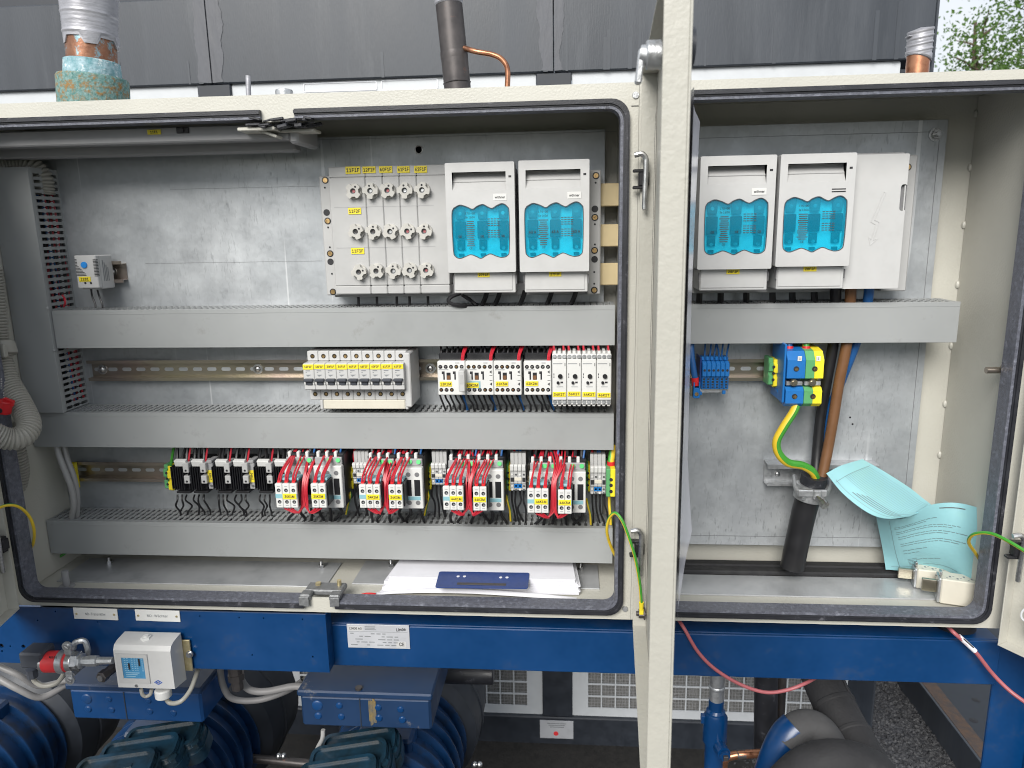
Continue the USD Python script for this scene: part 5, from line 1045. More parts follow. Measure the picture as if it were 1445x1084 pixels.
for px, c, nm in ((1113.5, 'blue_wire', 'blue'), (1137.5, 'green_insulation', 'green and yellow')):
    t = Thing('feed_cable', 'short %s cable with red sleeve on top of the supply terminals' % nm, 'cable')
    t.add('cable', tube([P(px, 480, .105), P(px, 492, .102)], .0050, 12), c)
    t.add('red_sleeve', tube([P(px, 489, .102), P(px, 498, .10)], .0062, 12), 'red_plastic')
    if c[0] == 'g': t.add('stripe', tube([P(px, 480, .105), P(px, 492, .102)], .0053, 7, arc=(4.2, 6.2)), 'yellow_insulation')
# thick cables through the upper duct into the clamp
TC = [('brown', [(1201, 404, .10), (1199, 440, .11), (1195, 484, .11), (1184, 540, .112), (1176, 590, .112), (1167, 640, .11), (1158, 682, .105)], .0078),
      ('black', [(1180, 404, .11), (1178, 440, .12), (1176, 484, .122), (1166, 540, .128), (1158, 590, .13), (1153, 640, .125), (1150, 682, .112)], .0080),
      ('blue', [(1227, 404, .10), (1222, 440, .115), (1208, 484, .12), (1188, 535, .128), (1172, 580, .13), (1162, 640, .128), (1154, 682, .115)], .0070)]
for nm, pts, r_ in TC:
    single('supply_cable', tube([P(*p) for p in pts], r_, 16, k=8), {'brown': 'brown_cable', 'black': 'black_cable', 'blue': 'blue_wire'}[nm], 'thick %s supply cable coming out of the black sheath in the right cabinet' % nm, 'cable')
earth_wire([(1124, 572, .085), (1119, 583, .082), (1106, 603, .08), (1096, 623, .08), (1099, 640, .08), (1112, 653, .082), (1132, 657, .085), (1146, 665, .09), (1152, 676, .098)], .0062, 'thick green and yellow earth cable curving from the supply terminal to the black sheath', (-.97, -.22, 0))
t = Thing('sheathed_cable', 'thick black sheathed cable rising from the floor of the right cabinet', 'cable')
t.add('sheath', tube([P(1118, 800, .115), P(1124, 770, .112), P(1134, 725, .107), P(1144, 690, .104), P(1148, 678, .103)], .0185, 22), 'black_cable')
t.add('sheath_end', tube([P(1146.5, 684, .104), P(1149.5, 671, .102)], .0195, 22), 'rubber')
t = Thing('cable_clamp', 'cast metal cable clamp with screw round the black sheath', 'clamp')
ca, cb = P(1139, 704, .105), P(1145, 684, .103)
t.add('saddle', lathe([(.0205, 0), (.0225, .0015), (.0225, np.linalg.norm(cb - ca) - .001), (.0205, np.linalg.norm(cb - ca))], ca, cb - ca, 24), 'cast_zinc')
q = P(1152, 693, .081); t.add('bridge', J(bx(q[0] - .028, q[0] + .016, .078, .0845, q[2] - .009, q[2] + .002, .003), bx(q[0] - .006, q[0] + .006, .074, .08, q[2] - .012, q[2] + .003, .002)), 'cast_zinc')
t.add('clamp_screw', J(cyl(P(1154, 702, .075), P(1163, 712, .060), .0045), cyl(P(1160, 709, .0645), P(1165, 714, .057), .0066, n=16)), 'steel')
for px in (1121, 1171): t.add('arm', tube([P(px, 672, .125), P(px + (3 if px < 1150 else -2), 690, .10), P(px + (14 if px < 1150 else -12), 704, .082)], .004, 8), 'cast_zinc')
t = Thing('clamp_rail', 'galvanised channel rail that holds the cable clamp', 'mounting rail')
x0, x1, z0, z1 = F(1083, 656, 1240, 687, .135)
t.add('channel', J(bx(x0, x1, .135, .1385, z1 - .008, z1, .0006), bx(x0, x1, .135, .1385, z0, z0 + .006, .0006), bx(x0, x1, .1386, .1595, z1 - .002, z1, .0003), bx(x0, x1, .1386, .1595, z0, z0 + .002, .0003), bx(x0, x1, .1565, .1595, z0 + .0021, z1 - .0021, 0)), 'cast_zinc')
q = P(1097, 669, .156); t.add('rail_screw', sph(q, .0045, 10, (1, .6, 1)), 'steel')

# ------------------------------------------------------------------ papers and fuse links
def bez(grid, nu, nv):
    g = np.array([[P(*p) for p in row] for row in grid])            # rows (v) x columns (u)
    def lin(a, n):
        return np.array([spline(a[k], max(2, n // (a.shape[1] - 1)))[:: 1] for k in range(len(a))])
    h = lin(g, nu); h2 = np.transpose(h, (1, 0, 2)); h3 = lin(h2, nv); return np.transpose(h3, (1, 0, 2))   # v x u x 3
def sheet(S, th=0.0004):
    R_, C_ = S.shape[:2]; v = S.reshape(-1, 3); fs = []
    for i in range(R_ - 1):
        for k in range(C_ - 1):
            a = i * C_ + k; fs += [(a, a + C_, a + C_ + 1), (a, a + C_ + 1, a + 1)]
    f = np.array(fs); n_ = trimesh.Trimesh(v, f, process=False).vertex_normals
    return (np.vstack([v, v - n_ * th]), np.vstack([f, f[:, ::-1] + len(v)])), n_.reshape(S.shape)
def line_on(S, N, v_, u0, u1, w, off=0.0004, along='u'):
    R_, C_ = S.shape[:2]; out = []
    if along == 'u':
        i = v_ * (R_ - 1); i0 = min(int(i), R_ - 2); fr_ = i - i0
        row = S[i0] * (1 - fr_) + S[i0 + 1] * fr_ ; nr = N[i0]; across = (S[i0 + 1] - S[i0]); across /= np.linalg.norm(across, axis=1, keepdims=True)
        n_ = C_
    else:
        i = v_ * (C_ - 1); i0 = min(int(i), C_ - 2); fr_ = i - i0
        row = S[:, i0] * (1 - fr_) + S[:, i0 + 1] * fr_; nr = N[:, i0]; across = S[:, i0 + 1] - S[:, i0]; across /= np.linalg.norm(across, axis=1, keepdims=True)
        n_ = R_
    idx = np.linspace(u0, u1, max(3, int((u1 - u0) * n_ * 1.5))) * (n_ - 1)
    pick = lambda A: np.array([A[min(int(q), n_ - 2)] * (1 - (q - min(int(q), n_ - 2))) + A[min(int(q), n_ - 2) + 1] * (q - min(int(q), n_ - 2)) for q in idx])
    p, n2, ac = pick(row), pick(nr), pick(across)
    v = np.vstack([p + n2 * off - ac * w / 2, p + n2 * off + ac * w / 2]); m_ = len(p)
    f = [];
    for k in range(m_ - 1): f += [(k, k + 1, m_ + k + 1), (k, m_ + k + 1, m_ + k)]
    f = np.array(f)
    return np.vstack([v]), np.vstack([f, f[:, ::-1]])
# upper sheet curling over
SA = bez([[(1166, 668, .085), (1187, 657, .10), (1217, 648, .125)], [(1190, 697, .075), (1215, 681, .09), (1247, 665, .12)], [(1224, 723, .06), (1252, 706, .08), (1283, 688, .115)], [(1252, 732, .05), (1278, 722, .075), (1302, 703, .11)], [(1283, 729, .06), (1300, 722, .085), (1314, 712, .108)]], 14, 20)
(mA, nA) = sheet(SA)
sg = 1 if np.mean(nA[..., 1]) < 0 else -1
t = Thing('paper_sheet', 'teal printed sheet curling out over the cable clamp', 'paper')
t.add('sheet', mA, 'teal_paper', smooth=60)
ls = []
for k in range(17):
    u = .18 + k * .045
    if k < 4: ls.append(line_on(SA, nA * sg, u, .28 + .03 * k, .9 - rnd.random() * .1, .0011, along='v'))
    else: ls.append(line_on(SA, nA * sg, u, .12, .96, .00035, along='v'))
ls.append(line_on(SA, nA * sg, .10, .1, .93, .0005, along='v')); ls.append(line_on(SA, nA * sg, .12, .05, .95, .0005, along='u'))
t.add('printed_lines', J(*ls), 'grey_ink', kind='stuff', smooth=False)
SB = bez([[(1236, 728, .115), (1262, 733, .085), (1283, 729, .075), (1312, 713, .085), (1353, 710, .085), (1398, 722, .045)], [(1241, 752, .13), (1266, 752, .10), (1292, 745, .09), (1322, 740, .09), (1358, 745, .075), (1394, 757, .04)], [(1246, 778, .14), (1272, 780, .115), (1300, 776, .10), (1330, 774, .09), (1361, 782, .07), (1389, 793, .04)], [(1250, 804, .145), (1280, 805, .13), (1310, 800, .115), (1337, 806, .095), (1362, 822, .065), (1383, 836, .04)]], 24, 16)
(mB, nB) = sheet(SB); sg = 1 if np.mean(nB[..., 1]) < 0 else -1
t = Thing('paper_sheet', 'teal printed page standing in the right corner of the right cabinet', 'paper')
t.add('sheet', mB, 'teal_paper', smooth=60)
ls = []
for v_, a, b_ in ((.22, .18, .62), (.255, .18, .55), (.33, .19, .80), (.36, .19, .72), (.42, .20, .85), (.45, .20, .70), (.53, .21, .82), (.56, .21, .76), (.64, .22, .46), (.69, .22, .40), (.80, .24, .36), (.825, .24, .56), (.85, .24, .34), (.875, .24, .33), (.90, .24, .32)):
    u = a
    while u < b_ - .03:
        w_ = rnd.uniform(.02, .07); ls.append(line_on(SB, nB * sg, v_, u, min(u + w_, b_), .0008)); u += w_ + .008
ls.append(line_on(SB, nB * sg, .14, .05, .97, .0005, along='v')); ls.append(line_on(SB, nB * sg, .93, .06, .72, .0005))
ls.append(line_on(SB, nB * sg, .07, .66, .84, .0016))
t.add('printed_lines', J(*ls), 'grey_ink', kind='stuff', smooth=False)

def fuse_link(label, c, ang, s=1.0, tilt=0.0, h=.030):
    t = Thing('fuse_link', label, 'fuse')
    def pl(mh):
        v, f = mh; v = v * s; v = v @ trimesh.transformations.rotation_matrix(tilt, (0, 1, 0))[:3, :3].T; v = v @ trimesh.transformations.rotation_matrix(ang, (0, 0, 1))[:3, :3].T; return v + c, f
    t.add('ceramic_body', pl(bx(-.024, .024, -.014, .014, 0, h, .0015)), 'ivory_plastic')
    for sx in (-1, 1):
        e = t.add('end_plate', pl(bx(sx * .0242, sx * .0275, -.0135, .0135, .001, h - .001, .0006)), 'cast_zinc')
        t.add('blade', pl(bx(sx * .0276, sx * .047, -.003, .003, h * .28, h * .78, .0008)), 'rail_brass', e)
        t.add('pull_lug', pl(bx(sx * .0225, sx * .026, -.005, .005, h + .0005, h + .007, .0008)), 'steel', e)
        for sy in (-1, 1): t.add('rivet', pl(sph((sx * .0276, sy * .010, h * .85), .0016, 8)), 'steel', e)
    t.add('print', J(*[pl(bx(-.018 + k * .0045, -.0155 + k * .0045, -.008 + (k % 3) * .004, -.0065 + (k % 3) * .004 + .003 * (k % 2), h, h + .0002, 0)) for k in range(8)]), 'grey_ink', kind='stuff')
    return t
fuse_link('ivory fuse link lying at the back of the pile in the right corner', PZ(1318, 830, .9318) + (0, 0.006, 0), -.22, 1.08)
fuse_link('ivory fuse link at the front of the pile, its printed top towards the viewer', PZ(1352, 851, .9318) + (0, 0.004, 0), -.30, 1.05, h=.038)
fuse_link('ivory fuse link jammed in the corner behind the front one', PZ(1372, 836, .9318) + (0, 0.012, 0.003), -.5, .9)

# white folded drawings with a blue filing strip
t = Thing('folded_drawings', 'folded white drawings with blue filing strip lying in the left cabinet', 'papers')
r = np.random.default_rng(2)
zl = .9315
for k in range(12):
    d = r.normal(0, .0022, 4); top = k / 11
    cs = [(-.306 + d[0] + .014 * top, .050 + abs(d[1]) + .010 * top), (.012 + d[2] - .006 * top, .056 + abs(d[1]) + .006 * top), (.003 + d[2] - .004 * top, .148), (-.292 + d[0] + .006 * top, .150)]
    t.add('folded_sheet', extz(Polygon(cs).buffer(.0012), zl, zl + .0017), 'paper', smooth=False); zl += .0019
a = [PZ(px, py, zl + .0012) for px, py in ((614, 829), (620, 806.5), (747, 808.5), (745, 830.5))]
pg = Polygon([(q[0], q[1]) for q in a]).buffer(-.004).buffer(.004)
st = t.add('filing_strip', extz(pg, zl + .0002, zl + .0014), 'navy_plastic')
for px, py in ((646.5, 813.5), (655.5, 813.5), (706.5, 815), (715.5, 815)):
    q = PZ(px, py, zl + .0015); t.add('punch_hole', cyl((q[0], q[1], zl + .0013), (q[0], q[1], zl + .0018), .0026, n=12), 'paper', st)
qa, qb = PZ(645, 824, zl + .0016), PZ(714, 825.5, zl + .0016); t.add('metal_tongue', bx(qa[0], qb[0], qa[1] - .003, qa[1] + .004, zl + .0014, zl + .0022, .0003), 'burnt_copper', st)
v, f = sheet(np.array([[(-.312 + .32 * u, .040 + .010 * v_ + .004 * math.sin(5 * u), .9316 + .011 * math.sin(math.pi * min(1, max(0, u))) ** .6 * (1 - abs(v_ - .55))) for u in np.linspace(0, 1, 20)] for v_ in np.linspace(0, 1, 6)]))[0]
t.add('loose_sheet', (v, f), 'paper', smooth=60)
q = PZ(519, 839, .933); single('red_plug', tube([q + (-.010, 0, -.001), q + (0, .001, .0005), q + (.012, .003, -.001)], .0022, 8), 'red_plastic', 'small red plastic piece beside the white drawings', 'plastic piece')

# ------------------------------------------------------------------ conduit hoses, white cables, red tag at the left
def hose(label, pts, r, name='conduit_hose', pitch=.0048):
    p = spline([P(*q) for q in pts], 60); L = np.r_[0, np.cumsum(np.linalg.norm(np.diff(p, axis=0), axis=1))]
    s_ = np.arange(0, L[-1], pitch / 4); p = np.stack([np.interp(s_, L, p[:, k]) for k in range(3)], 1)
    rad = r * (1 + .075 * np.array([1, .5, -1.3, .5])[np.arange(len(p)) % 4])
    single(name, tube(p, rad, 20, smooth=False), 'hose_grey', label, 'hose', smooth=25)
hose('grey corrugated conduit entering the top of the vertical duct', [(62, 275, .135), (58, 250, .135), (42, 234, .13), (18, 232, .125), (-15, 243, .12)], .0155)
hose('grey corrugated conduit looping out of the left cabinet beside the vertical duct', [(-14, 380, .055), (-8, 440, .05), (-3, 490, .045), (10, 535, .035), (30, 572, .02), (41, 600, .0), (30, 617, -.022), (5, 618, -.04), (-30, 600, -.06)], .0158)
hose('grey corrugated conduit behind the rubber edge at the lower left', [(12, 600, .05), (22, 640, .055), (26, 668, .06), (20, 692, .06), (5, 725, .06)], .0150)
t = Thing('hose_clip', 'grey plastic clip round the corrugated conduit', 'clip'); q = P(4, 493, .045)
t.add('band', J(lathe([(.0175, -.010), (.0185, -.008), (.0185, .008), (.0175, .010)], q, P(10, 535, .035) - P(-3, 490, .045), 20), bx(q[0] - .02, q[0] + .0195, .024, .032, q[2] - .010, q[2] + .011, .002)), 'hose_grey')
t = Thing('red_tag', 'red plastic cap hanging on a ball chain at the left edge', 'tag'); q = P(7, 574, -.012)
t.add('cap', turn(J(cyl(q + (0, 0, -.010), q + (0, 0, .010), .0095, n=18, b=.001), bx(q[0] - .004, q[0] + .012, q[1] - .002, q[1] + .003, q[2] + .004, q[2] + .014, .001)), .35, (0, 1, 0), q), 'red_plastic')
t.add('bore', turn(cyl(q + (0, -.0092, -.004), q + (0, -.0098, -.004), .004, n=12), .35, (0, 1, 0), q), 'ink')
for k in range(9):
    t.add('chain_ball', sph(P(2 + .5 * k * (k > 4), 535 + 3.3 * k, -.012), .0011, 8), 'steel')
for nm, pts in (('left', [(80, 628, .105), (84, 645, .10), (93, 668, .098), (101, 690, .098), (104, 712, .10), (101, 731, .108)]), ('right', [(90, 628, .115), (95, 648, .112), (103, 670, .11), (108, 692, .11), (109, 712, .112), (108, 732, .118)])):
    wire('white_cable', pts, .0047, 'white_cable', '%s thick white cable in front of the lower rail end' % nm, cat='cable', n=12)
# earth wires to the doors
earth_wire([(-12, 721, -.05), (10, 713, -.045), (28, 716, -.03), (42, 730, -.012), (48, 748, .0), (47, 766, .02), (42, 777, .04), (38, 786, .06)], .0022, 'green and yellow earth wire arching over the rubber edge at the lower left', (.3, -.8, -.4))
earth_wire([(36, 808, .06), (55, 800, .085), (75, 791, .11), (100, 776, .13)], .0022, 'green and yellow earth wire lying in the lower left corner')
earth_wire([(875, 795, .04), (864, 776, .02), (856.5, 752, .0), (859, 733, -.012), (868, 724, -.022), (878, 735, -.03), (888, 760, -.032), (897, 790, -.030), (903, 825, -.024), (905, 850, -.02)], .0022, 'green and yellow earth wire looping from the left cabinet to the centre door', (.1, -1, .1)).add('cable_lug', J(cyl(P(905, 850, -.02), P(905, 860, -.018), .0036, .0030), bx(*(P(905, 862, -.018)[0] + np.array([-.003, .003])), -.0205, -.0185, *(P(905, 864, -.018)[2] + np.array([-.003, .006])))), 'yellow_label')
earth_wire([(860, 700, .11), (860, 712, .108), (861, 724, .105), (862, 740, .11)], .0024, 'green and yellow wire below the big earth terminal')
earth_wire([(1386, 795, .05), (1376, 780, .03), (1367, 766, .0), (1371, 756, -.02), (1384, 752, -.035), (1402, 754, -.05), (1425, 765, -.07), (1450, 780, -.09)], .0023, 'green and yellow earth wire from the right cabinet to the right door', (.3, -.6, -.7))
# red sensor cables under the cabinets
wire('red_cable', [(957, 874, .03), (966, 888, .012), (985, 920, .008), (1010, 945, .006), (1045, 966, .008), (1080, 977, .010), (1110, 974, .014), (1135, 965, .02), (1152, 956, .05)], .0027, 'faded_red_cable', 'faded red cable sagging in front of the blue beam right of the door', cat='cable', n=10)
t = Thing('red_cable', 'faded red cable with white printed sleeve at the right end of the blue beam', 'cable')
t.add('cable', tube([P(*q) for q in ((1336, 882, .03), (1345, 892, .008), (1360, 905, .006), (1378, 922, .004), (1400, 950, .002), (1425, 975, -.01), (1455, 997, -.03))], .0029, 10), 'faded_red_cable')
sl_ = [P(*q) for q in ((1353, 898, .007), (1365, 909, .006), (1376, 919, .004))]; s2 = t.add('sleeve', tube(sl_, .0036, 12), 'paper')
t.add('print', tube([q + (0.0012, -.0026, .0022) for q in [P(1357, 902, .006), P(1371, 914.5, .004)]], .0009, 5), 'ink', s2)
# ------------------------------------------------------------------ pressure devices on the blue cover plate
t = Thing('pressure_switch', 'white pressure switch box with blue scale window on the blue cover plate', 'pressure switch')
y = -.046; x0, x1, z0, z1 = F(163, 912, 243, 971, y)
W, H = x1 - x0, z1 - z0
body = Polygon([(-.012, z0 - .006), (-.0125, z1 + .004), (y + .012, z1 + .002), (y + .004, z1 - .001), (y, z1 - .008), (y, z0)])
t.add('cover', extx(body, x0, x1), 'pale_plastic', smooth=20)
t.add('top_boss', J(cyl((x0 + .48 * W, -.028, z1 + .001), (x0 + .48 * W, -.028, z1 + .0055), .0085, .0075, n=6), cyl((x0 + .48 * W, -.028, z1 + .005), (x0 + .48 * W, -.028, z1 + .0075), .004)), 'white_plastic')
wx0, wx1, wz0, wz1 = F(166.5, 923, 210, 963.5, y)
t.add('window_frame', ext(sbox(wx0, wz0, wx1, wz1).difference(sbox(wx0 + .008, wz0 + .008, wx1 - .006, wz1 - .006)), y - .0015, y + .0005), 'light_grey_plastic')
t.add('frame_groove', ext(sbox(wx0 - .0006, wz0 - .0006, wx1 + .0006, wz1 + .0006).difference(sbox(wx0, wz0, wx1, wz1)), y - .0004, y + .0005), 'mid_grey_plastic')
sc = t.add('scale_plate', bx(wx0 + .0081, wx1 - .0061, y - .0006, y + .0003, wz0 + .0081, wz1 - .0061, 0), 'dial_plate_blue')
a0, a1, b0, b1 = wx0 + .009, wx1 - .007, wz0 + .009, wz1 - .007
t.add('scale_print', J(*[bx(a0 + (a1 - a0) * u, a0 + (a1 - a0) * (u + .07), y - .0009, y - .0005, b0 + (b1 - b0) * v_, b0 + (b1 - b0) * (v_ + .025), 0) for v_ in np.arange(.36, .98, .1) for u in (.08, .2, .42, .55, .66, .9)], *[bx(a0 + (a1 - a0) * .1, a0 + (a1 - a0) * (.75 - .1 * k), y - .0009, y - .0005, b0 + (b1 - b0) * (.24 - .09 * k), b0 + (b1 - b0) * (.27 - .09 * k), 0) for k in range(3)]), 'scale_print', sc, kind='stuff')
for u, v0, v1 in ((.30, .42, .75), (.80, .62, .98)): t.add('pointer_slot', bx(a0 + (a1 - a0) * (u - .04), a0 + (a1 - a0) * (u + .04), y - .0012, y - .0008, b0 + (b1 - b0) * v0, b0 + (b1 - b0) * v1, 0), 'ink', sc)
q = P(193, 968.5, y); t.add('cover_screw', cyl(q + (0, .0003, .0015), q + (0, -.0015, .0015), .0024), 'steel')
q = P(223.5, 963, y); dm = Polygon([(q[0] - .0068, q[2]), (q[0], q[2] + .0042), (q[0] + .0068, q[2]), (q[0], q[2] - .0042)])
em = t.add('emblem', ext(dm.difference(dm.buffer(-.0008)), y - .0005, y + .0002), 'blue_ink'); t.add('lettering', txt('NS', q[0], q[2], y - .0002, .0036, .0065, True), 'blue_ink', em, smooth=False)
t.add('wall_bracket', J(bx(x1 - .03, P(270, 920, -.009)[0], -.0115, -.0085, P(262, 946, -.01)[2], P(262, 903, -.01)[2], .001)), 'yellow_zinc')
q = P(268, 923, -.012); t.add('bracket_screw', J(cyl(q + (0, .0005, 0), q + (0, -.001, 0), .0058, n=20), cyl(q, q + (0, -.0045, 0), .0042, n=14)), 'steel')
q = P(230, 974, -.03); t.add('cable_gland', J(cyl(q + (0, 0, .003), q + (0, 0, -.012), .0125, n=20, b=.002)), 'white_plastic')
wire('pressure_switch_cable', [(232, 982, -.03), (240, 992, -.03), (255, 990, -.035), (268, 975, -.02), (276, 955, .0), (281, 940, .02)], .0036, 'hose_grey', 'grey brown cable from the pressure switch up behind the plate', cat='cable', n=10)
wire('capillary_tube', [(199, 972, -.04), (201, 980, -.04), (206, 983, -.038), (212, 980, -.036), (214, 973, -.035)], .0028, 'hose_grey', 'small bent tube under the pressure switch', cat='tube', n=8)

t = Thing('pressure_transmitter', 'pressure transmitter with grey plug and red band held by a pipe clip', 'pressure transmitter')
ax = P(160, 932, -.042) - P(57, 934, -.042); ax /= np.linalg.norm(ax); C0 = P(57, 934, -.042)
Lp = lambda px: np.linalg.norm(P(px, 933, -.042) - C0)
x0, x1, z0, z1 = F(27, 924, 59, 944, -.055)
t.add('plug', bx(x0, x1, -.056, -.022, z0, z1 + .002, .003), 'dark_slate_plastic')
q = P(45, 947, -.04); t.add('plug_gland', cyl(q + (0, 0, .004), q + (0, 0, -.011), .0085, .0075, n=8), 'dark_slate_plastic')
t.add('housing', lathe([(.010, 0), (.0130, .002), (.0130, .006), (.0155, .0062), (.0160, .009), (.0160, Lp(104)), (.0150, Lp(106))], C0, ax, 26), 'steel')
t.add('red_band', lathe([(.0161, Lp(66)), (.0163, Lp(66.3)), (.0163, Lp(98.7)), (.0161, Lp(99))], C0, ax, 26), 'red_sticker')
q = P(75, 930, -.0585); t.add('band_print', J(txt('AKS 33', q[0], q[2] + .003, -.0586, .0035, .013, True)), 'ink', smooth=False)
t.add('hexagon', lathe([(.0135, Lp(101)), (.0150, Lp(102)), (.0150, Lp(113)), (.0135, Lp(114))], C0, ax, 6), 'steel')
t.add('connection', lathe([(.012, Lp(113)), (.012, Lp(117)), (.0075, Lp(118)), (.0075, Lp(123)), (.0085, Lp(123.2)), (.0085, Lp(138)), (.006, Lp(139)), (.0055, Lp(160))], C0, ax, 8), 'cast_zinc')
cc = C0 + ax * Lp(91)
t.add('clip_band', lathe([(.0166, -.0055), (.0180, -.005), (.0180, .005), (.0166, .0055)], cc, ax, 26), 'cast_zinc')
for dz, px, py in ((1, 94, 913), (-1, 98, 960)):
    q = P(px, py, -.055); t.add('clip_ear', J(cyl(q + (0, .003, 0), q + (0, 0, 0), .0078, n=20), bx(q[0] - .006, q[0] + .005, q[1] + .0005, q[1] + .003, q[2] - (.014 if dz > 0 else -.002), q[2] + (.002 if dz < 0 else 0) + (.012 if dz < 0 else 0), .001)), 'cast_zinc')
    t.add('clip_screw', J(cyl(q + (0, .001, 0), q + (0, -.002, 0), .0045, n=16), turn(bx(q[0] - .0035, q[0] + .0035, q[1] - .0024, q[1] - .0019, q[2] - .0005, q[2] + .0005, 0), .6, (0, 1, 0), q)), 'steel')
q = P(112, 912, -.03); t.add('second_clip', J(tube([q + (-.010, 0, -.004), q + (-.006, 0, .006), q + (.006, .004, .007), q + (.010, .004, -.006), q + (.009, .004, -.016)], .0045, 8)), 'cast_zinc')
wire('transmitter_cable', [(46, 953, -.04), (50, 962, -.038), (62, 968, -.036), (78, 965, -.03), (88, 955, -.02), (91, 945, -.01)], .0038, 'hose_grey', 'grey cable looping under the pressure transmitter', cat='cable', n=10)
t = Thing('hose_connector', 'dirty threaded connector below the pressure transmitter', 'connector')
a, b_ = P(142, 957, -.045), P(163, 940, -.012)
t.add('nut', lathe([(.0075, 0), (.009, .001), (.009, .012), (.0075, .013)], a, b_ - a, 6), 'burnt_copper'); t.add('bore', cyl(a + (a - b_) * .001, a - (b_ - a) / np.linalg.norm(b_ - a) * .002, .005), 'steel'); t.add('stem', cyl(a + (b_ - a) * .3, b_, .007, .0085, n=8), 'burnt_copper')

# ------------------------------------------------------------------ compressors and their terminal boxes
def terminal_box(label, a, y, top, lidh, seam, knock, stain=False):
    t = Thing('terminal_box', label, 'terminal box')
    x0, x1, z0, z1 = F(*a, y); d = top
    t.add('box', bx(x0, x1, y, y + d, z0, z1 - lidh, .004), 'worn_blue_paint' if stain else 'blue_paint')
    t.add('lid', J(bx(x0 - .004, x1 + .004, y - .004, y + d + .004, z1 - lidh + .0003, z1, .003)), 'worn_blue_paint')
    t.add('seam', bx(x0 + (x1 - x0) * seam - .0008, x0 + (x1 - x0) * seam + .0008, y - .0008, y + .0003, z0 + .003, z1 - lidh - .002, 0), 'unit_dark')
    for u, v_, r_ in knock:
        xx_, zc = x0 + (x1 - x0) * u, z0 + (z1 - lidh - z0) * v_
        t.add('knockout', lathe([(r_ + .0008, -.0003), (r_, .0012), (r_ * .8, .0022), (.001, .0025)], (xx_, y, zc), (0, -1, 0), 18), 'blue_paint')
    t.add('lid_screw', cyl((x0 + .45 * (x1 - x0), y + .006, z1), (x0 + .45 * (x1 - x0), y + .006, z1 + .004), .006, n=14), 'burnt_copper')
    if stain:
        r = np.random.default_rng(4); W_ = x1 - x0
        t.add('dirt_run', J(*[bx(x0 + W_ * u, x0 + W_ * (u + r.uniform(.003, .009)), y - .0005 - .00002 * i_, y + .0002, z0 + .004 + r.uniform(0, .028) * (abs(u - .545) * 40 + .1) * .8, z1 - lidh - r.uniform(.0008, .006), .0001) for i_, u in enumerate(np.linspace(.525, .575, 12))]), 'dirt_run', label='yellow brown dirt run', kind='stuff')
    gx = x0 + .19 * (x1 - x0)
    t.add('cable_gland', J(cyl((gx, y + .03, z0), (gx, y + .03, z0 - .010), .0085, n=18, b=.001)), 'white_plastic')
    t.add('cable_gland', cyl((x0 - .014, y + .05, z1 - .03), (x0, y + .05, z1 - .03), .0105, n=18, b=.001), 'white_plastic')
    return x0 - .014, y + .05, z1 - .03
kn = [(.13, .70, .009), (.30, .72, .0055), (.13, .36, .006), (.31, .36, .0055), (.60, .70, .0055), (.77, .66, .0055), (.60, .36, .006), (.78, .33, .006)]
b1 = terminal_box('blue terminal box behind the pressure switch on the left compressor', (100, 967, 284, 1018, ), .055, .17, .012, .42, kn)
b2 = terminal_box('dirty blue terminal box with a brown run on the middle compressor', (425, 976, 608, 1028), .060, .17, .012, .46, kn, True)
t = Thing('cable_gland', 'brown metal cable gland hanging under the plate between the compressors', 'cable gland'); q = P(332, 950, .08)
t.add('gland', lathe([(.012, -.02), (.012, .012), (.014, .0125), (.014, .024), (.0105, .025), (.0100, .042), (.0085, .043)], q + (0, 0, .012), (0.05, 0, -1), 8), 'burnt_copper')
def gland_cable(pts, end, r, label):
    q = [P(*p) for p in pts]; single('motor_cable', tube(q + [np.array(end) + (-.02, 0, 0), np.array(end) + (.004, 0, 0)], r, 12, k=8), 'motor_cable_grey', label, 'cable')
gland_cable([(-10, 937, .05), (25, 952, .05), (55, 968, .07)], (b1[0] + .002, b1[1] - .012, b1[2] + .008), .0052, 'upper grey white motor cable running to the left terminal box')
gland_cable([(-10, 952, .05), (25, 972, .05), (60, 984, .07)], (b1[0], b1[1], b1[2] - .004), .0058, 'lower grey white motor cable running to the left terminal box')
wire('motor_cable', [(310, 935, .10), (314, 965, .11), (328, 986, .12), (365, 988, .13), (405, 975, .14), (425, 962, .16)], .0055, 'motor_cable_grey', 'grey white motor cable drooping between the two terminal boxes', cat='cable', n=12)
gland_cable([(335, 950, .10), (350, 972, .10), (375, 976, .105)], b2, .0062, 'straight grey white motor cable entering the middle terminal box')
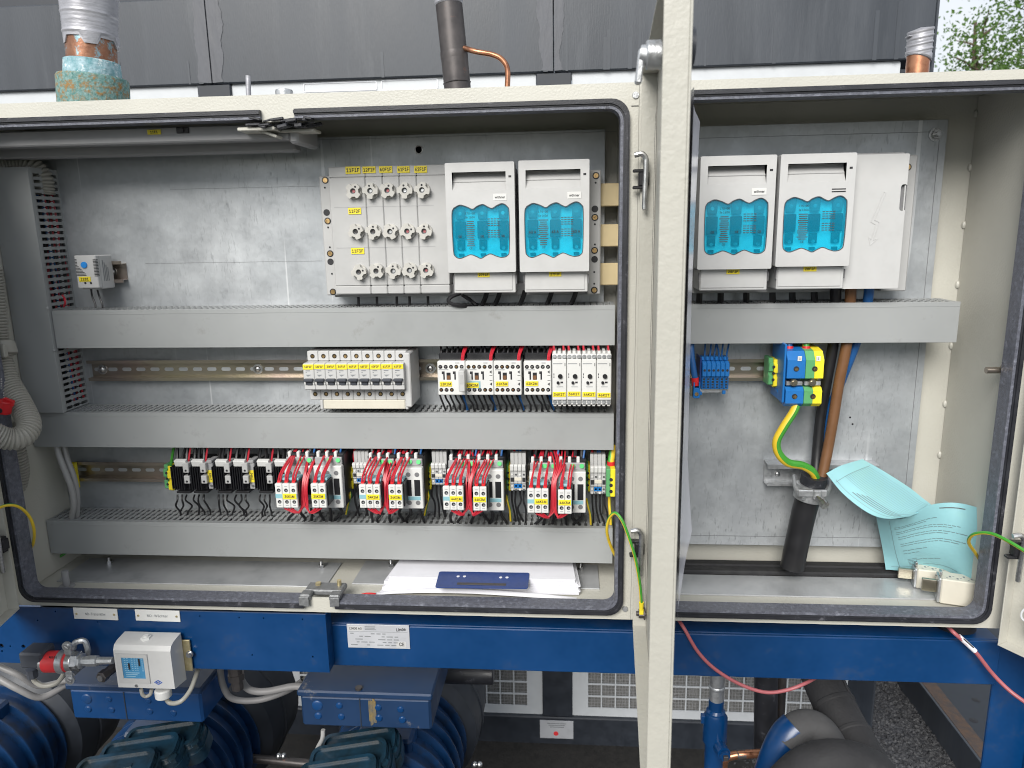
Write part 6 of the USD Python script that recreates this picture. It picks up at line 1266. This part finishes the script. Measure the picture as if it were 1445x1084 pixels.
def compressor(label, cx, cz, r, y0, y1, bell, heads, front=True):
    t = Thing('compressor', label, 'compressor')
    t.add('motor_housing', lathe([(r * .6, 0), (r * .92, .01), (r * .92, y1 - y0)], (cx, y0, cz), (0, 1, 0), 40), 'compressor_blue')
    n_ = 6
    for k in range(n_):
        yk = y0 + .02 + (y1 - y0 - .03) * k / (n_ - 1)
        t.add('cooling_rib', lathe([(r * .90, 0), (r * (1.02 + .03 * k / n_), .004), (r * (1.02 + .03 * k / n_), .007), (r * .90, .011)], (cx, yk, cz), (0, 1, 0), 48), 'compressor_blue')
    t.add('end_bell', lathe([(r * 1.0, 0), (r * 1.18, .02), (r * 1.22, .06), (r * 1.22, .16), (r * 1.05, .20)], (cx, y1 + .002, cz), (0, 1, 0), 48), 'unit_dark')
    t.add('bell_joint', lathe([(r * 1.2, 0), (r * 1.245, .004), (r * 1.245, .014), (r * 1.2, .018)], (cx, y1 + .075, cz), (0, 1, 0), 48), 'unit_dark')
    t.add('neck', bx(cx - r * .40, cx + r * .45, y0 + .05, y1 - .04, cz + r * .6, cz + r * 1.02, .006), 'compressor_blue')
    for k, (hx, hy, hz) in enumerate(heads):
        R = trimesh.transformations.euler_matrix(.30, -.12, .12)[:3, :3]
        pl = lambda mh: (mh[0] @ R.T + (hx, hy, hz), mh[1])
        rq = lambda i_, r__: rrect(-.074 + i_, .074 - i_, -.033 + i_, .033 - i_, r__)
        h_ = t.add('cylinder_head', pl(J(extz(rq(0, .022), -.034, -.008), extz(rq(.002, .021), -.0079, .006), extz(rq(.006, .018), .0061, .012))), 'cast_green_blue', smooth=30)
        t.add('head_rib', pl(J(extz(rq(.007, .017).difference(rq(.013, .013)), .0121, .017), extz(sbox(-.012, -.003, .03, .003), .0121, .0135))), 'cast_green_blue', h_, smooth=30)
        for sx in (-.066, .064): t.add('head_bolt', cyl(np.array([sx, -.020, .0]) @ R.T + (hx, hy, hz), np.array([sx, -.020, .011]) @ R.T + (hx, hy, hz), .008, n=6), 'cast_green_blue', h_)
    if heads:
        hx, hy, hz = heads[-1]; a = F(0, 0, 1, 1, .1)
        t.add('casting_number', turn(txt('005518-00', heads[1][0] - .005, heads[1][2] - .006, heads[1][1] - .036, .008, .06), .06, (0, 1, 0), (heads[1][0], 0, heads[1][2])), 'cast_green_blue', smooth=False)
    return t
def hp(px, py, y): return tuple(P(px, py, y))
c1 = P(262, 1110, .20); compressor('blue ribbed compressor under the left terminal box', c1[0] - .045, c1[2] + .0, .135, .12, .34, 0, [hp(232, 1046, .10), hp(200, 1066, .06), hp(165, 1090, .02)])
c2 = P(560, 1120, .20); compressor('blue ribbed compressor under the middle terminal box', c2[0] - .02, c2[2], .130, .13, .36, 0, [hp(508, 1056, .12), hp(494, 1074, .08), hp(478, 1098, .04)])
c0 = P(-60, 1110, .20); compressor('blue ribbed compressor at the far left edge', c0[0], c0[2], .135, .10, .34, 0, [])
t = Thing('copper_pipe', 'thin brown copper pipe with two clips between the compressors', 'pipe')
t.add('pipe', cyl(P(330, 1068, .32), P(440, 1078, .32), .009, n=12), 'burnt_copper')
for px in (393, 400): t.add('clip', sph(P(px, 1067, .305), .007, 10), 'steel')
t = Thing('copper_pipe', 'short brown pipe with two bright nuts right of the middle compressor', 'pipe')
t.add('pipe', cyl(P(620, 1090, .32), P(760, 1096, .32), .009, n=12), 'burnt_copper')
for px in (669.5, 676.5): t.add('clip', sph(P(px, 1079, .305), .007, 10), 'steel')

t = Thing('black_pipe', 'dark pipe stub under the blue beam beside the middle compressor', 'pipe'); t.add('pipe', cyl(P(600, 948, .30), P(697, 950, .30), .022, n=20, b=.002), 'rubber')
t = Thing('gland_cable', 'thin white cable hanging from the middle terminal box', 'cable'); t.add('cable', tube([P(456, 1030, .09), P(455, 1042, .09), P(449, 1054, .10), P(444, 1066, .11)], .0038, 10), 'white_cable')
# ------------------------------------------------------------------ pipes and valves right of the door
t = Thing('shut_off_valve', 'blue shut-off valve on a grey vertical pipe right of the door', 'valve')
q = P(1012, 960, .16); X, Y = q[0], q[1]
zz_ = lambda py: P(1012, py, .16)[2]
t.add('upper_pipe', J(cyl((X, Y, .88), (X, Y, zz_(988)), .0125, n=20), lathe([(.0125, 0), (.0138, .002), (.0138, .005), (.0125, .007)], (X, Y, zz_(972)), (0, 0, 1), 20)), 'cast_zinc')
t.add('body', lathe([(.0130, 0), (.0130, zz_(987) - zz_(1000)), (.0165, zz_(987) - zz_(1003)), (.0165, zz_(987) - zz_(1006)), (.021, zz_(987) - zz_(1011)), (.021, zz_(987) - zz_(1045)), (.0165, zz_(987) - zz_(1050)), (.0160, zz_(987) - zz_(1086))], (X, Y, zz_(987)), (0, 0, -1), 26), 'blue_paint')
q2 = np.array([X + .005, Y - .018, zz_(1043)]); t.add('spindle', J(cyl(q2, q2 + (.004, -.020, 0), .0115, n=20), cyl(q2 + (.004, -.020, 0), q2 + (.005, -.028, 0), .009, n=6)), 'blue_paint'); t.add('spindle_end', bx(q2[0] + .001, q2[0] + .009, q2[1] - .033, q2[1] - .027, q2[2] - .004, q2[2] + .004, .0005), 'burnt_copper')
t.add('side_lug', bx(X - .0255, X - .018, Y - .005, Y + .005, zz_(1020), zz_(1009), .001), 'blue_paint')
single('suction_pipe', cyl(P(1081, 940, .30), P(1080, 1064, .30), .022, n=24), 'rubber', 'dark vertical pipe behind the blue valve', 'pipe')
single('copper_pipe', tube([P(1104, 945, .32), P(1101, 1010, .32), P(1094, 1062, .32)], .0085, 12), 'burnt_copper', 'brown copper pipe right of the dark vertical pipe', 'pipe')
t = Thing('copper_pipe', 'bent copper pipe lying behind the blue valve', 'pipe'); t.add('pipe', tube([P(1020, 1090, .20), P(1023, 1072, .20), P(1036, 1066, .20), P(1060, 1064, .20), P(1120, 1060, .21)], .0078, 12), 'copper'); t.add('solder_joint', tube([P(1040, 1066, .20), P(1052, 1065, .20)], .0092, 12), 'burnt_copper')
t = Thing('insulated_hose', 'thick black insulated pipe slanting down to the right under the beam', 'pipe')
ip = [P(1150, 930, .24), P(1168, 975, .20), P(1190, 1020, .15), (P(1212, 1060, .10)), P(1240, 1110, .05)]
t.add('foam_tube', tube(ip, .036, 26), 'black_foam')
for a, b_ in ((.36, .39), (.62, .635)):
    s_ = spline(ip, 8); i0, i1 = int(a * len(s_)), max(int(b_ * len(s_)), int(a * len(s_)) + 1); t.add('foam_joint', lathe([(.036, -.002), (.0375, 0), (.0375, .005), (.036, .007)], s_[i0], s_[i0 + 1] - s_[i0], 26), 'black_foam')
t.add('seam', tube([q + (.024, -.018, .022) for q in ip], .0016, 5), 'ink')
t = Thing('pipe_elbow', 'grey foam covered pipe bend next to the blue pipe, lower right', 'pipe')
t.add('foam_tube', tube([P(1110, 1052, .10), P(1128, 1030, .11), P(1150, 1030, .11), P(1168, 1052, .09), P(1180, 1090, .07), P(1190, 1120, .05)], .030, 26), 'grey_foam')
t.add('blue_pipe', tube([P(1086, 1100, .10), P(1098, 1066, .10), P(1110, 1042, .105), P(1124, 1028, .11)], .0285, 24), 'blue_paint')
t = Thing('insulated_hose', 'black foam pipe end at the bottom edge beside the slanting pipe', 'pipe')
t.add('foam_tube', tube([P(1100, 1120, .02), P(1140, 1085, .02), P(1185, 1076, .02), P(1230, 1090, .03), P(1250, 1120, .04)], .034, 24), 'black_foam')
single('blue_pipe', cyl(P(1170, 1010, .28), P(1186, 1090, .26), .012, n=16), 'blue_paint', 'thin blue pipe seen between the two black insulated pipes', 'pipe')

# ------------------------------------------------------------------ skid rail and sheet at the far right, below the beam
t = Thing('skid_rail', 'rust streaked steel rail lying along the gravel at the right', 'steel rail')
t.add('web', bx(1.075, 1.083, .25, 2.6, 0.0, .10, .001), 'unit_grey'); t.add('flange', bx(1.0832, 1.125, .25, 2.6, .092, .10, .001), 'rust')
t = Thing('floor_sheet', 'dark weathered sheet right of the skid rail', 'metal sheet'); t.add('sheet', bx(1.13, 2.4, .2, 2.6, .06, .075, .002), 'unit_dark')
r = np.random.default_rng(8)
t.add('water_patches', J(*[lathe([(r.uniform(.006, .02), 0), (.002, .0012)], (r.uniform(1.16, 1.5), r.uniform(.5, 1.2), .0752), (0, 0, 1), 9) for k in range(60)]), 'ink', kind='stuff')

# ------------------------------------------------------------------ machine housing behind the cabinets
hu = Thing('machine_housing', 'large dark grey machine housing with white grille panels behind the cabinets', 'machine housing')
y = .90; z_up, z_top = 1.8725, 2.075
cols = [-1.765, -.905, -.0415, .823]
for k in range(-1, 3):
    xa, xb = (cols[0] - .86 if k < 0 else cols[k]) + .0012, cols[k + 1] - .0012
    if k == 2: xb = .845
    hu.add('upper_panel', bx(xa, xb, y, y + .12, z_up, z_top, .003), 'unit_grey')
hu.add('upper_panel', bx(-2.6, -.906, y + .19, y + .25, z_top - .05, 2.9, .003), 'unit_dark'); hu.add('upper_panel', bx(-.904, .84, y + .125, y + .25, z_top - .01, 2.9, .003), 'unit_grey')
for k, c in enumerate(cols[1:3]):
    for s_ in (-1, 1):
        rr_ = np.random.default_rng(k * 2 + s_ + 5); n_ = 26; w_ = .020 + .014 * rr_.random(); wk = np.cumsum(rr_.normal(0, .0018, n_ + 1))
        pts = [(c + s_ * .0016, z_up + .002)] + [(c + s_ * (max(.008, w_ + wk[i])), z_up + .004 + (z_top - z_up - .008) * i / n_) for i in range(n_ + 1)] + [(c + s_ * .0016, z_top - .002)]
        hu.add('sealant_smear', ext(Polygon(pts).buffer(0), y - .0014, y - .0002), 'unit_patch')
r = np.random.default_rng(21)
st = [bx(x_, x_ + r.uniform(.003, .012), y - .0009, y - .0001, z_up + .001, z_up + r.uniform(.03, .19), 0) for x_ in r.uniform(-1.4, .8, 16)]
hu.add('weather_streaks', J(*st), 'unit_streak', kind='stuff')
hu.add('base_rail', bx(-2.6, .845, y, y + .12, 0.0, .0915, .003), 'unit_dark')
for k in range(-1, 3):
    xa, xb = (cols[0] - .86 if k < 0 else cols[k]) + .044, cols[k + 1] - .044
    if k < 2: hu.add('post', bx(cols[k + 1] - .0435, cols[k + 1] + .0435, y + .004, y + .06, .0918, z_up - .0005, .002), 'unit_dark')
    holes = []
    nx = int((xb - xa - .05) / .0405); x_ = xa + (xb - xa - nx * .0405) / 2
    for i in range(nx):
        for j in range(6): holes.append(sbox(x_ + i * .0405 + .002, .1195 + j * .0395, x_ + i * .0405 + .0385, .1195 + j * .0395 + .0355))
    hu.add('grille_panel', ext(rrect(xa, xb, .0925, z_up - .001, .004).difference(unary_union(holes)), y + .012, y + .016), 'unit_white', smooth=False)
    hu.add('fin_pack', bx(xa + .01, xb - .01, y + .024, y + .03, .10, .40, 0), 'fin_coil')
    fw = []
    for i in range(nx):
        for q_ in range(1, 4): fw.append(bx(x_ + i * .0405 + .002 + q_ * .0091, x_ + i * .0405 + .0032 + q_ * .0091, y + .018, y + .0192, .118, .36, 0))
    for j in range(24): fw.append(bx(xa + .012, xb - .012, y + .0195, y + .0205, .121 + j * .0098, .1222 + j * .0098, 0))
    hu.add('wire_mesh', J(*fw), 'mid_grey_plastic', kind='stuff', smooth=False)
hu.add('side_panel', bx(.846, .852, y + .002, y + 1.6, 0.05, 2.8, .002), 'unit_grey')
for a, nm in (((762, 1017, 809, 1042), 'middle'), ((365, 1004, 407, 1025), 'left')):
    t = Thing('warning_sticker', 'grey sticker with red mark on the base rail, %s' % ('below the dark post' if nm == 'middle' else 'seen between the two compressors'), 'sticker')
    x0, x1, z0, z1 = F(*a, y - .001); p = t.add('sheet', bx(x0, x1, y - .0015, y - .0003, z0, z1, .0002), 'alu_plate')
    t.add('red_mark', ext(Point(x0 + .48 * (x1 - x0), z0 + .28 * (z1 - z0)).buffer(.007), y - .0022, y - .0014), 'red_sticker', p)
    t.add('print', J(*[bx(x0 + (.22 + .04 * k) * (x1 - x0), x0 + (.78 - .03 * k) * (x1 - x0), y - .002, y - .0014, z0 + (.82 - .1 * k) * (z1 - z0), z0 + (.86 - .1 * k) * (z1 - z0), 0) for k in range(3)]), 'grey_ink', p)
# white strip details right above the cabinets
for a in ((428, 116, 532, 129), (538, 112, 618, 127)):
    x0, x1, z0, z1 = F(*a, y + .011); hu.add('grille_plate', ext(rrect(x0, x1, z0, z1, .004).difference(rrect(x0 + .002, x1 - .002, z0 + .002, z1 - .002, .003)), y + .0105, y + .0118), 'alu_plate', label='embossed plate outline')

# ------------------------------------------------------------------ pipes standing behind the cabinet roofs
def vpipe(px0, px1, pyb, y):
    a, b_ = P(px0, pyb, y), P(px1, pyb, y); return (a + b_) / 2, abs(b_[0] - a[0]) / 2
t = Thing('taped_pipe', 'copper pipe wrapped in silver tape on a green corroded flange, upper left', 'pipe')
y = .34
c, r_ = vpipe(88, 176, 130, y); Z = lambda py: P(132, py, y)[2]
cx0 = c[0]; lean = (P(125, 20, y)[0] - P(131, 130, y)[0]) / (Z(20) - Z(130)); axd = np.array([lean, 0, 1.0])
at = lambda py: np.array([cx0 + lean * (Z(py) - Z(135)), y, Z(py)])
t.add('corroded_flange', lathe([(r_ * .98, 0), (r_, .004), (r_, Z(112) - Z(160)), (r_ * .96, Z(109) - Z(160))], at(160), axd, 40), 'patina')
t.add('pale_collar', lathe([(r_ * .78, 0), (r_ * .80, .003), (r_ * .77, Z(87) - Z(109)), (r_ * .73, Z(86) - Z(109))], at(109.5), axd, 36), 'pale_patina')
t.add('copper_tube', lathe([(r_ * .70, 0), (r_ * .69, Z(50) - Z(90))], at(90), axd, 32), 'stained_copper', label='heat-stained copper tube')
r = np.random.default_rng(6); zs = np.linspace(0, Z(-40) - Z(57), 60); prof = [(r_ * (.735 + .10 * z / zs[-1]) + r.uniform(-.0002, .0003) + (.0012 if 3 < i_ % 17 < 6 else 0), z) for i_, z in enumerate(zs)]
v, f = lathe(prof, at(57), axd, 40)
low = v[:, 2] < Z(53); v[low, 2] += (np.sin(np.arctan2(v[low, 1] - y, v[low, 0] - cx0) * 5) > .2) * -.012
t.add('silver_tape', (v, f), 'silver_tape', smooth=60)
single('roof_clip', bx(*(P(82, 143, .21)[0] + np.array([-.012, .03])), .205, .25, 1.683, 1.688, .001), 'burnt_copper', 'small brown clip on the roof beside the corroded flange', 'clip')
t = Thing('steel_pipe', 'dark scorched pipe standing behind the roof in the middle', 'pipe')
y = .32; c, r_ = vpipe(626, 664, 118, y); Z = lambda py: P(645, py, y)[2]
lean = (P(634, 10, y)[0] - P(645, 118, y)[0]) / (Z(10) - Z(118)); axd = np.array([lean, 0, 1.0]); at = lambda py: np.array([c[0] + lean * (Z(py) - Z(118)), y, Z(py)])
t.add('pipe', lathe([(r_, 0), (r_ * .985, .004), (r_ * .985, Z(84) - Z(150)), (r_ * 1.01, Z(83) - Z(150)), (r_ * 1.01, Z(74) - Z(150)), (r_ * .97, Z(72) - Z(150)), (r_ * .97, Z(6) - Z(150))], at(150), axd, 32), 'burnt_copper')
t.add('taped_top', lathe([(r_ * .95, 0), (r_ * 1.02, .002), (r_ * 1.06, Z(-20) - Z(6)), (r_ * 1.06, Z(-60) - Z(6))], at(6), axd, 32), 'silver_tape')
t.add('weld_bead', lathe([(r_ * .96, 0), (r_ * 1.04, .002), (r_ * .96, .004)], at(119), axd, 32), 'burnt_copper')
single('copper_branch', tube([P(655, 68, .31), P(672, 73, .30), P(694, 77, .30), P(708, 84, .30), P(716, 98, .30), P(716, 125, .30), P(716, 150, .30)], .0046, 12), 'copper', 'thin copper branch pipe bending down from the scorched pipe', 'pipe')
t = Thing('taped_pipe', 'bright copper pipe with silver tape at the right end of the roof', 'pipe')
y = .30; c, r_ = vpipe(1279, 1311, 92, y); Z = lambda py: P(1296, py, y)[2]; at = lambda py: np.array([c[0] + .0 * py, y, Z(py)])
t.add('copper_tube', cyl(at(130), at(70), r_ * .98, n=28), 'copper')
zs = np.linspace(0, Z(42) - Z(83), 42); prof = [(r_ * 1.06 + (.0010 * (i % 9 in (2, 3, 4))) + r.uniform(-.0002, .0002), z) for i, z in enumerate(zs)]
v, f = lathe(prof, at(83), (0, 0, 1), 36); an = np.arctan2(v[:, 1] - y, v[:, 0] - c[0]); v[:, 2] += .004 * np.sin(an * 1 + 1.0) * (v[:, 2] > Z(83) + .004); lowm = v[:, 2] < Z(83) + .004; v[lowm, 2] += -.006 * np.cos(an[lowm] * 1 - .2)
t.add('silver_tape', (v, f), 'silver_tape', smooth=60); t.add('tape_end', bx(c[0] - r_ * 1.25, c[0] - r_ * .9, y - .01, y + .004, Z(53), Z(51), .0003), 'silver_tape')
single('roof_stud', cyl(P(351, 142, .26), P(350, 107, .26), .0042, n=12), 'silver_tape', 'short grey stud standing on the roof of the left cabinet', 'stud')
single('round_disc', lathe([(.013, -.02), (.014, 0), (.013, .003), (.008, .0045)], (P(401, 131, .20)[0], .20, P(401, 130, .20)[2]), (0, 0, 1), 24), 'cast_zinc', 'flat round steel disc on the roof behind the middle notch', 'disc')

# ------------------------------------------------------------------ trees behind the right end
def tree(label, base, h, crown, leaves, mt_, seed, size):
    r = np.random.default_rng(seed); t = Thing('tree', label, 'tree')
    x, y_ = base; tr = [np.array([x, y_, 0.0]), np.array([x + .08, y_, h * .5]), np.array([x + r.normal(0, .1), y_ + .05, h])]
    t.add('trunk', tube(tr, list(np.linspace(.07, .012, 17)), 10), 'bark')
    lim, tips = [], []
    for k in range(46):
        z = r.uniform(.35, .98) * h; a = r.uniform(0, 6.28); L = crown * (1.1 - .65 * (z / h)) * r.uniform(.5, 1.0)
        p0 = np.array([x + .05, y_, z]); p2 = p0 + [math.cos(a) * L, math.sin(a) * L, L * r.uniform(.3, .9)]
        lim.append(tube([p0, (p0 + p2) / 2 + [0, 0, .05 * L], p2], [.012] * 4 + [.008] * 5 + [.004] * 4, 5, k=6)); tips.append((p0, p2))
    t.add('limb', J(*lim), 'bark', kind='stuff')
    vs, fs, o = [], [], 0
    for k in range(leaves):
        p0, p2 = tips[r.integers(len(tips))]; s_ = r.uniform(.25, 1.1); c = p0 + (p2 - p0) * s_ + r.normal(0, .11, 3) * (1 + .5 * s_)
        L = size * r.uniform(.6, 1.25); d = r.normal(0, 1, 3); d /= np.linalg.norm(d); u = np.cross(d, r.normal(0, 1, 3)); u /= np.linalg.norm(u)
        w = np.cross(d, u)
        vs += [c, c + d * L * .5 + u * L * .28 + w * L * .08, c + d * L, c + d * L * .5 - u * L * .28 + w * L * .08]; fs += [(o, o + 1, o + 2), (o, o + 2, o + 3)]; o += 4
    t.add('crown', (np.array(vs), np.array(fs)), mt_, kind='stuff', smooth=False)
tree('dense green tree at the right edge beyond the housing', (4.25, 6.2), 4.1, .85, 19000, 'leaf', 1, .042)
tree('sparse pale tree between the housing and the dense tree', (3.42, 6.0), 3.15, .46, 5200, 'pale_leaf', 2, .042)
for t in THINGS: t.write()
